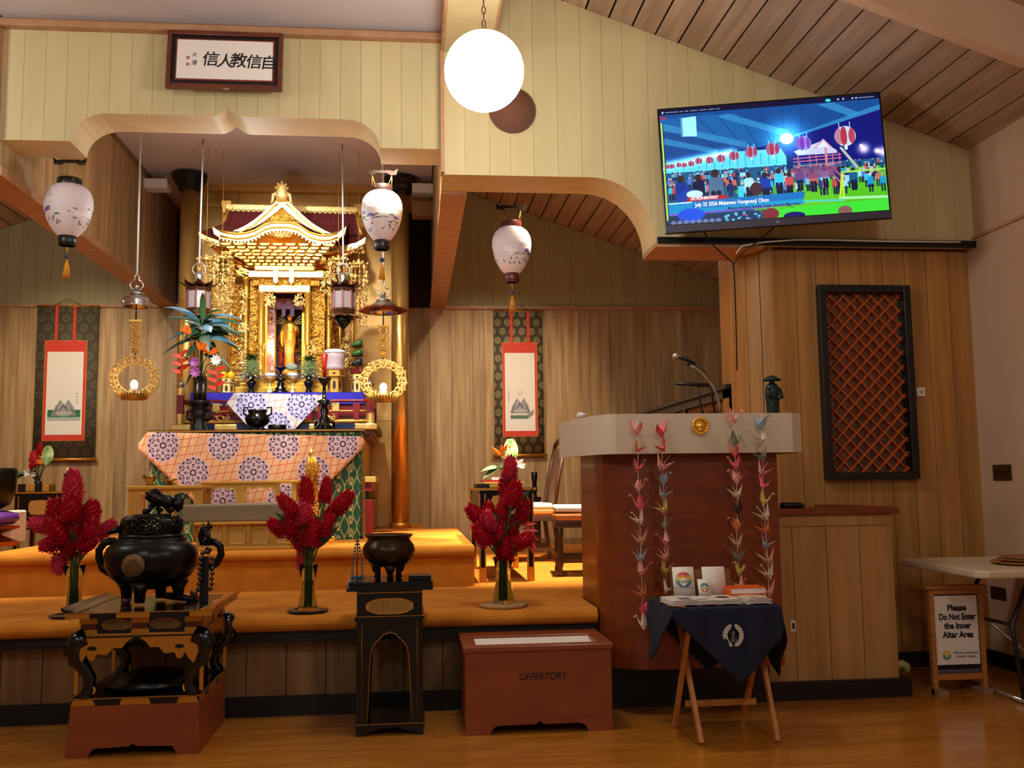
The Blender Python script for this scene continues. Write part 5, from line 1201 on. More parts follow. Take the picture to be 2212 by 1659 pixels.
    carve(MB(), X(578), X(642), Z(482), Z(470), Yg+.03, 40, .018, 61).build('gable_carving', 'gold', t)
    mb = MB()   # gable roof running back
    for cc in (oc, orr):
        A = [P(x, y-1, Yg+.03) for x, y in cc]; B = [p+Vector((0, .5, .0)) for p in A]; m_ = len(A); mb.add(A+B, [(i, i+1, i+1+m_, i+m_) for i in range(m_-1)], True)
    mb.build('gable_roof', 'maroon', t)
    carve(MB(), X(584), X(634), Z(516), Z(502), Yf+.05, 34, .022, 71).ball((X(609), Yf+.06, Z(510)), (.1, .02, .05)).build('pendant_carving', 'gold_pale', t)
    # crest at the apex
    mb = MB().lathe([(.05, Z(440)), (.06, Z(425)), (.045, Z(415)), (.05, Z(408)), (.03, Z(403)), (0, Z(402))], (X(609), Yg-.02, 0), 14, sy=.5)
    for dx, yy in ((-13, 412), (13, 413), (0, 400), (-8, 404), (9, 405)): mb.ball((X(609+dx), Yg-.02, Z(yy)), .012, 8, 6)
    for s in (-1, 1): mb.tube([(X(609+s*8), Yg-.03, Z(424)), (X(609+s*18), Yg-.03, Z(428)), (X(609+s*20), Yg-.03, Z(442)), (X(609+s*24), Yg-.03, Z(447))], [.024, .02, .014, .004], 8)
    mb.build('crest', 'gold_pale', t)
    # wires that hold the crest
    for px in (512, 752): MB().tube([P(px, 447, 9.6), P(px+3, 430, 9.8), P(px+6, 414, 10.0)], .003, 5).build('wire', 'black_satin', t)
    # curtains above the figure
    mat('lilac_ribbon', (140, 124, 176), .6)
    for a, b in ((609, 617), (627, 636)): MB().b(X(a, 9.4), X(b, 9.4), 9.4, 9.405, Z(683, 9.4), Z(658, 9.4)).build('ribbon', 'lilac_ribbon', t)
    MB().b(X(590, 9.42), X(655, 9.42), 9.42, 9.43, Z(668, 9.42), Z(645, 9.42)).build('niche_valance', 'niche_purple', t)
shrine()
def buddha():
    Y = 9.52; b = P(625, 795, Y); s = Y/FPX
    t = thing('golden_buddha_statue', 'slender golden standing Buddha statue with ray halo in the shrine niche', 'statue', (b.x, b.y, b.z-12*s))
    def L(y): return P(625, y, Y).z
    sec = [(10, 795), (11, 785), (10, 770), (11, 755), (13, 740), (14, 725), (13, 712), (15, 704), (13, 698), (5, 694), (4.5, 691)]
    MB().lathe([(r*s, L(y)) for r, y in sec], (b.x, Y, 0), 20, sy=.65).build('robe', 'gold', t)
    rb = MB()
    for k in range(6): rb.tube([(b.x+(k-2.5)*3*s, Y-7*s-abs(k-2.5)*-.6*s, L(792)), (b.x+(k-2.5)*3.2*s, Y-8*s, L(760)), (b.x+(k-2.5)*2*s, Y-8.5*s, L(735))], .004, 5)
    rb.tube([(b.x-12*s, Y-6*s, L(706)), (b.x-3*s, Y-10*s, L(722)), (b.x+6*s, Y-10*s, L(716)), (b.x+12*s, Y-6*s, L(700))], .006, 5).build('folds', 'gold_pale', t)
    MB().ball((b.x, Y-1*s, L(685)), (6*s, 6.2*s, 8*s), 16, 12).build('head', 'gold', t)
    MB().ball((b.x, Y+.5*s, L(681)), (6.4*s, 6.4*s, 5.4*s), 12, 8).ball((b.x, Y, L(675)), 3*s).build('hair', 'niche_dark', t)
    MB().ball((b.x, Y-7.1*s, L(686)), (1*s, 1.2*s, 2*s), 8, 6).build('nose', 'gold', t)
    for sg in (-1, 1):
        if sg < 0: pts = [(b.x-13*s, Y, L(704)), (b.x-17*s, Y-2*s, L(722)), (b.x-16*s, Y-5*s, L(740)), (b.x-14*s, Y-6*s, L(750))]
        else: pts = [(b.x+13*s, Y, L(704)), (b.x+17*s, Y-2*s, L(718)), (b.x+13*s, Y-8*s, L(712)), (b.x+10*s, Y-10*s, L(703))]
        MB().tube(pts, [4*s, 4.6*s, 3.4*s, 2*s], 8).build('arm', 'gold', t)
    MB().lathe([(4*s, L(812)), (16*s, L(808)), (18*s, L(803)), (14*s, L(799)), (15*s, L(796)), (0, L(795))], (b.x, Y, 0), 12, sm=False).build('lotus_base', 'gold_pale', t)
    ry = MB()
    for k in range(13):
        a = math.radians(10+k*160/12)
        if 60 < math.degrees(a) < 120: continue
        ry.bar((b.x+12*s*math.cos(a), Y+.05, L(700)+10*s*math.sin(a)), (b.x+34*s*math.cos(a), Y+.05, L(700)+26*s*math.sin(a)), .006, .004)
    ry.build('halo_rays', 'gold_pale', t)
buddha()
lamp('shrine_niche_fill_light', 'POINT', (-1.3, 9.25, 2.55), None, 3, MID, .03)  # fill light added to brighten the Buddha, not a fixture of the shrine
# ---- hanging gold ornaments (canopy with strands)
def yoraku(px, py, Y, n, ln, label, seed, w_=36):
    n += 3
    c = P(px, py, Y); s = Y/FPX; rnd = random.Random(seed)
    t = thing('hanging_gold_ornament', label, 'ornament', (c.x, c.y, c.z-ln*s), 'hanging gold ornaments beside the shrine')
    MB().tube([c, (c.x, c.y, 4.36)], .0025, 5).build('wire', 'gold_paint', t)
    mb = MB().lathe([(w_*.5*s, -6*s), (w_*.38*s, -3*s), (w_*.12*s, -2*s), (3*s, 0), (4*s, 4*s), (0, 8*s)], c, 12)
    for k in range(6):
        a = k*PI/3; mb.ball(c+Vector((w_*.5*s*math.cos(a), w_*.5*s*math.sin(a), -3*s)), 3*s, 8, 6)
    mb.build('canopy', 'gold_pale', t)
    dm = None
    for k in range(n):
        a = 2*PI*k/n+.3; q = c+Vector((w_*.46*s*math.cos(a), w_*.46*s*math.sin(a), -6*s)); L_ = ln*s*rnd.uniform(.78, 1)
        st = MB().tube([q, q-Vector((0, 0, L_))], .0018, 4); z = 8*s
        while z < L_-4*s:
            r = rnd.uniform(3.4, 5.8)*s; p = q-Vector((0, 0, z)); an = rnd.uniform(0, 3); d = Vector((math.cos(an), math.sin(an), 0))*r
            kind = rnd.random()
            if kind < .55: st.add([p+Vector((0, 0, r*1.2)), p+d, p-Vector((0, 0, r*1.2)), p-d, p+Vector((-d.y, d.x, 0))*.35, p-Vector((-d.y, d.x, 0))*.35], [(0, 4, 1), (0, 3, 4), (2, 1, 4), (2, 4, 3), (0, 1, 5), (0, 5, 3), (2, 5, 1), (2, 3, 5)])
            elif kind < .8:
                for m_ in range(4): st.ball(p+Vector((math.cos(m_*PI/2+an)*r*.8, math.sin(m_*PI/2+an)*r*.8, 0)), r*.4, 6, 4)
            else: st.ball(p, r*.5, 8, 6)
            z += r*1.9+1.5*s
        st.build('strand', 'gold_pale', t)
yoraku(480, 553, 9.0, 9, 150, 'hanging gold ornament with bead strands, inner one left of the shrine', 1, 44)
yoraku(446, 556, 8.9, 8, 140, 'hanging gold ornament with bead strands, outer one left of the shrine', 2, 38)
yoraku(731, 557, 9.0, 8, 120, 'hanging gold ornament with bead strands, inner one right of the shrine', 3, 40)
yoraku(775, 566, 8.9, 8, 145, 'hanging gold ornament with bead strands, outer one right of the shrine', 4, 38)
# ---- offerings on the deck
def vase_plant(px, Y, y0_, y1_, yb, label, seed):
    c = P(px, yb, Y); c.z = ZD+.006; s = Y/FPX
    t = thing('small_black_vase', 'small black vase '+label, 'vase', c, 'black vases on the shrine deck')
    h = (yb-y0_)*s
    MB().lathe([(.035, 0), (.032, h*.1), (.022, h*.3), (.042, h*.55), (.046, h*.7), (.024, h*.78), (.02, h*.9), (.04, h)], c, 20).build('body', 'lacquer', t)
    rnd = random.Random(seed); top = c+Vector((0, 0, h*.9))
    p = thing('striped_plant', 'white and green striped leafy plant '+label, 'plant', top, 'striped plants in the shrine vases')
    MB().tube([top-Vector((0, 0, .04)), top+Vector((0, 0, (y0_-y1_)*s*.8))], .008, 6).build('stem', 'stem_green', p)
    lo = MB(); up_ = MB(); H_ = (y0_-y1_)*s
    for k in range(110):
        q = k/110; a = k*2.4; d = Vector((math.cos(a), math.sin(a), .15+.9*q)); m_ = up_ if q > .72 else lo
        m_.leaf(top+Vector((0, 0, H_*q*.75)), d, (0, 0, 1), rnd.uniform(.1, .16)*(1.15-.4*q), .024, .35, 5)
    lo.build('foliage', 'leaf_pale', p); up_.build('shoot', 'leaf_green', p)
vase_plant(543, 8.85, 812, 752, 848, 'left of the red candle under the shrine', 1); vase_plant(667, 8.85, 812, 757, 848, 'right of the small candle under the shrine', 2)
def candle(px, Y, yb, yc, yt, zb, label, big=False, cb=None):
    c = P(px, yb, Y); c.z = zb; s = Y/FPX; H_ = (yb-yc)*s; w_ = (cb or 14)*s
    t = thing('black_candlestick', 'black candlestick '+label, 'candlestick', c, 'black candlesticks on the altar')
    pr = [(w_*1.1, 0), (w_*1.15, H_*.06), (w_*.7, H_*.12), (w_*.75, H_*.2), (w_*.4, H_*.28), (w_*.55, H_*.38), (w_*.3, H_*.46), (w_*.9, H_*.56), (w_*.25, H_*.6), (w_*.2, H_*.85), (w_*.8, H_*.97), (w_*.85, H_), (w_*.3, H_)]
    MB().lathe(pr, c, 20).build('stem', 'lacquer', t)
    if big:
        for k in range(3):
            a = k*2*PI/3+.5; MB().tube([c+Vector((w_*.5*math.cos(a), w_*.5*math.sin(a), H_*.2)), c+Vector((w_*1.2*math.cos(a), w_*1.2*math.sin(a), H_*.15)), c+Vector((w_*1.3*math.cos(a), w_*1.3*math.sin(a), .004))], [.014, .016, .01], 8).build('foot', 'lacquer', t)
    top = c+Vector((0, 0, H_)); h = (yc-yt)*s
    k = thing('red_candle', 'red tapered candle '+label, 'candle', top, 'red candles on the altar')
    MB().lathe([(.014 if big else .011, 0), (.017 if big else .013, h*.5), (.028 if big else .018, h*.93), (.02, h*.95), (0, h*.95)], top, 16).build('wax', 'wax_red', k)
    MB().tube([top+Vector((0, 0, h*.94)), top+Vector((0, 0, h*1.1))], .003, 5).build('wick', 'wax_red', k)
candle(606, 8.85, 848, 792, 757, ZD+.006, 'in the middle of the shrine deck', cb=16)
for px, lb in ((583, 'left'), (632, 'right')):
    Y = 8.98; c = P(px, 845, Y); c.z = ZD; s = Y/FPX
    t = thing('offering_stand', f'small gold pedestal dish just {lb} of the middle candlestick', 'stand', c, 'gold pedestal dishes')
    MB().lathe([(13*s, 0), (13*s, 3*s), (11*s, 14*s), (4*s, 18*s), (3*s, 30*s), (9*s, 35*s), (13*s, 36*s), (0, 37*s)], c, 16).build('pedestal', 'gold_pale', t)
    d = c+Vector((0, 0, 36.6*s))
    mat('rice_white', (236, 240, 240), .8, bump=.5, bscale=300)
    t = thing('rice_bowl', f'white rice in a low bowl on the {lb} gold pedestal dish', 'bowl', d, 'rice offerings')
    MB().lathe([(6*s, 0), (13*s, 5*s), (14*s, 8*s), (12.5*s, 8*s)], d, 18).build('bowl', 'white_paint', t); MB().ball(d+Vector((0, 0, 8*s)), (12*s, 12*s, 5*s)).build('rice', 'rice_white', t)
c = P(630, 793, 9.1); tag(MB().ball(c, (.055, .04, .035), 14, 10).build('mossy_cushion', mat('moss_pale', (150, 164, 146), .95, bump=1, bscale=70)), 'pale grey green mossy round offering beneath the Buddha statue', 'offering')
def hexstand(px, Y, yt, w0, w1, label, m='gold_paint', yb=848, group='hexagonal offering stands'):
    c = P(px, yb, Y); c.z = ZD+.006; s = Y/FPX; H_ = (yb-yt)*s
    t = thing('hexagonal_stand', label, 'stand', c, group)
    MB().lathe([(w0*s, 0), (w0*.92*s, H_*.7), (w1*s, H_*.72), (w1*s, H_*.98), (w1*1.1*s, H_), (0, H_)], c, 6, sm=False).build('body', m, t)
    for k in range(6):
        a = (k+.5)*PI/3; r = w0*.88*s
        ps = [c+Vector((r*math.cos(a)*.97-math.sin(a)*x, r*math.sin(a)*.97+math.cos(a)*x, z)) for x, z in [(q[0]*w0*.22*s, H_*.36+q[1]*H_*.2) for q in arc(0, 0, 1, 0, 360, 10)[:-1]]]
        MB().add(ps, [tuple(range(10))]).build('opening', 'niche_dark', t)
    for k in range(6):
        a = (k+.5)*PI/3; p = c+Vector((w1*.89*s*math.cos(a), w1*.89*s*math.sin(a), H_*.85)); MB().ball(p, (.012, .012, .008), 8, 5).build('ornament', 'black_satin', t)
    return c+Vector((0, 0, H_))
tp = hexstand(491, 8.95, 813, 14, 17, 'pale hexagonal stand left on the shrine deck, bearing yellow fruit', 'gold_pale')
mat('citrus', (250, 188, 20), .45)
for dx, dy, dz, lb in ((-.035, -.01, .03, 'left'), (.03, -.012, .03, 'right')):
    o = MB().ball(tp+Vector((dx, dy, dz)), .032, 14, 10).build('citrus_fruit', 'citrus'); tag(o, f'yellow citrus fruit, {lb} one of two on the pale hexagonal stand', 'fruit', 'citrus fruits')
tp = hexstand(723, 8.9, 797, 16, 22, 'gold hexagonal stand on the shrine deck bearing a wrapped cake', 'gold_paint')
t = thing('wrapped_cake', 'round cake wrapped in shiny clear plastic on the gold hexagonal stand', 'cake', tp, None)
MB().lathe([(.085, 0), (.09, .03), (.078, .075), (.092, .1), (.09, .165), (.07, .19), (0, .19)], tp, 20).build('wrapping', 'plastic_wrap', t); MB().lathe([(.093, .15), (.1, .165), (.093, .18)], tp, 20).build('rim', 'white_paper', t)
tp = hexstand(772, 8.9, 806, 13, 15, 'pale hexagonal stand on the shrine deck bearing avocados on a rack', 'gold_pale')
t = thing('fruit_rack', 'thin three-tier rack standing on the pale right hexagonal stand', 'rack', tp)
MB().tube([tp, tp+Vector((0, 0, .26))], .004, 6).build('pole', 'bronze', t)
mat('avocado', (44, 92, 30), .35, bump=.4, bscale=90); mat('avocado_dark', (26, 40, 32), .35, bump=.4, bscale=90)
MB().lathe([(.03, 0), (.055, .02), (.07, .045)], tp, 10, sm=False).build('petal_rim', 'red_lacquer', t)
for k, (z, m_) in enumerate(((.085, 'avocado_dark'), (.17, 'avocado'), (.255, 'avocado'))):
    MB().lathe([(0, z-.004), (.05, z-.004), (.055, z+.004), (0, z+.001)], tp, 16).build('shelf', 'bronze', t)
    p = tp+Vector((0, 0, z+.03)); o = MB().lathe([(0, -.058), (.014, -.05), (.02, -.03), (.03, .0), (.033, .02), (.026, .04), (0, .05)], p, 14, M=Matrix.Rotation(1.25, 3, 'Y')).build('avocado', m_)
    tag(o, ('dark avocado on the lowest shelf of the rack', 'green avocado on the middle shelf of the rack', 'green avocado on the top shelf of the rack')[k], 'avocado', 'avocados on the rack')
# ---- things on the front table
candle(700, 8.1, 929, 817, 762, ZT, 'at the right on the front altar table', True, 18)
def big_vase():
    Y = 8.12; c = P(430, 929, Y); c.z = ZT; s = Y/FPX
    t = thing('black_flower_vase', 'black footed flower vase with ear handles on the front altar table', 'vase', c)
    MB().lathe([(19*s, 0), (18*s, 5*s), (13*s, 20*s), (14*s, 30*s), (17*s, 40*s), (14*s, 48*s), (22*s, 56*s), (27*s, 62*s), (25*s, 64*s), (0, 62*s)], c, 28).build('body', 'black_satin', t)
    for g in (-1, 1): MB().tube([c+Vector((g*13*s, 0, 46*s)), c+Vector((g*24*s, 0, 42*s)), c+Vector((g*25*s, 0, 28*s)), c+Vector((g*14*s, 0, 22*s))], 3.4*s, 8).build('handle', 'black_satin', t)
    ins = thing('black_tube', 'black double bamboo tube standing in the black flower vase', 'tube', c+Vector((0, 0, 62*s)))
    mat('bamboo_black', (34, 20, 18), .35)
    for dx in (-6, 7): MB().lathe([(7.5*s, 60*s), (7.5*s, 80*s), (8*s, 81*s), (7.5*s, 82*s), (7.5*s, 116*s), (0, 116*s)], c+Vector((dx*s, 0, 0)), 16).build('cane', 'bamboo_black', ins)
    top = c+Vector((0, 0, 116*s)); rnd = random.Random(21)
    g = thing('dark_leafy_plant', 'tall spray of dark blue-green strap leaves in the black vase', 'plant', top)
    MB().tube([top-Vector((0, 0, .1)), top+Vector((.01, 0, 60*s)), P(437, 690, Y)], .012, 8).build('stem', 'stem_green', g)
    def leaf_px(x0_, y0_, x1_, y1_, w_, m_, droop=.42):
        a, b = P(x0_, y0_, Y+rnd.uniform(-.05, .05)), P(x1_, y1_, Y-rnd.uniform(-.1, .25)); b.z += droop*(b-a).length*1.0
        MB().leaf(a, b-a, (0, -.8, .6), (b-a).length, w_*s, droop, 8, .12).build('leaf', m_, g)
    for x0_, y0_, x1_, y1_, w_, m_ in ((437, 700, 438, 618, 13, 'leaf_green'), (436, 700, 352, 655, 12, 'leaf_blue'), (436, 700, 344, 690, 9, 'leaf_dark'), (434, 705, 392, 665, 14, 'leaf_blue'), (436, 710, 356, 745, 14, 'leaf_blue'),
        (434, 730, 346, 775, 12, 'leaf_dark'), (440, 705, 420, 760, 15, 'leaf_dark'), (438, 690, 455, 735, 22, 'leaf_blue'), (440, 690, 470, 700, 20, 'leaf_blue'), (440, 700, 505, 715, 18, 'leaf_blue'), (440, 700, 532, 705, 12, 'leaf_dark'),
        (440, 710, 530, 735, 14, 'leaf_dark'), (440, 720, 520, 765, 20, 'leaf_dark'), (440, 725, 500, 725, 20, 'leaf_dark'), (438, 690, 484, 667, 7, 'leaf_dark'), (440, 690, 531, 694, 7, 'leaf_blue'), (440, 760, 502, 805, 12, 'leaf_dark'), (440, 765, 485, 800, 14, 'leaf_dark'),
        (430, 740, 402, 765, 20, 'leaf_dark'), (445, 745, 470, 765, 26, 'leaf_dark'), (425, 790, 400, 845, 8, 'leaf_dark'), (430, 720, 400, 735, 24, 'leaf_dark'), (425, 700, 395, 755, 14, 'leaf_dark'), (425, 790, 369, 808, 8, 'leaf_dark'), (445, 700, 456, 722, 26, 'leaf_blue'), (440, 735, 545, 718, 9, 'leaf_dark'), (437, 695, 415, 665, 16, 'leaf_dark'), (440, 715, 395, 690, 13, 'leaf_dark'), (440, 730, 385, 712, 12, 'leaf_blue'), (445, 715, 492, 745, 18, 'leaf_dark'), (442, 740, 478, 775, 20, 'leaf_dark'), (436, 745, 398, 785, 16, 'leaf_dark'), (445, 730, 512, 750, 15, 'leaf_blue'), (438, 700, 470, 680, 12, 'leaf_dark'), (438, 720, 452, 770, 24, 'leaf_dark'), (436, 720, 410, 730, 24, 'leaf_dark')): leaf_px(x0_, y0_, x1_, y1_, w_, m_)
    def spray(nm, label, cat, px, py, m_, f):
        q = P(px, py, Y-.12); u = thing(nm, label, cat, q); MB().tube([q, (q+top)/2+Vector((0, -.05, .02)), top-Vector((0, 0, .05))], .004, 6).build('stem', 'stem_green', u); f(u, q)
    def bird(u, q):
        for k in range(5): MB().leaf(q, (rnd.uniform(-1, 1), -.3, rnd.uniform(.1, .9)), (0, -1, 0), .09, .03, 0, 4).build('petal', 'petal_orange', u)
    def heli(u, q):
        for k in range(6): MB().leaf(q-Vector((0, 0, k*8*s)), ((-1)**k, -.4, .35), (0, -1, .5), .085, .044, 0, 4).build('bract', 'petal_scarlet', u)
        MB().tube([q+Vector((0, 0, .02)), q-Vector((0, 0, 48*s))], .005, 6).build('spine', 'petal_scarlet', u)
    def orch(m_):
        def f(u, q):
            for k in range(9): MB().leaf(q, (math.cos(k*.7), -.35, math.sin(k*.7)), (0, -1, 0), .05, .028, 0, 4).build('petal', m_, u)
        return f
    spray('bird_of_paradise', 'orange bird of paradise flower upper left in the black vase', 'flower', 412, 722, 0, bird); spray('bird_of_paradise', 'orange bird of paradise flower at the middle of the black vase bouquet', 'flower', 430, 757, 0, bird)
    spray('bird_of_paradise', 'orange flower right of the middle of the black vase bouquet', 'flower', 452, 765, 0, bird)
    spray('hanging_heliconia', 'red hanging heliconia at the left of the black vase bouquet', 'flower', 393, 765, 0, heli); spray('hanging_heliconia', 'red hanging heliconia at the lower right of the black vase bouquet', 'flower', 469, 800, 0, heli)
    spray('purple_orchid', 'purple orchid, upper one in the black vase bouquet', 'flower', 420, 782, 0, orch('petal_purple')); spray('purple_orchid', 'purple orchid, lower one in the black vase bouquet', 'flower', 422, 804, 0, orch('petal_purple'))
    spray('white_orchid', 'small white flower right in the black vase bouquet', 'flower', 467, 778, 0, orch('petal_white'))
big_vase()
def small_burner():
    Y = 8.05; c = P(556, 929, Y); c.z = ZT; s = Y/FPX
    t = thing('small_incense_burner', 'small round black incense burner with square ears on the altar table', 'incense burner', c)
    MB().lathe([(10*s, 6*s), (22*s, 14*s), (26*s, 22*s), (24*s, 31*s), (18*s, 35*s), (19*s, 38*s), (21*s, 44*s), (17*s, 44*s), (16*s, 38*s), (0, 36*s)], c, 28).build('body', 'lacquer', t)
    for k in range(3):
        a = k*2*PI/3-.5; MB().tube([c+Vector((13*s*math.cos(a), 13*s*math.sin(a), 12*s)), c+Vector((15*s*math.cos(a), 15*s*math.sin(a), 0.2*s))], [4*s, 2.6*s], 8).build('foot', 'lacquer', t)
    for g in (-1, 1): MB().tube([c+Vector((g*20*s, 0, 30*s)), c+Vector((g*29*s, 0, 36*s)), c+Vector((g*28*s, 0, 50*s)), c+Vector((g*19*s, 0, 48*s))], 2.2*s, 6).build('ear', 'lacquer', t)
    c = P(599, 929, Y); c.z = ZT; t = thing('incense_box', 'low round black box beside the small burner', 'box', c)
    MB().lathe([(18*s, 0), (19*s, 4*s), (19*s, 11*s), (17*s, 12*s), (0, 12*s)], c, 24).build('box', 'lacquer', t)
small_burner()
# ---- gold desks, grey seat, gong stand before the table
def arcade(t, x0, x1, y, z0, z1, n, m='gold'):
    w_ = (x1-x0)/n
    for k in range(n):
        a, b = x0+k*w_, x0+(k+1)*w_; e_ = w_*.1; h = z1-z0; c_ = (a+b)/2; hw = w_/2-e_; tz = z1-w_*.09
        half = [(-1, z0), (-1.02, z0+h*.3), (-1.0, tz-w_*.28), (-.9, tz-w_*.12), (-.72, tz-w_*.01), (-.58, tz-w_*.02), (-.52, tz-w_*.07), (-.3, tz-w_*.03)]
        inn = [(c_+u*hw, z) for u, z in half]+[(c_, tz)]+[(c_-u*hw, z) for u, z in reversed(half)]
        MB().pr([(a, z0)]+inn+[(b, z0), (b, z1), (a, z1)], y, y+.025).build('arched_panel', m, t)
        MB().tube([(p[0], y-.003, p[1]) for p in inn], .004, 5).build('arch_bead', 'gold_pale', t)
def desks():
    Y = 7.4; a, b = P(436, 1040, Y), P(640, 1040, Y); z1 = a.z
    t = thing('gold_desk', 'low gilt desk with two arched openings in front of the altar cloth', 'desk', ((a.x+b.x)/2, Y+.1, ZU))
    MB().b(a.x-.02, b.x+.02, Y-.02, Y+.24, z1-.02, z1).build('top', 'gold_paint', t, bevel=.004)
    arcade(t, a.x, a.x+(b.x-a.x)*.82, Y, ZU+.05, z1-.02, 2, 'gold_paint')
    for x in (a.x, a.x+(b.x-a.x)*.41, b.x-.03): MB().b(x, x+.03, Y-.006, Y+.03, ZU, z1-.02).build('post', 'gold_paint', t)
    MB().b(a.x, a.x+.03, Y+.18, Y+.21, ZU, z1-.02).build('rear_post', 'gold_paint', t); MB().b(b.x-.03, b.x, Y+.18, Y+.21, ZU, z1-.02).build('rear_post', 'gold_paint', t)
    # priest's seat: gilt base with grey cushion
    Y = 6.83; a, b = P(424, 1184, Y), P(628, 1184, Y); z1 = P(520, 1127, Y).z
    t = thing('gilt_seat_base', 'low square gilt seat base at the edge of the orange carpet step', 'seat', ((a.x+b.x)/2, Y+.25, ZU))
    MB().b(a.x, b.x, Y, Y+.5, ZU, ZU+.02).b(a.x-.02, b.x+.02, Y-.015, Y+.5, z1-.02, z1).build('board', 'gold_paint', t, bevel=.005)
    MB().b(a.x+.02, b.x-.02, Y+.03, Y+.48, ZU+.02, z1-.02).build('core', 'gold_leaf', t)
    n = 4; w_ = (b.x-a.x)/n
    for k in range(n):
        x = a.x+k*w_; MB().b(x+.012, x+.04, Y+.005, Y+.04, ZU+.02, z1-.02).build('pilaster', 'gold', t)
        mb = MB(); pts = [(x+.055, ZU+.05), (x+.07, ZU+.038), (x+w_*.6, ZU+.044), (x+w_-.01, ZU+.038), (x+w_+.0, ZU+.05), (x+w_, z1-.05), (x+w_-.015, z1-.035), (x+w_*.6, z1-.042), (x+.07, z1-.035), (x+.055, z1-.05)]
        MB().tube([(p[0], Y+.026, p[1]) for p in pts], .0035, 5, closed=True).build('panel_bead', 'gold_pale', t)
    mat('grey_felt', (128, 114, 92), .95, bump=.3, bscale=150)
    Yc = 6.9; p, q = P(394, 1100, Yc), P(652, 1100, Yc); zc = P(520, 1089, Yc).z
    c = MB().b(p.x, q.x, Yc-.03, Yc+.48, z1+.001, zc).build('grey_cushion', 'grey_felt', bevel=.012); tag(c, 'thick grey square seat cushion on the low gilt base', 'cushion')
    # side desk at left
    Y = 7.0; a, b = P(278, 1050, Y), P(437, 1050, Y); z1 = P(350, 1049, Y).z
    t = thing('gold_side_desk', 'gilt side desk with arched ends behind the dark incense burner lion', 'desk', ((a.x+b.x)/2, Y+.15, ZU))
    MB().b(a.x-.01, b.x+.01, Y-.02, Y+.34, z1-.025, z1).build('top', 'gold_paint', t, bevel=.005)
    for x0_, x1_ in ((a.x, a.x+.03), (b.x-.03, b.x), ((a.x+b.x)/2-.015, (a.x+b.x)/2+.015)):
        MB().b(x0_, x1_, Y, Y+.03, ZU, z1-.025).build('post', 'gold_paint', t); MB().b(x0_, x1_, Y+.3, Y+.33, ZU, z1-.025).build('post', 'gold_paint', t)
    arcade(t, a.x+.03, b.x-.03, Y+.002, ZU+.06, z1-.025, 2, 'gold_paint')
    c = P(324, 1046, Y+.12); c.z = z1+.001; t = thing('brass_bowl', 'small brass footed bowl on the gilt side desk', 'bowl', c)
    MB().lathe([(.03, 0), (.022, .02), (.045, .045), (.052, .075), (.046, .075), (.036, .04), (0, .035)], c, 20).build('bowl', 'brass_old', t)
    c = P(366, 1046, Y+.12); c.z = z1+.001; t = thing('brass_dish', 'flat brass dish right of the brass bowl on the gilt side desk', 'dish', c)
    MB().lathe([(.02, 0), (.018, .025), (.055, .04), (.055, .046), (0, .035)], c, 20).build('dish', 'brass_old', t)
    # ornate stand at right
    Y = 7.25; c = P(672, 1180, Y); c.z = ZU; t = thing('ornate_gold_stand', 'tall carved gold gong stand rising behind the middle red ginger flowers', 'stand', c)
    zt_ = P(672, 978, Y).z
    for dx in (-.022, .0, .024): MB().tube([(c.x+dx, Y, ZU+.02), (c.x+dx*1.2, Y, zt_-.08), (c.x+dx*.6, Y, zt_-(.0 if dx == 0 else .03))], [.02, .018, .012], 10).build('post', 'gold', t)
    carve(MB(), c.x-.03, c.x+.05, ZU+.25, zt_-.08, Y-.02, 40, .02, 5).build('carving', 'gold_carved', t)
    MB().ball((c.x-.005, Y, zt_), (.02, .02, .03)).build('finial', 'gold_pale', t)
    for g in (-1, 1): MB().tube([(c.x, Y, ZU+.06), (c.x+g*.08, Y-.05, ZU+.07), (c.x+g*.15, Y-.08, ZU+.03), (c.x+g*.17, Y-.08, ZU+.05), (c.x+g*.15, Y-.08, ZU+.065)], [.025, .022, .016, .014, .01], 10).build('scroll_foot', 'gold', t)
desks()
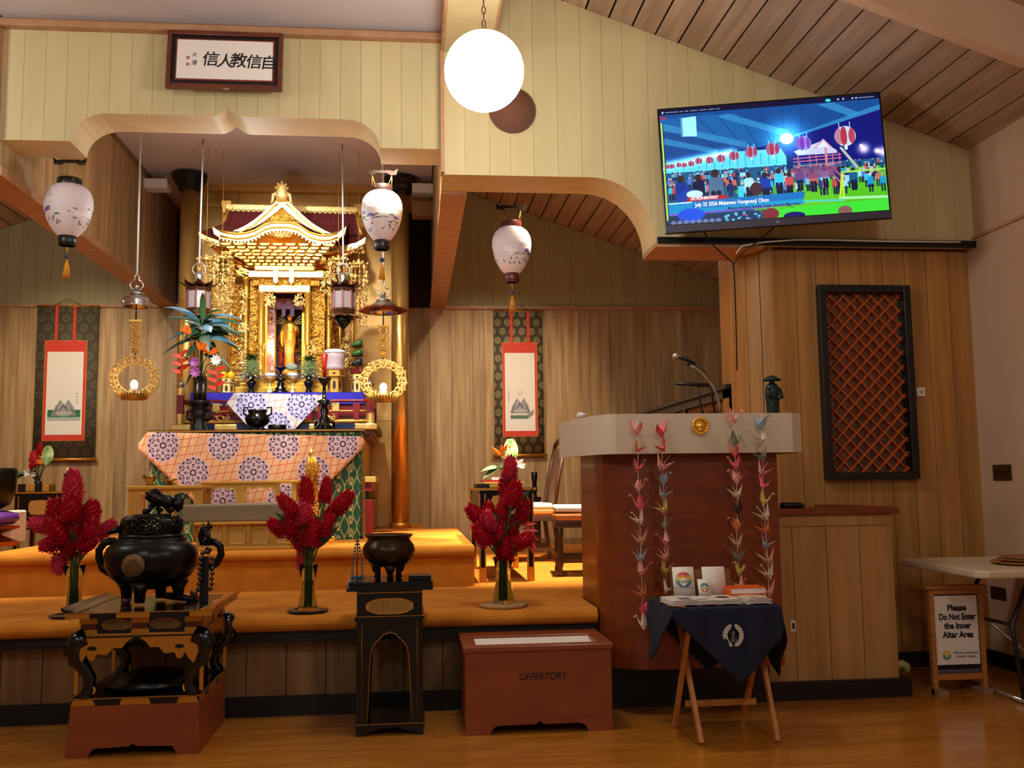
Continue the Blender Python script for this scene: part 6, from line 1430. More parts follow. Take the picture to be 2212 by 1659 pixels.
# ================================================================== HANGING THINGS IN THE ALTAR BAY
mat('rod_white', (222, 220, 214), .35)
def rinto(px, yhook, Y, ytop, label, nm, s_=1.0):
    """hook, domed bell cap, pierced strap and wreath lamp"""
    s = Y/FPX*s_; a = P(px, yhook, Y)
    t = thing('wreath_altar_lamp', label, 'hanging lamp', a-Vector((0, 0, 260*s)), 'bronze wreath lamps flanking the altar')
    top = P(*ytop, Y) if isinstance(ytop, tuple) else Vector((a.x, a.y, 4.36)); top.z = min(top.z, 4.36); top = Vector((a.x+(top.x-a.x), a.y, 4.36))
    MB().tube([a+Vector((0, 0, 8*s)), top], .009, 8).build('hanging_rod', 'rod_white', t)
    loop = [(0, 8), (5, 2), (4, -6), (10, -8), (14, -16), (10, -24), (4, -26)]
    for g in (-1, 1): MB().tube([a+Vector((g*x*s, 0, z*s)) for x, z in loop], 1.7*s, 8).build('hook', 'silver', t)
    MB().ball(a-Vector((0, 0, 20*s)), (6*s, 6*s, 5*s)).lathe([(4*s, -24*s), (6*s, -30*s), (16*s, -33*s), (18*s, -35*s), (16*s, -37*s), (5*s, -38*s)], a, 16).build('knob', 'silver', t)
    MB().lathe([(4*s, -38*s), (18*s, -39*s), (26*s, -44*s), (29*s, -54*s), (29*s, -60*s), (31*s, -62*s), (27*s, -63*s), (24*s, -56*s), (0, -52*s)], a, 28).build('bell_cap', 'silver', t)
    MB().tube([a-Vector((0, 0, 54*s)), a-Vector((0, 0, 90*s))], 1.5*s, 6).build('link', 'bronze', t)
    st = MB()
    st.b(a.x-13*s, a.x+13*s, Y-.006, Y+.006, a.z-94*s, a.z-90*s)
    for k in range(4):
        zc = a.z-(102+18*k)*s; w_ = (11 if k < 3 else 7)*s
        for g in (-1, 1): st.tube([(a.x+g*w_*.5+w_*.55*math.cos(q), Y, zc+w_*.75*math.sin(q)) for q in [2*PI*i/10 for i in range(10)]], 1.5*s, 5, closed=True)
        st.ball((a.x, Y-.004, zc), (4*s, 3*s, 4*s), 8, 6); st.tube([(a.x+5*s*math.cos(q), Y-.004, zc+6*s*math.sin(q)) for q in [2*PI*i/10 for i in range(10)]], 1.2*s, 5, closed=True)
    st.build('pierced_strap', 'gold_paint', t)
    MB().tube([(a.x, Y, a.z-158*s), (a.x, Y, a.z-176*s)], 1.4*s, 6).build('link', 'bronze', t)
    wc = a-Vector((0, 0, 214*s)); R_ = 42*s; wr = MB(); rnd = random.Random(int(px))
    for rad in (R_*1.12, R_*.76): wr.tube([wc+Vector((rad*math.cos(q)*1.06, 0, rad*math.sin(q)*.95)) for q in [math.radians(-55+290*i/30) for i in range(31)]], 1.3*s, 5)
    for k in range(17):
        q = math.radians(-55+290*k/16); c = wc+Vector((R_*.95*math.cos(q)*1.06, 0, R_*.95*math.sin(q)*.95))
        wr.tube([c+Vector((8.5*s*math.cos(p), -.003, 8.5*s*math.sin(p))) for p in [2*PI*i/9 for i in range(9)]], 1.7*s, 5, closed=True)
        wr.ball(c, (3.2*s, 3*s, 3.2*s), 6, 4)
        for m_ in range(9): wr.ball(c+Vector((rnd.uniform(-10, 10)*s, rnd.uniform(-2, 1)*s, rnd.uniform(-10, 10)*s)), (2.6*s, 1.5*s, 2.6*s), 6, 4)
    wr.build('wreath', 'gold_pale', t)
    b = wc-Vector((0, 0, 36*s)); pan = MB().lathe([(24*s, -10*s), (28*s, 0), (30*s, 7*s), (26*s, 7*s), (0, 4*s)], b, 24, sy=.8).build('oil_pan', 'brass_old', t)
    rb = MB()
    for k in range(26):
        q = 2*PI*k/26; rb.tube([b+Vector((24.5*s*math.cos(q), 19.6*s*math.sin(q), -10*s)), b+Vector((31*s*math.cos(q), 24.8*s*math.sin(q), 7*s))], 1.3*s, 4)
    rb.build('ribs', 'gold_paint', pan)
    MB().lathe([(9*s, 6*s), (9*s, 14*s), (0, 14*s)], b, 14).build('lamp_socket', 'white_paint', t)
    mat('flame_glass', (255, 230, 190), .3, emit=(255, 226, 180), estr=9)
    MB().ball(b+Vector((0, 0, 22*s)), (8*s, 8*s, 10*s)).build('bulb', 'flame_glass', t)
rinto(296, 600, 8.3, (305, 250), 'wreath lamp with domed silver cap left of the altar, over the wood wall', 'left')
rinto(828, 616, 8.3, (828, 300), 'wreath lamp with domed silver cap right of the altar, before the gold panel', 'right', .98)
c = P(827, 667, 8.3); s = 8.3/FPX
t = thing('copper_flange', 'open copper hexagonal flange around the right domed cap', 'canopy', c)
mat('copper', (150, 74, 40), .3, metal=.8)
MB().lathe([(34*s, 4*s), (54*s, -3*s), (53*s, -6*s), (34*s, 1*s)], c, 8, sm=False).build('flange', 'copper', t)
def lantern8(px, yb, Y, ytop, xtop, label):
    s = Y/FPX*1.15; c = P(px, yb, Y)
    t = thing('octagonal_altar_lantern', label, 'hanging lantern', c-Vector((0, 0, 20*s)), 'bronze petal lanterns before the shrine')
    mat('old_copper', (104, 66, 48), .3, metal=.8, bump=.4, bscale=60); mat('lantern_glass', (150, 132, 130), .15, bump=.4, bscale=40, coat=.6)
    a = c+Vector((0, 0, 106*s)); MB().tube([a, (a.x+(xtop-px)*s, Y, 4.30)], .008, 8).build('hanging_rod', 'rod_white', t)
    MB().tube([(a.x+(xtop-px)*s, Y, 4.30), (a.x+(xtop-px)*s, Y, 4.36)], .004, 6).build('hook', 'black_satin', t)
    MB().tube([a+Vector((12*s*math.cos(q), 0, -12*s+12*s*math.sin(q))) for q in [2*PI*i/16 for i in range(16)]], 1.4*s, 6, closed=True).build('ring', 'silver', t)
    MB().lathe([(12*s, 66*s), (7*s, 74*s), (10*s, 80*s), (6*s, 88*s), (0, 92*s)], c, 14).build('top_knob', 'silver', t)
    for nm, z, r0, up_, m_, n in (('top_petal', 60, 22, 9, 'old_copper', 8), ('base_petal', 8, 20, -5, 'brass_old', 8)):
        src = None
        for k in range(n):
            q = 2*PI*k/n+.2
            if src is None:
                mb = MB(local=True)
                mb.grid(lambda u, v: Vector(((r0*.5+25*u)*s, (v-.5)*19*s*math.sin(PI*min(1, .35+.65*u)**1.0)*1.1, (up_*u*u*1.2+1.5*math.cos((v-.5)*3))*s)), 6, 5); src = mb.build(nm, m_, t); o = src; so = o.modifiers.new('s', 'SOLIDIFY'); so.thickness = .005
            else: o = bpy.data.objects.new(nm, src.data); COL.objects.link(o); o.parent = t; so = o.modifiers.new('s', 'SOLIDIFY'); so.thickness = .005
            o.location = c+Vector((0, 0, z*s))-WL[t]; o.rotation_euler = (0, 0, q)
    MB().lathe([(21*s, 14*s), (22*s, 18*s), (22*s, 20*s)], c, 8, sm=False).lathe([(0, 2*s), (18*s, 4*s), (22*s, 14*s), (0, 14*s)], c, 8, sm=False).build('bottom_frame', 'old_copper', t)
    MB().lathe([(22*s, 52*s), (24*s, 58*s), (0, 66*s)], c, 8, sm=False).build('top_frame', 'old_copper', t)
    for k in range(8):
        q = 2*PI*k/8; MB().bar(c+Vector((22*s*math.cos(q), 22*s*math.sin(q), 18*s)), c+Vector((22*s*math.cos(q), 22*s*math.sin(q), 53*s)), 2.4*s).build('corner_bar', 'old_copper', t)
    MB().lathe([(20.5*s, 19*s), (20.5*s, 53*s)], c, 8, sm=False).build('glass_panes', 'lantern_glass', t)
    MB().lathe([(0, -20*s), (5*s, -16*s), (14*s, -6*s), (17*s, 3*s)], c, 14).build('bottom_bowl', 'bronze_dark', t)
lantern8(741, 690, 8.75, 283, 738, 'octagonal bronze petal lantern right of centre before the shrine')
lantern8(428, 690, 8.7, 270, 431, 'octagonal bronze petal lantern half hidden behind the blue-green leaves')
def lantern_img(seed, mode):
    I = Img(512, 512, (226, 214, 216)); rnd = random.Random(seed)
    I.rect(0, 0, 512, 60, (214, 206, 210), .5)
    for ox in ((0, 256) if mode else (0, 170, 340)):
        for k in range(22):
            x = ox+rnd.gauss(128, 46); y = rnd.gauss(330, 34)
            I.ell(x, y, rnd.uniform(5, 13), rnd.uniform(4, 9), rnd.choice([(96, 116, 78), (130, 140, 96), (240, 238, 240), (70, 96, 70)]), .85)
        for k in range(8):
            x = ox+rnd.gauss(90, 30); y = rnd.gauss(290, 26)
            I.ell(x, y, 15, 12, (244, 242, 246), .9); I.ell(x, y, 4, 4, (210, 200, 120))
        for k in range(4):
            x = ox+rnd.gauss(190, 20); y = rnd.gauss(285, 14)
            for m in range(5): I.ell(x+9*math.cos(m*1.26), y+8*math.sin(m*1.26), 6, 6, (96, 78, 160), .9)
        for k in range(9):
            x, y = ox+rnd.gauss(150, 50), rnd.gauss(395, 22); I.line(x, y, x+rnd.uniform(-12, 12), y-22, 3, (70, 70, 60)); I.ell(x, y, 7, 5, (92, 96, 74))
        for k in range(5): I.ell(ox+200+rnd.uniform(-20, 20), 110+k*16, 6, 5, (110, 116, 90), .8)
    return I.a
LM = [imgmat(f'painted_lantern_paper_{k}', lantern_img(k+3, k != 1), .5) for k in range(3)]
for m_ in LM:
    b = m_.node_tree.nodes['Principled BSDF']; b.inputs['Subsurface Weight'].default_value = .25; b.inputs['Subsurface Radius'].default_value = (.05, .05, .05)
def gifu(px, y0_, y1_, w_, ybar, ytas, Y, m, label, band_m, k):
    s = Y/FPX; c = P(px, y1_, Y); h = (y1_-y0_)*s; top = c+Vector((0, 0, h))
    t = thing('paper_lantern', label, 'lantern', c-Vector((0, 0, (ytas-y1_)*s)), 'painted egg-shaped lanterns')
    W = w_/2*s
    prof = [(.36, 0), (.5, .06), (.68, .16), (.84, .3), (.95, .45), (1.0, .6), (.99, .72), (.93, .82), (.8, .91), (.62, .97), (.42, 1.0)]
    def fn(u, v):
        z = v; i = min(len(prof)-2, max(j for j in range(len(prof)) if prof[j][1] <= z+1e-9)); a, b = prof[i], prof[i+1]; f = (z-a[1])/(b[1]-a[1]); r = (a[0]+(b[0]-a[0])*f)*W
        q = 2*PI*u-PI/2+k; return c+Vector((r*math.cos(q), r*math.sin(q), h*z))
    MB().grid(fn, 40, 30).build('paper_shade', m, t)
    MB().lathe([(.36*W, -19*s), (.38*W, -18*s), (.38*W, 1*s), (.36*W, 2*s), (.3*W, 2*s), (.3*W, -19*s)], c, 24).build('bottom_ring', band_m, t)
    MB().lathe([(.5*W, -3*s), (.51*W, 0), (.51*W, 12*s), (.49*W, 13*s), (.42*W, 13*s), (.42*W, -3*s)], top, 24).build('top_ring', band_m, t)
    zb = (y0_-ybar)*s; bw = 35*s
    q = [(-bw, 8), (-bw*.72, 2), (-bw*.5, 4), (0, 3.5), (bw*.5, 4), (bw*.72, 2), (bw, 8), (bw*.9, -6), (bw*.55, -7), (bw*.3, -2), (0, 0-3), (-bw*.3, -2), (-bw*.55, -7), (-bw*.9, -6)]
    MB().pr([(top.x+a, top.z+zb+b*s) for a, b in reversed(q)], Y-.008, Y+.008).build('carved_hanger', 'bamboo_black', t)
    co = MB()
    for g in (-1, 1): co.tube([top+Vector((g*.47*W, 0, 6*s)), top+Vector((g*bw*.62, 0, zb-6*s))], .0022, 5).tube([top+Vector((g*.3*W, -.42*W, 6*s)), top+Vector((g*bw*.62, 0, zb-6*s))], .0022, 5)
    co.tube([top+Vector((0, 0, zb)), Vector((top.x, Y, 4.36 if px < 940 else roof(top.x)-.01))], .0018, 5)
    co.build('gold_cords', 'gold_paint', t)
    MB().tube([c-Vector((0, 0, 18*s)), c-Vector((0, 0, 42*s))], .003, 5).ball(c-Vector((0, 0, 24*s)), 2.4*s, 8, 6).build('tassel_cord', 'gold_paint', t)
    mat('bead_blue', (54, 66, 92), .3); MB().ball(c-Vector((0, 0, 42*s)), (6*s, 6*s, 5*s)).build('bead', 'bead_blue', t)
    tz = c-Vector((0, 0, 47*s)); L_ = (ytas-y1_-47)*s; tm = MB(); rnd = random.Random(k)
    for i in range(26):
        a = 2*PI*i/26; tm.tube([tz, tz+Vector((.012*math.cos(a), .012*math.sin(a), -L_*.35)), tz+Vector((.022*math.cos(a), .022*math.sin(a), -L_*rnd.uniform(.9, 1)))], .0028, 4)
    mat('tassel_gold', (226, 154, 36), .7); tm.build('tassel', 'tassel_gold', t)
gifu(146, 399, 512, 98, 348, 600, 6.75, LM[0], 'leftmost white egg-shaped lantern with painted flowers, black rings', 'black_satin', 0)
gifu(825, 410, 521, 90, 366, 608, 7.1, LM[1], 'white egg-shaped lantern with painted flowers in front of the right gold pillar', 'bamboo_black', 1.2)
gifu(1106, 487, 592, 87, 441, 676, 7.3, LM[2], 'rightmost white egg-shaped lantern with painted flowers and brown rings, under the arch', 'maroon', 2)
# ================================================================== HANGING SCROLLS
def mount_img(seed, dense):
    I = Img(300, 800, (84, 76, 60)); step = 60
    for j in range(17):
        for i in range(7):
            x = i*step+(step/2 if j % 2 else 0)-8; y = j*50+14
            I.ell(x, y, 19, 19, (188, 168, 108), .9 if dense else .35); I.ell(x, y, 14.5, 14.5, (84, 76, 60)); I.ell(x, y, 11.5, 11.5, (176, 158, 102), .9 if dense else .3)
            I.ell(x-4, y-3, 2.5, 3, (50, 44, 36)); I.ell(x+4, y-3, 2.5, 3, (50, 44, 36)); I.ell(x, y+5, 4, 2.5, (50, 44, 36))
    return I.a
def fig_img(dais_full):
    I = Img(200, 560, (240, 232, 218)); gx, gy = 100, 400
    if dais_full:
        I.poly([(34, 440), (150, 440), (190, 405), (190, 440), (150, 475), (34, 475)], (150, 150, 132)); I.rect(36, 452, 150, 470, (92, 130, 104))
        for k in range(12): I.line(38+k*10, 446, 38+k*10, 474, 1.5, (60, 70, 60), .6)
        I.rect(34, 438, 150, 447, (222, 216, 200)); I.ell(100, 290, 17, 20, (214, 196, 150), .5)
    else:
        I.rect(10, 395, 190, 442, (30, 120, 74)); I.poly([(10, 442), (190, 442), (190, 466), (10, 466)], (200, 202, 206))
        for k in range(24): I.line(14+k*7.5, 444, 14+k*7.5, 466, 2, (110, 116, 130))
        for k in range(20): I.ell(16+k*9, 396, 4, 4, (50, 70, 60))
    I.poly([(30, 434), (50, 372), (76, 330), (100, 360), (124, 326), (152, 372), (168, 434)], (150, 150, 150)); I.poly([(58, 360), (78, 322), (98, 348), (70, 392)], (176, 176, 174)); I.poly([(106, 350), (124, 322), (146, 362), (132, 392)], (170, 170, 168))
    for x0, y0_, x1, y1_ in ((44, 424, 78, 340), (60, 428, 96, 356), (96, 360, 140, 430), (120, 336, 158, 424), (50, 430, 150, 430), (76, 410, 124, 410), (88, 372, 118, 372)): I.line(x0, y0_, x1, y1_, 4, (60, 60, 64), .8)
    I.ell(100, 418, 46, 18, (196, 194, 190), .8); I.line(60, 428, 140, 426, 2, (90, 90, 90))
    rnd = random.Random(4); x = 170 if not dais_full else 24
    for k in range(4):
        for m_ in range(4): I.line(x-4+rnd.uniform(-1, 1), 300-20+k*20+m_*3, x+4, 300-20+k*20+m_*3+rnd.uniform(-2, 2), 1.3, (70, 66, 66), .8)
    return I.a
def scroll(p, label, imgm, mm, frame, rib, cord):
    Y = YR-.045; (x0, y0_), (x1, y1_) = p; a, b = P(x0, y0_, Y), P(x1, y1_, Y)
    xl, xr, zt, zb = a.x, b.x, a.z, b.z
    t = thing('hanging_scroll', label, 'scroll', ((xl+xr)/2, Y, zb), 'hanging portrait scrolls')
    o = MB().grid(lambda u, v: Vector((xl+(xr-xl)*u, Y-.01, zb+(zt-zb)*v)), 1, 1).build('brocade_mount', mm, t); s = o.modifiers.new('s', 'SOLIDIFY'); s.thickness = .006
    (fx0, fy0), (fx1, fy1) = frame; f0, f1 = P(fx0, fy0, Y), P(fx1, fy1, Y); cx = (xl+xr)/2; hw = (f1.x-f0.x)/2; fc = (f0.x+f1.x)/2
    mat('scroll_red', (214, 58, 30), .65, bump=.2, bscale=120); mat('scroll_orange', (222, 140, 60), .6)
    MB().b(fc-hw-.006, fc+hw+.006, Y-.018, Y-.014, f1.z-.006, f0.z+.006).build('orange_edge', 'scroll_orange', t)
    MB().b(fc-hw, fc+hw, Y-.021, Y-.018, f1.z, f0.z).build('red_border', 'scroll_red', t)
    H_ = f0.z-f1.z; MB().grid(lambda u, v: Vector((fc-hw*.88+2*hw*.88*u, Y-.0225, f1.z+H_*.055+H_*.835*v)), 1, 1).build('painted_paper', imgm, t)
    for q in rib:
        w_ = P(q, 700, Y).x; MB().b(w_-.016, w_+.016, Y-.024, Y-.019, f0.z+.0, zt+.005).build('red_ribbon', 'scroll_red', t)
    MB().tube([(xl-.03, Y-.012, zb), (xr+.03, Y-.012, zb)], .018, 10).build('bottom_rod', 'gold_fitting', t); MB().tube([(xl-.01, Y-.01, zt), (xr+.01, Y-.01, zt)], .009, 8).build('top_rod', 'gold_fitting', t)
    c = P(*cord, Y); MB().tube([((xl+cx)/2, Y-.01, zt), (c.x, Y-.01, c.z+.03), ((xr+cx)/2, Y-.01, zt)], .003, 5).build('cord', 'bronze', t)
scroll(((82, 661), (204, 992)), 'hanging scroll at the left bay with a seated monk on a green dais', imgmat('scroll_picture_left', fig_img(False), .7), imgmat('mount_left', mount_img(1, False), .6), ((100, 737), (182, 951)), (124, 163), (147, 652))
scroll(((1066, 672), (1176, 983)), 'hanging scroll at the right bay with a seated monk and bright ringed brocade', imgmat('scroll_picture_right', fig_img(True), .7), imgmat('mount_right', mount_img(2, True), .6), ((1085, 741), (1161, 942)), (1104, 1140), (1122, 663))
# ================================================================== FURNITURE OF THE SIDE BAYS
def chair(cx, cy, rz, label):
    mat('dark_oak', (74, 42, 26), .4, c2=(54, 30, 18), vscale=6, coat=.2); mat('tan_leather', (190, 112, 48), .5); mat('cane', (96, 64, 42), .7, bump=.6, bscale=120)
    t = thing('dining_chair', label, 'chair', (cx, cy, ZB), 'dark wooden chairs with tan seats', rz=rz)
    L = lambda: MB(local=True)
    W, D, H_ = .46, .44, .44   # faces -x (front); back on +x
    for y in (-W/2+.03, W/2-.03):
        L().lathe([(.022, 0), (.026, .03), (.018, .06), (.028, .1), (.02, .14), (.026, .22), (.018, .26), (.028, .3), (.026, .4)], (-D/2+.03, y, 0), 12).build('front_leg', 'dark_oak', t)
        L().bar((D/2+.03, y, 0), (D/2-.02, y, .42), .04, .036).build('rear_leg', 'dark_oak', t)
        L().tube([(D/2-.02, y, .42), (D/2+.02, y, .7), (D/2+.1, y, 1.06)], [.022, .02, .017], 8).build('back_post', 'dark_oak', t)
    L().b(-D/2, D/2, -W/2, W/2, .36, .41).build('seat_rail', 'dark_oak', t, bevel=.006)
    L().b(-D/2-.01, D/2, -W/2-.005, W/2+.005, .41, .47).build('seat', 'tan_leather', t, bevel=.02)
    L().b(-D/2+.03, D/2-.03, -.012, .012, .12, .16).b(-D/2+.015, -D/2+.045, -W/2+.05, W/2-.05, .13, .16).b(-D/2+.03, D/2, -W/2+.02, -W/2+.045, .1, .13).b(-D/2+.03, D/2, W/2-.045, W/2-.02, .1, .13).build('stretcher', 'dark_oak', t)
    L().add([(D/2-.0, -W/2+.04, .5), (D/2-.0, W/2-.04, .5), (D/2+.075, W/2-.04, 1.0), (D/2+.075, -W/2+.04, 1.0), (D/2+.015, -W/2+.04, .5), (D/2+.015, W/2-.04, .5), (D/2+.09, W/2-.04, 1.0), (D/2+.09, -W/2+.04, 1.0)], [(0, 3, 2, 1), (4, 5, 6, 7), (0, 1, 5, 4), (2, 3, 7, 6), (1, 2, 6, 5), (3, 0, 4, 7)]).build('cane_back', 'cane', t)
    L().tube([(D/2+.1, -W/2+.03, 1.05), (D/2+.105, -.12, 1.07), (D/2+.105, 0, 1.09), (D/2+.105, .12, 1.07), (D/2+.1, W/2-.03, 1.05)], [.02, .024, .022, .024, .02], 8).build('crest_rail', 'dark_oak', t)
    c = Matrix.Rotation(rz, 3, 'Z') @ Vector((-.0, 0, .472))
    o = MB(local=True).b(-D/2-.005, D/2-.03, -W/2+.0, W/2-.0, 0, .05).build('seat_cushion', 'white_cloth', bevel=.02, seg=3)
    o.location = Vector((cx, cy, ZB))+c; o.rotation_euler = (0, .02, rz); return o
o = chair(1.02, 8.75, .08, 'dark wooden chair with cane back behind the right vase of red ginger'); tag(o, 'white cushion on the chair behind the red ginger', 'cushion')
o = chair(1.30, 7.45, -.1, 'dark wooden chair partly hidden behind the left side of the lectern'); tag(o, 'white cushion on the chair partly hidden by the lectern', 'cushion')
def sutra_table(x0, x1, y0, y1, label, zt_=1.215, drop=.2):
    t = thing('lacquer_table', label, 'table', ((x0+x1)/2, (y0+y1)/2, ZB))
    MB().b(x0-.02, x1+.02, y0-.02, y1+.02, zt_-.02, zt_).build('tabletop', 'lacquer', t, bevel=.003)
    for yy in (y0-.022, y1+.018): MB().b(x0-.021, x1+.021, yy, yy+.004, zt_-.018, zt_-.002).build('gold_edge', 'gold_fitting', t)
    for xx in (x0-.022, x1+.018): MB().b(xx, xx+.004, y0-.02, y1+.02, zt_-.018, zt_-.002).build('gold_edge', 'gold_fitting', t)
    for x in (x0, x1-.04):
        for y in (y0, y1-.04):
            l = MB().b(x, x+.04, y, y+.04, ZB, zt_-.02).build('leg', 'lacquer', t)
            MB().b(x-.003, x+.005, y-.003, y+.043, ZB+.1, zt_-.04).b(x+.035, x+.043, y-.003, y+.005, ZB+.02, zt_-.04).b(x-.004, x+.044, y-.004, y+.044, ZB, ZB+.1).b(x-.004, x+.044, y-.004, y+.044, zt_-.3, zt_-.28).build('gold_trim', 'gold_fitting', l)
    MB().b(x0+.04, x1-.04, y0+.005, y0+.025, zt_-.02-drop, zt_-.02).b(x0+.005, x0+.025, y0+.04, y1-.04, zt_-.02-drop, zt_-.02).build('apron', 'lacquer', t)
    cx = (x0+x1)/2; MB().pr([(cx+.11*p[0], zt_-.02-drop/2+.07*p[1]) for p in [(-1, -.5), (-.8, -.95), (0, -1), (.8, -.95), (1, -.5), (1, .5), (.85, .9), (0, 1), (-.85, .9), (-1, .5)]], y0-.002, y0+.004).build('gold_panel', 'gold_leaf', t)
    MB().b(x0+.01, x1-.01, y0+.01, y1-.01, zt_-.36-.0, zt_-.34).build('lower_shelf', 'lacquer', t)
    return zt_
zt_ = sutra_table(.475, .86, 7.0, 8.1, 'black lacquer table with gold trim carrying sutra books at the right bay')
for k, (x0, x1, y0, y1, h, lb, m) in enumerate(((.52, .82, 7.2, 7.62, .04, 'black and gold sutra box on the right lacquer table', 'gold_paint'), (.47, .56, 7.15, 7.6, .03, 'narrow dark gold-edged box at the left edge of the right lacquer table', 'bronze'))):
    t = thing('sutra_box', lb, 'box', ((x0+x1)/2, (y0+y1)/2, zt_)); MB().b(x0, x1, y0, y1, zt_+.001, zt_+h).build('case', m, t, bevel=.003)
    MB().b(x0+(x1-x0)*.4, x0+(x1-x0)*.66, y0-.003, y1+.002, zt_, zt_+h+.002).build('black_band', 'black_satin', t)
o = MB().b(.52, .74, 7.3, 7.55, zt_+.0425, zt_+.058).build('red_book', 'red_lacquer'); tag(o, 'thin red-brown sutra book on top of the sutra box', 'book')
o = MB().b(.6, .68, 7.36, 7.46, zt_+.059, zt_+.078).build('white_packet', 'white_paper'); tag(o, 'small white packet on the red sutra book', 'packet')
# rear black stand with vase and candlestick
Y = 9.9; a, b = P(1098, 1090, Y), P(1168, 1090, Y); z1 = P(1140, 1080, Y).z
t = thing('black_side_stand', 'low black stand behind the cane-back chair', 'stand', ((a.x+b.x)/2, Y+.12, ZB))
MB().b(a.x, b.x, Y, Y+.3, z1-.02, z1).build('top', 'lacquer', t); MB().b(a.x-.005, b.x+.005, Y-.005, Y+.01, z1-.005, z1+.03).build('lip', 'lacquer', t)
for x in (a.x, b.x-.07): MB().b(x, x+.07, Y+.02, Y+.09, ZB, z1-.02).build('leg', 'lacquer', t)
c = P(1129, 1078, Y+.15); c.z = z1+.001; t = thing('black_flared_vase', 'small black flared vase on the low black stand', 'vase', c)
MB().lathe([(.05, 0), (.035, .02), (.045, .05), (.04, .08), (.05, .11), (.055, .115), (0, .1)], c, 18).build('body', 'lacquer', t)
c = P(1155, 1078, Y+.15); c.z = z1+.001; t = thing('tall_black_candlestick', 'tall slim black candlestick on the low black stand', 'candlestick', c)
MB().lathe([(.04, 0), (.03, .02), (.02, .06), (.03, .1), (.022, .16), (.03, .22), (.034, .28), (0, .28)], c, 16).build('stem', 'lacquer', t); MB().tube([c+Vector((0, 0, .28)), c+Vector((0, 0, .32))], .003, 5).build('pin', 'silver', t)
# flowers on the right bay table / left bay table
def bouquet(px, py, Y, z0, label, items, vlabel):
    c = P(px, py, Y); c.z = z0
    t = thing('small_flower_vase', vlabel, 'vase', c); MB().lathe([(.03, 0), (.036, .03), (.028, .07), (.04, .1), (0, .09)], c, 16).build('body', 'lacquer', t)
    b = c+Vector((0, 0, .08))
    for nm, lb, x, y, kind in items:
        q = P(x, y, Y-.03); u = thing(nm, lb, 'flower', q)
        MB().tube([b, (b+q)/2+Vector((0, -.02, .02)), q], .006, 6).build('stem', 'stem_green', u)
        rnd = random.Random(x+y)
        if kind == 'anthurium':
            def lf(u_, v_):
                w_ = .06*math.sin(PI*min(1, v_*.92+.08))**.7; return q+Vector(((u_-.5)*2*w_, -.04*v_-.02*math.cos((u_-.5)*3), .1-.2*v_))
            mat('anth_green', (84, 140, 50), .4, c2=(190, 214, 160), vscale=18); MB().grid(lf, 8, 8).build('spathe', 'anth_green', u)
        elif kind == 'bird':
            for k in range(6): MB().leaf(q, (rnd.uniform(-1, 1), -.3, rnd.uniform(-.2, .9)), (0, -1, 0), .12, .035, 0, 4).build('petal', 'petal_orange', u)
        elif kind == 'cone': ginger_head(u, q, Vector((rnd.uniform(-.2, .2), -.1, 1)), .15, .075, 'ginger_pink')
        elif kind == 'bud': ginger_head(u, q, Vector((0, -.1, 1)), .11, .05, 'ginger_red')
        elif kind == 'white':
            for k in range(12): MB().leaf(q, (math.cos(k*.9), -.4, math.sin(k*1.7)*.6), (0, -1, 0), .07, .03, 0, 4).build('petal', 'petal_white', u)
        elif kind == 'leaf':
            for k in range(3): MB().leaf(q, (math.cos(k*1.5+1), -.2, .3-.3*k), (0, -1, 1), .16, .05, .2, 5).build('leaf', 'leaf_green', u)
GH = {}
def ginger_head(parent, q, d, L_, w_, m):
    if m not in GH:
        mb = MB(local=True); n = 84; rnd = random.Random(2)
        for k in range(n):
            u = k/(n-1); a = k*2.39996; r = math.sin(PI*(.12+.83*u))**.75*.3; z = u*.86-.02
            base = Vector((r*.45*math.cos(a), r*.45*math.sin(a), z)); dr = Vector((math.cos(a), math.sin(a), .55+1.7*u)); dr.normalize()
            mb.leaf(base, dr, Vector((0, 0, 1)), .30*(1-.35*u)*rnd.uniform(.85, 1.2), .15*(1-.3*u), -.05+.3*(1-u), 3, -.35)
        mb.ball((0, 0, .42), (.17, .17, .44), 10, 8)
        o = mb.build('flower_head', m, parent); GH[m] = o.data
    else: o = bpy.data.objects.new('flower_head', GH[m]); COL.objects.link(o); o.parent = parent
    o.location = Vector(q)-WL[parent]-Vector(d).normalized()*L_*.5; o.rotation_euler = Vector(d).to_track_quat('Z', 'Y').to_euler(); o.scale = (w_*1.42/.62, w_*1.42/.62, L_*1.12); return o
Y = 9.75; a, b = P(32, 1056, Y), P(146, 1056, Y); 
zt2 = sutra_table(a.x, b.x, Y, Y+.45, 'black lacquer table with gold trim at the left bay below the scroll', 1.225, .26)
a2, b2 = P(28, 1048, Y), P(104, 1048, Y)
t = thing('sutra_box', 'long gold sutra box with black bands on the left lacquer table', 'box', ((a2.x+b2.x)/2, Y+.1, zt2)); MB().b(a2.x, b2.x, Y+.02, Y+.2, zt2+.001, zt2+.07).build('case', 'gold_paint', t, bevel=.003)
for k in (.12, .6): x = a2.x+(b2.x-a2.x)*k; MB().b(x, x+.07, Y+.017, Y+.203, zt2, zt2+.073).build('black_band', 'black_satin', t)
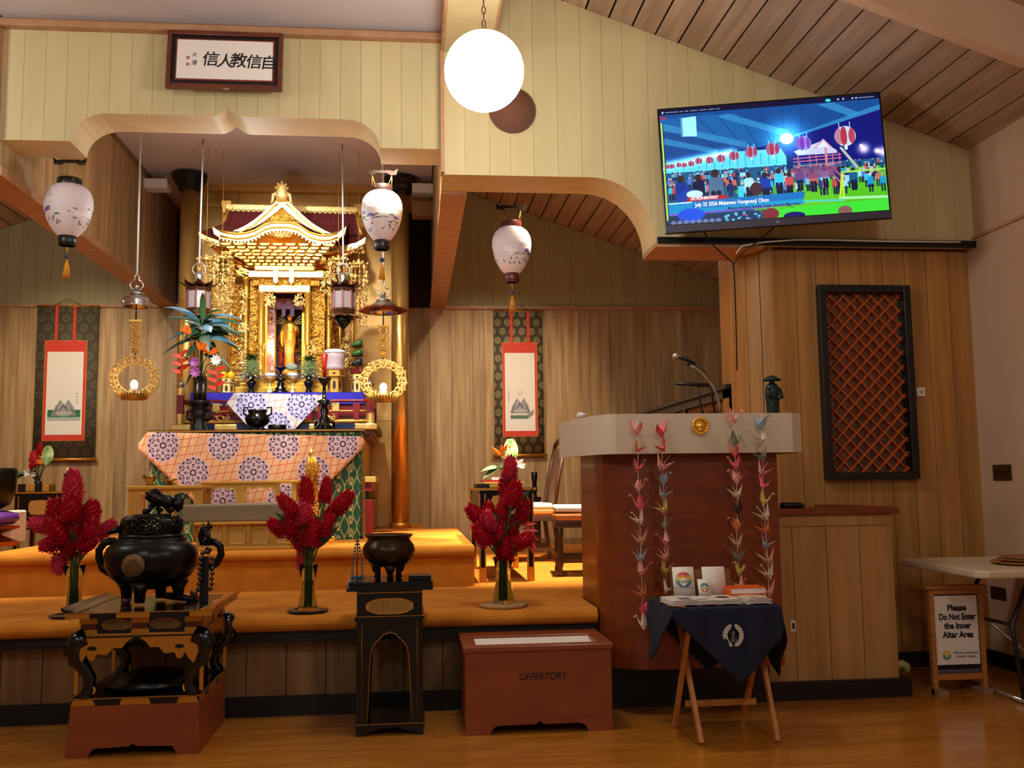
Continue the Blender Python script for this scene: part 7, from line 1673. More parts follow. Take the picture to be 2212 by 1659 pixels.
bouquet(82, 1050, Y+.28, zt2+.001, '', [('anthurium', 'green and white anthurium leaf in the left bay bouquet', 104, 985, 'anthurium'), ('bird_of_paradise', 'orange bird of paradise in the left bay bouquet', 104, 1000, 'bird'), ('pink_ginger', 'pink ginger cone in the left bay bouquet', 75, 992, 'cone'),
    ('pink_ginger', 'lower dark pink ginger cone in the left bay bouquet', 70, 1008, 'bud'), ('red_bud', 'red bud at the top of the left bay bouquet', 87, 970, 'bud'), ('white_orchid', 'white flower spray at the left of the left bay bouquet', 66, 1022, 'white'), ('leaf_spray', 'small green leaves low in the left bay bouquet', 60, 1022, 'leaf')], 'small black vase on the left lacquer table, with mixed flowers')
bouquet(1098, 1052, 7.85, zt_+.001, '', [('anthurium', 'green and white anthurium leaf above the right vase of red ginger', 1103, 975, 'anthurium'), ('bird_of_paradise', 'orange bird of paradise above the right vase of red ginger', 1083, 985, 'bird'), ('pink_bud', 'pink bud before the anthurium leaf above the right red ginger', 1103, 980, 'bud'),
    ('white_orchid', 'white flower at the right above the red ginger', 1118, 1003, 'white'), ('leaf_spray', 'thin green leaves at the left above the right red ginger', 1078, 1010, 'leaf')], 'small black vase on the right lacquer table, hidden behind red ginger')
c = P(145, 1053, Y+.3); c.z = zt2+.001; t = thing('black_candlestick', 'short black candlestick with a white wick at the right of the left lacquer table', 'candlestick', c)
MB().lathe([(.045, 0), (.04, .03), (.03, .08), (.035, .16), (.04, .17), (0, .17)], c, 16).build('stem', 'lacquer', t); MB().tube([c+Vector((0, 0, .17)), c+Vector((0, 0, .23))], .012, 8).build('wax', 'white_paper', t)
# bowl bell on cushion at the left edge
Y = 7.9; c = P(-22, 1100, Y); s = Y/FPX
bz = P(0, 1130, Y).z; t = thing('bowl_bell', 'big black bowl bell cut off by the left edge of the photo', 'bell', (c.x, Y, bz+.09))
MB().lathe([(.06, bz+.1), (.14, bz+.14), (.178, bz+.25), (.185, bz+.4), (.18, bz+.42), (.17, bz+.4), (.165, bz+.25), (0, bz+.15)], (c.x, Y, 0), 36).build('bowl', 'bronze_dark', t)
mat('purple_silk', (88, 40, 130), .4, bump=.5, bscale=30)
o = MB().lathe([(0, bz-.02), (.17, bz-.01), (.21, bz+.03), (.2, bz+.07), (.12, bz+.095), (0, bz+.095)], (c.x, Y, 0), 28).build('bell_cushion', 'purple_silk'); tag(o, 'round purple silk cushion under the big bowl bell', 'cushion')
t = thing('bell_stand', 'ornate orange and gold bell stand at the left edge of the photo', 'stand', (c.x, Y, ZU))
MB().lathe([(.2, ZU), (.23, ZU+.03), (.1, ZU+.08), (.09, bz-.08), (.22, bz-.04), (.23, bz-.022), (0, bz-.022)], (c.x, Y, 0), 6, sm=False).build('pedestal', 'copper', t)
o = MB().b(P(12, 1100, 8.3).x, P(38, 1100, 8.3).x, 8.2, 8.5, ZU+.001, P(20, 1103, 8.3).z).build('white_cloth_stool', 'white_cloth', bevel=.015); tag(o, 'small stool under a white cloth behind the bell stand', 'stool')
# ================================================================== BIG INCENSE BURNER ON ITS LACQUER STAND
def base_box():
    y0, y1 = 4.86, 5.5; x0, x1 = -1.615, -1.005; H_ = .235
    t = thing('wooden_plinth', 'reddish wooden plinth box with cut-out foot under the lacquer stand', 'plinth', ((x0+x1)/2, (y0+y1)/2, 0))
    q = .02; f = [(x0, 0), (x0+.1, 0), (x0+.125, .04), ((x0+x1)/2-.02, .045), ((x0+x1)/2, .058), ((x0+x1)/2+.02, .045), (x1-.125, .04), (x1-.1, 0), (x1, 0), (x1-.006, H_), (x0+q, H_)]
    MB().pr(f, y0, y0+.02).build('front_panel', 'box_wood', t); MB().pr(f, y1-.02, y1).build('back_panel', 'box_wood', t)
    MB().add([(x0, y0+.02, 0), (x0, y1-.02, 0), (x0+q, y1-.02, H_), (x0+q, y0+.02, H_), (x0+.02, y0+.02, 0), (x0+.02, y1-.02, 0), (x0+q+.02, y1-.02, H_), (x0+q+.02, y0+.02, H_)], [(0, 3, 2, 1), (4, 5, 6, 7), (0, 1, 5, 4), (1, 2, 6, 5), (2, 3, 7, 6), (3, 0, 4, 7)]).build('side_panel', 'box_wood', t)
    MB().b(x1-.022, x1-.002, y0+.02, y1-.02, 0, H_).build('side_panel', 'box_wood', t)
    MB().b(x0+q, x1-.006, y0+.001, y1, H_-.015, H_).build('top_panel', 'box_wood', t)
    return x0+q, x1-.006, y0, y1, H_
BX0, BX1, BY0, BY1, BH = base_box()
def burner_stand():
    x0, x1 = BX0-.0, BX1; y0, y1 = BY0, BY1; cx = (x0+x1)/2
    z = lambda py: P(300, py, y0).z
    t = thing('lacquer_burner_stand', 'black lacquer stand with gilt mounts and curled legs under the large burner', 'stand', (cx, (y0+y1)/2, BH))
    zb1 = BH+.035
    MB().b(x0, x1, y0, y1-.02, BH, zb1).build('base_tray', 'lacquer', t, bevel=.003)
    MB().b(x0-.002, x1+.002, y0-.003, y0, zb1-.004, zb1).b(x1, x1+.003, y0, y1-.02, zb1-.004, zb1).build('gold_line', 'gold_fitting', t)
    def fit(a, b, zlo, zhi, y, slope=.012):
        return [(a-slope, zlo), (b+slope, zlo), (b, zhi), (a, zhi)]
    for a, b in ((x0+.012, x0+.10), (cx-.06, cx+.06), (x1-.09, x1-.012)):
        MB().pr(fit(a, b, BH+.001, zb1-.006, y0), y0-.004, y0).build('gilt_mount', 'gold_fitting', t)
    for a, b in ((y0+.02, y0+.12), ((y0+y1)/2-.07, (y0+y1)/2+.07), (y1-.14, y1-.04)): MB().b(x1, x1+.004, a, b, BH+.001, zb1-.006).build('gilt_mount', 'gold_fitting', t)
    # upper box
    zu0, zu1 = z(1374), z(1330); ux0, ux1 = x0+.03, x1-.0; uy0, uy1 = y0+.02, y1-.04
    MB().b(ux0, ux1, uy0, uy1, zu0, zu1).build('frieze_box', 'lacquer', t, bevel=.003)
    MB().b(ux0-.006, ux1+.006, uy0-.006, uy1+.006, zu0, zu0+.012).build('frieze_moulding', 'gold_fitting', t, bevel=.002)
    for a, b in ((ux0, ux0+.07), (cx-.035+.01, cx+.045), (ux1-.07, ux1)):
        for k, (f0, f1, m) in enumerate(((.1, .36, 'gold_fitting'), (.38, .6, 'maroon'), (.62, .95, 'gold_fitting'))):
            e = .012*(abs(k-1)); h = zu1-zu0; MB().b(a-e/2, b+e/2, uy0-.006, uy0, zu0+h*f0, zu0+h*f1).build('gilt_block', m, t)
    for y in (uy0+.02, (uy0+uy1)/2, uy1-.08): MB().b(ux1, ux1+.006, y, y+.06, zu0+.02, zu1-.008).build('gilt_block', 'gold_fitting', t)
    mat('inlay_green', (96, 96, 52), .4, bump=.8, bscale=90, c2=(150, 130, 80), vscale=60)
    for c_ in (ux0+.165, ux1-.165):
        zc = (zu0+zu1)/2; pp = [(c_+.07*math.cos(a), zc+.005+.027*math.sin(a)) for a in [math.radians(-35+250*i/18) for i in range(19)]]+[(c_-.032, zc-.016), (c_, zc-.013), (c_+.032, zc-.016)]
        pn = MB().pr(pp[::-1], uy0-.004, uy0).build('oval_inlay', 'inlay_green', t); MB().tube([(p[0], uy0-.004, p[1]) for p in pp], .0025, 5, closed=True).build('gold_bead', 'gold_fitting', pn)
    # table top with upturned ends
    tx0, tx1 = P(143, 1320, y0-.06).x, P(458, 1320, y0-.06).x; ty0, ty1 = y0-.07, P(510, 1285, 5.48).y; zt0, zt1 = z(1330), z(1318)+.002
    MB().b(tx0, tx1, ty0, ty1, zt0, zt1).build('tabletop', 'lacquer', t, bevel=.002)
    MB().b(tx0, tx1+.001, ty0-.003, ty0, zt1-.004, zt1).build('gold_line', 'gold_fitting', t)
    for a, b in ((tx0, tx0+.11), (cx-.075, cx+.075), (tx1-.1, tx1)): MB().b(a, b, ty0-.005, ty0, zt0+.001, zt1-.006).build('gilt_mount', 'gold_fitting', t)
    for xe, g in ((tx1, 1), (tx0, -1)):
        MB().pr([(xe-g*.05, zt1-.004), (xe, zt1-.006), (xe+g*.02, zt1+.012), (xe+g*.022, zt1+.024), (xe-g*.004, zt1+.012), (xe-g*.05, zt1+.002)][::g], ty0, ty1).build('upturned_end', 'gold_fitting' if g > 0 else 'lacquer', t)
        for y in ((ty0+.02, (ty0+ty1)/2-.05, ty1-.16) if g > 0 else ()): MB().b(min(xe-g*.055, xe-g*.01), max(xe-g*.055, xe-g*.01), y, y+.12, zt1, zt1+.002).build('gilt_mount', 'gold_pale', t)
    # curled legs and scalloped gilt aprons
    zl = zb1; H_ = zu0-zl
    for gx, lx in ((-1, ux0), (1, ux1)):
        for ly in (uy0, uy1):
            c = [(0, 1.0), (.045, .93), (.06, .78), (.045, .62), (.01, .48), (-.02, .32), (-.02, .16), (.0, .04), (.0, .0)]
            MB().tube([(lx+gx*(a-.03), ly, zl+H_*b) for a, b in c], [.046, .05, .048, .04, .032, .028, .026, .03, .032], 12).build('curled_leg', 'lacquer', t)
            MB().tube([(lx+gx*(-.055+.02*math.cos(q)), ly-.012, zl+.035+.02*math.sin(q)) for q in [math.radians(300*i/10-60) for i in range(11)]], .005, 6).build('gold_curl', 'gold_pale', t)
            MB().tube([(lx+gx*(a-.0), ly-.028, zl+H_*b) for a, b in c[:4]], .004, 5).build('gold_line', 'gold_fitting', t)
            MB().b(min(lx, lx+gx*.018), max(lx, lx+gx*.018), ly-.02, ly-.01, zl+.02, zl+H_*.5).build('leg_mount', 'gold_fitting', t)
    MB().pr([(x0+.02, zu0), (x0+.03, zu0-.11), (x0+.1, zu0-.085), (x0+.2, zu0-.05), (cx, zu0-.015), (x1-.2, zu0-.05), (x1-.1, zu0-.085), (x1-.03, zu0-.11), (x1-.02, zu0)], uy0-.018, uy0-.004).build('black_apron', 'lacquer', t)
    for y_ in (uy0-.03,):
        for g in (-1, 1):
            o = [(.0, 0), (.03, -.02), (.05, -.045), (.09, -.045), (.12, -.075), (.165, -.07), (.18, -.1), (.2, -.095), (.215, -.07), (.232, -.1), (.262, -.125), (.27, -.14), (.268, -.09), (.29, -.06), (.275, -.02), (.24, 0)]
            pts = [(cx+g*(.015+p[0]*.98), zu0-.004+p[1]*1.05) for p in o]
            MB().pr(pts[::g], y_, y_+.012).build('scalloped_apron', 'gold_fitting', t)
            MB().pr([(cx+g*(.2+p[0]), zu0-.05+p[1]) for p in arc(0, 0, .022, 0, 360, 10, .01)[:-1]], y_-.003, y_).build('apron_opening', 'lacquer', t)
    mb = MB().pr([(uy0+.02, zu0), (uy0+.06, zu0-.08), (uy0+.12, zu0-.05), ((uy0+uy1)/2, zu0-.02), (uy1-.12, zu0-.05), (uy1-.06, zu0-.08), (uy1-.02, zu0)], ux1+.0, ux1+.012, 'X').build('scalloped_apron', 'gold_fitting', t)
    MB().lathe([(0, zl+.001), (.23, zl+.005), (.24, zl+.02), (.13, zl+.06), (0, zl+.07)], (cx, (y0+y1)/2, 0), 28).build('inner_dome', 'bronze_dark', t)
    return cx, zt1
SCX, SZT = burner_stand()
def big_burner():
    Y = 5.15; s = Y/FPX
    cx = P(327, 1200, Y).x; z = lambda py: P(327, py, Y).z; zf = SZT+.001
    t = thing('large_incense_burner', 'large dark bronze incense burner with dragon handles and a round crest', 'incense burner', (cx, Y, zf))
    MB().lathe([(20*s, z(1272)), (58*s, z(1262)), (80*s, z(1245)), (92*s, z(1222)), (94*s, z(1200)), (88*s, z(1182)), (74*s, z(1170)), (70*s, z(1168)), (72*s, z(1163)), (66*s, z(1161)), (60*s, z(1160)), (0, z(1160))], (cx, Y, 0), 48, sy=.8).build('body', 'bronze_dark', t)
    for k, (dx, dy) in enumerate(((-10, -40), (-52, 15), (52, 15), (10, 40))):
        MB().tube([(cx+dx*s, Y+dy*s, z(1255)), (cx+dx*1.0*s, Y+dy*1.05*s, z(1275)), (cx+dx*s, Y+dy*1.05*s, zf+.01)], [22*s, 12*s, 10*s], 12).build('foot', 'bronze_dark', t)
    m = Vector((cx+(312-327)*s, Y-94*.8*s*.985, z(1215)))
    mat('crest_bronze', (126, 92, 52), .4, metal=.6, bump=.9, bscale=200)
    md = MB().lathe([(0, 0), (22*s, -.001), (22.5*s, .004), (0, .006)], m+Vector((0, -.004, 0)), 32, M=R3).build('round_crest', 'crest_bronze', t)
    MB().tube([m+Vector((20*s*math.cos(q), -.012, 20*s*math.sin(q))) for q in [2*PI*i/28 for i in range(28)]], .0015, 5, closed=True).tube([m+Vector((10*s*math.cos(q), -.012, 12*s*math.sin(q))) for q in [2*PI*i/20 for i in range(20)]], .0015, 5, closed=True).build('crest_ring', 'crest_bronze', md)
    # openwork lid
    lid = MB().lathe([(64*s, z(1163)), (66*s, z(1156)), (60*s, z(1153)), (56*s, z(1150))], (cx, Y, 0), 40, sy=.8).lathe([(40*s, z(1112)), (34*s, z(1110)), (0, z(1109))], (cx, Y, 0), 40, sy=.8)
    lid.build('lid_rims', 'bronze_dark', t)
    def lp(q, v):  # v 0 bottom..1 top
        r = (58-2*v+math.sin(v*PI)*4-(16*max(0, v-.75)/.25)**1.0*1.0)*s; return Vector((cx+r*math.cos(q), Y+r*.8*math.sin(q), z(1153)+(z(1111)-z(1153))*v))
    for q0 in range(4):
        qc = -PI/2+q0*PI/2-.1; hw = .62
        fr = [lp(qc+hw*math.cos(a)*1.0, .5+.40*math.sin(a)) for a in [2*PI*i/32 for i in range(32)]]
        MB().tube(fr, 2.6*s, 6, closed=True).build('window_rim', 'bronze_dark', t)
        op = MB()
        for sg in (-1, 1):
            for k in range(-3, 4):
                pts = []
                for i in range(13):
                    v = -.4+.8*i/12; a = k*.27+sg*v*.9+.06*math.sin(i*1.2)
                    if (a/hw)**2+(v/.40)**2 < 1: pts.append(lp(qc+a, .5+v))
                if len(pts) > 2: op.tube(pts, 1.9*s, 5)
        op.build('openwork', 'bronze_dark', t)
        a0, a1 = qc+hw*.93, qc+PI/2-hw*.93
        g = MB().grid(lambda u, v: lp(a0+(a1-a0)*u, v), 4, 10).build('lid_wall', 'bronze_dark', t)
        for v0, v1 in ((0, .14), (.88, 1)): MB().grid(lambda u, v: lp(qc-hw+2*hw*u, v0+(v1-v0)*v), 10, 2).build('lid_wall', 'bronze_dark', t)
    # dragon handles
    for g, ps, hd in ((-1, [(238, 1238), (222, 1228), (214, 1208), (214, 1188), (226, 1172), (243, 1168)], [(256, 1172), (264, 1158), (262, 1144), (256, 1138)]), (1, [(452, 1228), (468, 1216), (478, 1198), (476, 1180), (464, 1170), (448, 1170)], [(438, 1172), (434, 1158), (440, 1142), (446, 1136)])):
        MB().tube([P(x, y, Y) for x, y in ps], [8*s, 8*s, 7.5*s, 7.5*s, 8*s, 9*s], 10).build('handle', 'bronze_dark', t)
        h = MB().tube([P(x, y, Y) for x, y in ([ps[-1]]+hd)], [9*s, 8*s, 6.5*s, 7*s, 6*s], 10)
        hx, hy = hd[-1]
        if g < 0: h.tube([P(262, 1142, Y), P(248, 1146, Y-.02), P(232, 1152, Y-.03)], [8*s, 6*s, 3.5*s], 8); spk = [((262, 1140), (260, 1129)), ((266, 1146), (269, 1132)), ((256, 1140), (251, 1132))]
        else: h.tube([P(446, 1144, Y), P(448, 1156, Y-.04), P(450, 1162, Y-.06)], [9*s, 7*s, 4*s], 8); spk = [((450, 1136), (451, 1124)), ((455, 1142), (457, 1130)), ((442, 1140), (438, 1130))]
        for a, b in spk: h.tube([P(a[0], a[1], Y), P(b[0], b[1], Y)], [4*s, .5*s], 6)
        h.ball(P(hx-2*g, hy+8, Y-.03), 2*s, 8, 6); h.build('dragon_head', 'bronze_dark', t)
    sk = MB()
    for a, b, r in (((238, 1186), (246, 1198), 7), ((240, 1236), (246, 1250), 6), ((452, 1184), (446, 1196), 7)): sk.tube([P(*a, Y), P(*b, Y)], [r*s, r*.8*s], 8)
    sk.build('handle_roots', 'bronze_dark', t)
    # lion on the lid
    L = thing('bronze_lion', 'crouching dark bronze lion figure atop the lid of the large burner', 'figurine', (cx, Y, z(1108)))
    b = MB(); pt = lambda x, y, d=0: P(x, y, Y+d)
    b.tube([pt(330, 1082), pt(345, 1078), pt(362, 1084), pt(370, 1096)], [14*s, 15*s, 14*s, 12*s], 12)
    b.tube([pt(328, 1092), pt(324, 1100, -.02), pt(318, 1107, -.02)], [7*s, 5*s, 5*s], 8).tube([pt(340, 1095, .03), pt(346, 1105, .03)], [6*s, 5*s], 8).tube([pt(366, 1098, -.02), pt(372, 1107, -.02)], [9*s, 6*s], 8).tube([pt(350, 1098), pt(342, 1108)], [5*s, 4*s], 8)
    b.build('body', 'bronze_dark', L)
    h = MB().ball(pt(331, 1072), (15*s, 13*s, 14*s), 14, 10).ball(pt(320, 1074, -.01), (7*s, 7*s, 6*s), 10, 8).tube([pt(318, 1066, -.02), pt(313, 1064, -.02)], [3*s, 1*s], 6)
    rnd = random.Random(4)
    for k in range(22): a = rnd.uniform(0, 6.28); h.ball(pt(334+13*math.cos(a)*.9, 1072+13*math.sin(a), rnd.uniform(-.02, .02)), 4.4*s, 8, 6)
    h.build('maned_head', 'bronze_dark', L)
    MB().tube([pt(374, 1092), pt(386, 1090), pt(390, 1080), pt(386, 1066)], [9*s, 10*s, 8*s, 1.5*s], 10).tube([pt(380, 1100), pt(391, 1094), pt(395, 1084)], [8*s, 6*s, 1*s], 8).tube([pt(376, 1088), pt(378, 1076), pt(383, 1068)], [7*s, 5*s, 1*s], 8).build('tail', 'bronze_dark', L)
    MB().ball(pt(314, 1105, -.02), 6.5*s).build('ball', 'bronze_dark', L)
    # prayer beads hung over the handle
    bd = thing('prayer_beads', 'long loop of dark prayer beads hanging from the right dragon handle', 'beads', P(447, 1290, Y-.09)); mat('bead_dark', (30, 22, 22), .15, coat=.6)
    bp = [(438, 1195), (434, 1206), (433, 1217), (432, 1228), (431, 1239), (432, 1250), (430, 1262), (428, 1274), (422, 1284), (458, 1206), (459, 1217), (459, 1228), (459, 1239), (457, 1250), (458, 1261), (455, 1272), (448, 1192)]
    f = None
    for x, y in bp:
        if f is None: f = MB(local=True).ball((0, 0, 0), .0115, 12, 8).build('bead', 'bead_dark', bd); o = f
        else: o = bpy.data.objects.new('bead', f.data); COL.objects.link(o); o.parent = bd
        o.location = P(x, y, Y-.1)-WL[bd]
    MB().tube([P(x, y, Y-.1) for x, y in bp[:9]], .002, 5).tube([P(x, y, Y-.1) for x, y in (bp[0], bp[-1])+tuple(bp[9:16])], .002, 5).build('cord', 'bead_dark', bd)
    o = MB().b(P(439, 1200, Y).x, P(457, 1200, Y).x, Y-.075, Y-.05, SZT+.001, P(445, 1200, Y).z).build('dark_tablet', 'black_satin', bevel=.003); tag(o, 'dark upright wooden tablet behind the hanging prayer beads', 'tablet')
    for k, (x, y, r) in enumerate(((272, 1287, 10), (272, 1298, 10))):
        c = PZ(x, y+6, SZT); o = MB().lathe([(0, 0), (.02, .002), (.025, .012), (.022, .022), (0, .026)], (c.x, c.y, SZT+.001+(.0 if k else 0)), 16).build('red_cup', 'maroon'); tag(o, ('rear' if k == 0 else 'front')+' small reddish lidded cup left under the large burner', 'cup')
    c = PZ(385, 1300, SZT); o = MB().tube([(c.x-.07, c.y+.03, SZT+.03), (c.x, c.y, SZT+.026), (c.x+.09, c.y-.05, SZT+.016)], [.016, .02, .012], 10).build('dark_brush', 'bronze_dark'); tag(o, 'dark rounded striker lying before the feet of the large burner', 'striker')
    bz = thing('brown_beads', 'bunch of reddish brown beads lying right of the large burner feet', 'beads', PZ(425, 1296, SZT)); rnd = random.Random(8); mat('bead_brown', (112, 50, 40), .25, coat=.4)
    f = None
    for k in range(16):
        if f is None: f = MB(local=True).ball((0, 0, 0), .012, 10, 8).build('bead', 'bead_brown', bz); o = f
        else: o = bpy.data.objects.new('bead', f.data); COL.objects.link(o); o.parent = bz
        o.location = Vector((rnd.uniform(-.055, .055), rnd.uniform(-.05, .05), .012+rnd.choice([0, 0, .02])))
big_burner()
# ================================================================== SLENDER BLACK OFFERING STAND WITH SMALL BURNER
def offering_stand():
    y0, y1 = 5.05, 5.38; a, b = P(768, 1590, y0), P(915, 1590, y0); x0, x1 = a.x, b.x; cx = (x0+x1)/2
    z = lambda py: P(840, py, y0).z
    t = thing('black_offering_stand', 'tall black lacquer stand with thin gold lines and a gold oval panel', 'stand', (cx, (y0+y1)/2, 0))
    zt = z(1256); i = .012
    MB().b(P(749, 1262, y0).x, P(935, 1262, y0).x, y0-.03, y1+.03, z(1275), zt).build('tabletop', 'lacquer', t, bevel=.003)
    # upper drawer box
    MB().b(x0+.004, x1-.004, y0, y1, z(1330), z(1275)).build('upper_box', 'lacquer', t, bevel=.002)
    MB().b(x0-.006, x1+.006, y0-.008, y1+.008, z(1340), z(1330)).build('waist_board', 'lacquer', t)
    MB().b(x0-.006, x1+.006, y0-.0095, y0-.008, z(1331.5), z(1330)).b(x0+.0, x1-.0, y0-.0015, y0, z(1281), z(1279)).build('gold_line', 'gold_fitting', t)
    zc = (z(1290)+z(1329))/2; pp = [(cx+.118*max(-1, min(1, 1.06*math.cos(q)))*(1), zc+.04*math.sin(q)*(1+.04*math.cos(6*q))) for q in [2*PI*k/40 for k in range(40)]]
    pn = MB().pr([(p[0], p[1]) for p in pp][::-1], y0-.003, y0).build('gold_panel', 'gold_leaf', t)
    for k in range(24): 
        x = cx-.1+.2*k/23; hh = .034*math.sqrt(max(.1, 1-((x-cx)/.125)**2))
        if k == 0: lt = MB(local=True).b(-.0012, .0012, -.001, .0, -1, 1).build('reed', 'bronze', pn); o = lt
        else: o = bpy.data.objects.new('reed', lt.data); COL.objects.link(o); o.parent = pn
        o.location = Vector((x, y0-.003, zc))-WL[pn]; o.scale = (1, 1, hh)
    MB().tube([(p[0], y0-.004, p[1]) for p in pp], .0022, 5, closed=True).build('panel_bead', 'gold_fitting', pn)
    # arched body
    zb = z(1562); zt2 = z(1340)
    hw = lambda v: .095+.018*(1-v)
    prof = [(cx-.112, zb), (cx-.104, zb+(zt2-zb)*.3), (cx-.098, zb+(zt2-zb)*.6), (cx-.09, zb+(zt2-zb)*.72), (cx-.07, zb+(zt2-zb)*.79), (cx-.055, zb+(zt2-zb)*.81), (cx-.03, zb+(zt2-zb)*.865), (cx-.008, zb+(zt2-zb)*.875), (cx, zb+(zt2-zb)*.89)]
    prof += [(2*cx-p[0], p[1]) for p in reversed(prof[:-1])]
    MB().pr([(x0+.002, zb)]+prof+[(x1-.002, zb), (x1-.002, zt2), (x0+.002, zt2)], y0, y0+.016).build('arched_front', 'lacquer', t)
    MB().pr([(x0+.002, zb)]+prof+[(x1-.002, zb), (x1-.002, zt2), (x0+.002, zt2)], y1-.016, y1).build('arched_back', 'lacquer', t)
    MB().tube([(p[0], y0-.002, p[1]) for p in prof], .0022, 5).build('gold_line', 'gold_fitting', t)
    for xa in (x0+.002, x1-.014): MB().b(xa, xa+.012, y0+.016, y1-.016, zb, zt2).build('side_panel', 'lacquer', t)
    for xx in (x0+.03, x1-.03): MB().tube([(xx, y0-.001, zb), (xx, y0-.001, zt2)], .0011, 4).build('gold_line', 'gold_fitting', t)
    MB().b(x0-.006, x1+.006, y0-.01, y1+.01, z(1570), zb).build('base_board', 'lacquer', t); MB().b(x0-.006, x1+.006, y0-.0115, y0-.01, zb-.003, zb).build('gold_line', 'gold_fitting', t)
    zf = z(1570); mb = MB().pr([(x0, 0), (x0+.04, 0), (x0+.06, .02), (x0+.1, .026), (x0+.12, .038), (x1-.12, .038), (x1-.1, .026), (x1-.06, .02), (x1-.04, 0), (x1, 0), (x1, zf), (x0, zf)], y0, y0+.02)
    mb.b(x0, x0+.02, y0+.02, y1, 0, zf).b(x1-.02, x1, y0+.02, y1, 0, zf).build('foot_frame', 'lacquer', t)
    # bronze bowl on three legs
    Y = 5.2; s = Y/FPX; c = P(840, 1258, Y); c.z = zt+.001
    t = thing('three_legged_burner', 'dark bronze three-legged bowl burner on the tall black stand', 'incense burner', c)
    q = lambda py: (1258-py)*s*1.02
    MB().lathe([(18*s, q(1234)), (38*s, q(1228)), (52*s, q(1214)), (56*s, q(1202)), (53*s, q(1190)), (46*s, q(1181)), (44*s, q(1177)), (50*s, q(1170)), (52*s, q(1168)), (48*s, q(1167)), (42*s, q(1172)), (0, q(1182))], c, 44).build('bowl', 'bronze', t)
    for k in range(3):
        a = -PI/2+.12+k*2*PI/3; MB().tube([c+Vector((28*s*math.cos(a), 28*s*math.sin(a), q(1230))), c+Vector((29*s*math.cos(a), 29*s*math.sin(a), q(1240))), c+Vector((25*s*math.cos(a), 25*s*math.sin(a), q(1248))), c+Vector((27*s*math.cos(a), 27*s*math.sin(a), .001))], [13*s, 9*s, 6*s, 7*s], 12).build('leg', 'bronze', t)
    a, b = P(883, 1250, 5.12), P(931, 1250, 5.12); o = MB().b(a.x, b.x, 5.06, 5.22, zt+.001, P(900, 1243, 5.08).z).build('incense_case', 'lacquer', bevel=.003); tag(o, 'small square black incense case on the right of the tall black stand', 'box')
    # blue prayer beads on a small rack
    c = P(771, 1255, 5.14); c.z = zt+.001; t = thing('blue_prayer_beads', 'blue prayer beads with white tassel hung on a thin stick, left of the bowl', 'beads', c); mat('bead_teal', (40, 84, 116), .35)
    MB().tube([c, c+Vector((.003, 0, .2))], .003, 6).ball(c+Vector((.003, 0, .2)), (.005, .005, .012)).build('stick', 'bronze', t)
    pts = []
    for k in range(12):
        v = k/11; pts.append(c+Vector((-.002-.022*math.sin(PI*.5*v), -.01, .185*(1-v)+.015))); pts.append(c+Vector((.006+.022*math.sin(PI*.5*v), -.01, .185*(1-v)+.015)))
    f = None
    for k in range(14): pts.append(c+Vector((random.uniform(-.035, .035), random.uniform(-.03, .02), .008+.01*(k % 2))))
    for p in pts:
        if f is None: f = MB(local=True).ball((0, 0, 0), .0062, 10, 6).build('bead', 'bead_teal', t); o = f
        else: o = bpy.data.objects.new('bead', f.data); COL.objects.link(o); o.parent = t
        o.location = p-c
    tm = MB(); tp = PZ(750, 1262, zt)
    for k in range(10): tm.tube([c+Vector((-.03, -.02, .008)), Vector((tp.x+.0, tp.y-.0, zt+.008)), Vector((tp.x-.012+.002*k, 5.01, zt-.02-.001*k))], .0018, 4)
    tm.build('tassel', 'white_cloth', t)
offering_stand()
# ================================================================== GLASS VASES WITH RED GINGER
def glass_vase(c, h, label, kind):
    t = thing('glass_vase', label, 'vase', c, 'glass vases on the carpeted edge')
    if kind == 0: pr = [(.034, .0), (.043, .01), (.038, .05), (.034, .12), (.036, .2), (.05, h)]
    elif kind == 1: pr = [(.036, 0), (.046, .01), (.042, .04), (.033, .1), (.031, .16), (.045, h)]
    else: pr = [(.04, 0), (.048, .01), (.05, .04), (.036, .12), (.034, .18), (.048, h)]
    pr = [(r*1.22, z) for r, z in pr]
    inn = [(max(.0, r-.005), z if z > .015 else .015) for r, z in reversed(pr)]
    MB().lathe(pr+inn+[(0, .015)], c, 28).build('glass_body', 'glass', t)
    MB().lathe([(.0, .0155)]+[(max(0, r-.0062), max(.0156, z)) for r, z in pr if z < .17]+[(0, .165)], c, 24).build('water', 'water', t)
def ginger(px, py, Y, vc, d, L_, w_, m, label, leafy=True, vh=.26, seed=0):
    q = P(px, py, Y); u = thing('red_ginger' if m == 'ginger_red' else 'pink_ginger', label, 'flower', q)
    dv = Vector((d[0], -.12, d[1])).normalized(); ginger_head(u, q, dv, L_, w_, m)
    rnd = random.Random(int(px*7+py)); base = vc+Vector((rnd.uniform(-.02, .02), rnd.uniform(-.02, .02), .02)); neck = vc+Vector((rnd.uniform(-.022, .022), rnd.uniform(-.022, .022), vh-.01))
    tail = q-dv*L_*.42
    if dv.z < 0: mid = neck+Vector(((q.x-neck.x)*.5, -.02, .12))
    else: mid = neck*.45+tail*.55
    pts = [base, neck, mid, tail] if dv.z >= 0 else [base, neck, mid, tail]
    MB().tube(pts, .0055, 6).build('stem', 'stem_green', u)
    if leafy:
        a = rnd.uniform(0, 6.28); MB().leaf(mid, (math.cos(a), -.3*abs(math.sin(a)), 1.1), (math.sin(a), -1, .3), rnd.uniform(.16, .24), .038, .12, 6, .2).build('leaf', 'leaf_green', u)
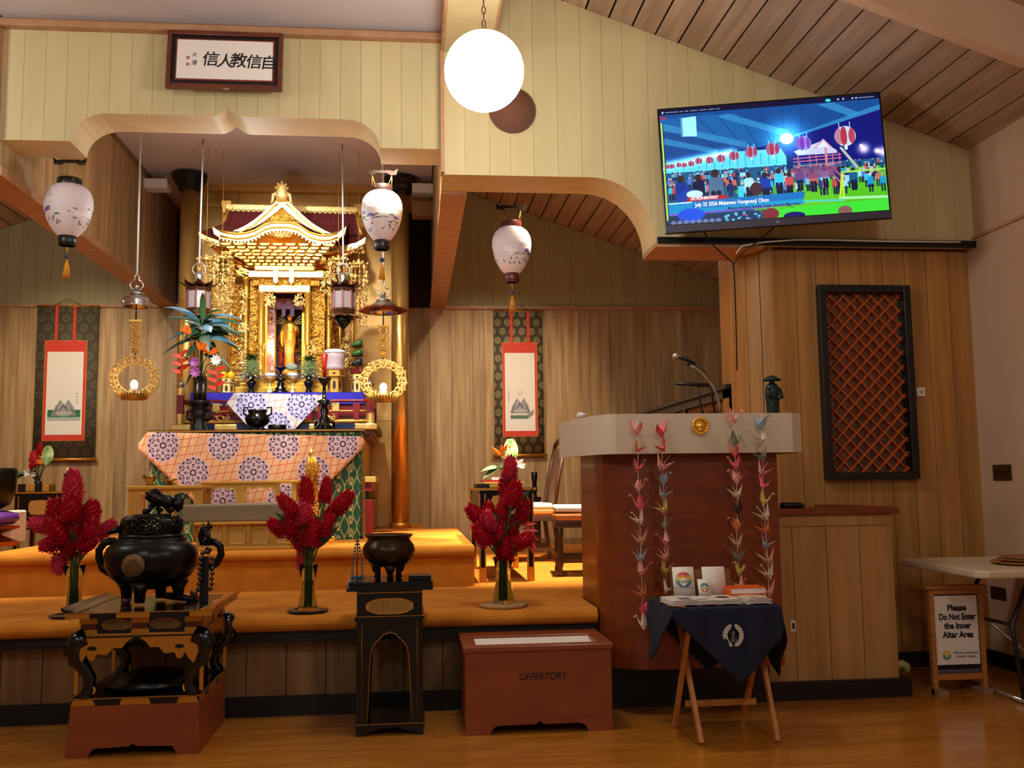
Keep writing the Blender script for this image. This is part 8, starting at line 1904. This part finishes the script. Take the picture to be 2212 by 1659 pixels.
specs = [
 ('left', P(158, 1325, 5.5), .27, 0, [
  (158, 1050, (0, 1), .165, .085, 'ginger_pink', 'tallest pink-red ginger, at the very top of the left vase'), (122, 1108, (-.2, 1), .15, .09, 'ginger_red', 'dark red ginger at the upper left of the left vase'), (155, 1100, (.05, 1), .14, .085, 'ginger_red', 'red ginger just below the tallest one of the left vase'),
  (197, 1108, (.2, 1), .13, .085, 'ginger_red', 'red ginger at the upper right of the left vase'), (88, 1133, (-1, .25), .12, .08, 'ginger_pink', 'pink ginger reaching out far left of the left vase'), (126, 1148, (-.3, .8), .14, .09, 'ginger_red', 'red ginger in the left middle of the left vase'),
  (163, 1142, (.05, .9), .14, .085, 'ginger_red', 'red ginger in the centre of the left vase'), (228, 1144, (.8, .75), .13, .065, 'ginger_pink', 'pink ginger leaning far right of the left vase'), (196, 1148, (.35, .9), .13, .07, 'ginger_red', 'red ginger in the right middle of the left vase'),
  (112, 1175, (-.8, -.2), .12, .08, 'ginger_red', 'dark red ginger low at the left of the left vase'), (128, 1217, (-.15, -1), .11, .07, 'ginger_pink', 'pink ginger hanging down over the left vase'), (190, 1175, (.6, .3), .11, .065, 'ginger_red', 'red ginger low at the right of the left vase'), (150, 1178, (0, .6), .12, .08, 'ginger_red', 'dark red ginger just above the rim of the left vase')]),
 ('middle', P(665, 1318, 5.55), .25, 1, [
  (662, 1062, (-.05, 1), .15, .07, 'ginger_red', 'tall red ginger at the top of the middle vase'), (704, 1060, (.1, 1), .14, .06, 'ginger_red', 'slim red ginger at the top right of the middle vase'), (622, 1092, (-.7, .8), .14, .07, 'ginger_red', 'red ginger at the upper left of the middle vase'),
  (742, 1084, (.7, .8), .14, .075, 'ginger_red', 'red ginger at the far upper right of the middle vase'), (722, 1104, (.6, .7), .14, .07, 'ginger_red', 'red ginger in the right middle of the middle vase'), (657, 1112, (.1, 1), .12, .08, 'ginger_pink', 'pale pink ginger in the heart of the middle vase'),
  (632, 1135, (-.2, .9), .15, .09, 'ginger_red', 'large red ginger in the left middle of the middle vase'), (600, 1140, (-.8, .6), .12, .07, 'ginger_red', 'red ginger at the far left of the middle vase'), (676, 1152, (.1, 1), .15, .075, 'ginger_red', 'red ginger right of centre in the middle vase'),
  (650, 1162, (-.1, 1), .14, .07, 'ginger_red', 'red ginger in the lower centre of the middle vase'), (655, 1205, (0, 1), .14, .06, 'ginger_pink', 'lowest pink-red ginger in the middle vase'), (706, 1135, (.4, .9), .13, .06, 'ginger_red', 'small red ginger right in the middle vase')]),
 ('right', P(1088, 1302, 5.68), .26, 2, [
  (1102, 1012, (.05, 1), .13, .07, 'ginger_pink', 'topmost pink ginger of the right vase'), (1097, 1052, (-.1, 1), .15, .09, 'ginger_red', 'large dark red ginger near the top of the right vase'), (1110, 1068, (.2, 1), .14, .085, 'ginger_red', 'red ginger under the topmost of the right vase'),
  (1028, 1112, (-.6, .6), .13, .075, 'ginger_red', 'red ginger at the far left of the right vase'), (1057, 1108, (-.1, .9), .12, .07, 'ginger_red', 'red ginger at the upper left of the right vase'), (1053, 1126, (-.1, .8), .11, .07, 'ginger_pink', 'pink ginger in the left part of the right vase'),
  (1084, 1108, (0, 1), .13, .06, 'ginger_red', 'slim red ginger in the centre of the right vase'), (1129, 1106, (.3, 1), .14, .07, 'ginger_red', 'red ginger at the upper right of the right vase'), (1042, 1156, (-.4, .6), .14, .08, 'ginger_red', 'red ginger at the lower left of the right vase'),
  (1078, 1150, (-.05, .9), .15, .085, 'ginger_red', 'red ginger in the lower centre of the right vase'), (1104, 1148, (.2, .9), .13, .075, 'ginger_red', 'red ginger right of the lower centre of the right vase'), (1130, 1168, (.9, .4), .12, .075, 'ginger_red', 'red ginger reaching right from the right vase'),
  (1092, 1186, (0, .8), .14, .08, 'ginger_red', 'dark red ginger just above the rim of the right vase')])]
for nm, vc, vh, kd, fl in specs:
    vc.z = ZB+(.012 if nm != 'right' else .02)
    vc = PZ({'left': 158, 'middle': 665, 'right': 1088}[nm], {'left': 1328, 'middle': 1318, 'right': 1303}[nm], vc.z); vc.y = max(vc.y, 5.5)
    if nm == 'left' or nm == 'middle':
        o = MB().lathe([(0, 0), (.1, .0), (.112, .008), (.114, .014), (.108, .014), (.1, .006), (0, .006)], (vc.x-(.01 if nm == 'left' else 0), vc.y, ZB+.001), 32).build('black_tray', 'lacquer'); tag(o, f'round black lacquer tray under the {nm} glass vase', 'tray', 'round black trays')
    else:
        mat('pale_wood', (186, 146, 96), .5, c2=(166, 124, 78), vscale=6); o = MB().lathe([(.13, 0), (.14, .006), (.14, .016), (.135, .019), (0, .019)], (vc.x, vc.y, ZB+.0005), 8, sm=False).build('octagonal_board', 'pale_wood'); tag(o, 'pale octagonal wooden board under the right glass vase', 'board')
    glass_vase(vc, vh, f'{"tall slim" if nm != "right" else "waisted"} clear glass vase of red ginger, {nm} one on the platform edge', kd)
    for i, (x, y, d, L_, w_, m, lb) in enumerate(fl): ginger(x, y, vc.y-.03+.05*math.sin(i*2.1), vc, d, L_, w_, m, lb, i % 2 == 0 or nm == 'middle', vh)
q = P(1124, 1135, 5.6); u = thing('orange_heliconia', 'orange heliconia blossom hanging at the right of the right vase', 'flower', q)
for k in range(5): MB().leaf(q+Vector((.01*k, 0, -.018*k)), (.9-.5*k*.3, -.2, .2-.25*k), (0, -1, .3), .1, .028, .1, 5).build('bract', 'petal_scarlet', u)
MB().tube([q, P(1105, 1160, 5.65), P(1092, 1230, 5.7)], .005, 6).build('stem', 'stem_green', u)
finish_text()
for o in COL.objects:
    if o.parent is not None and ('carving' in o.name or o.name.startswith('corner_brackets') or o.name.startswith('openwork')): o['kind'] = 'stuff'
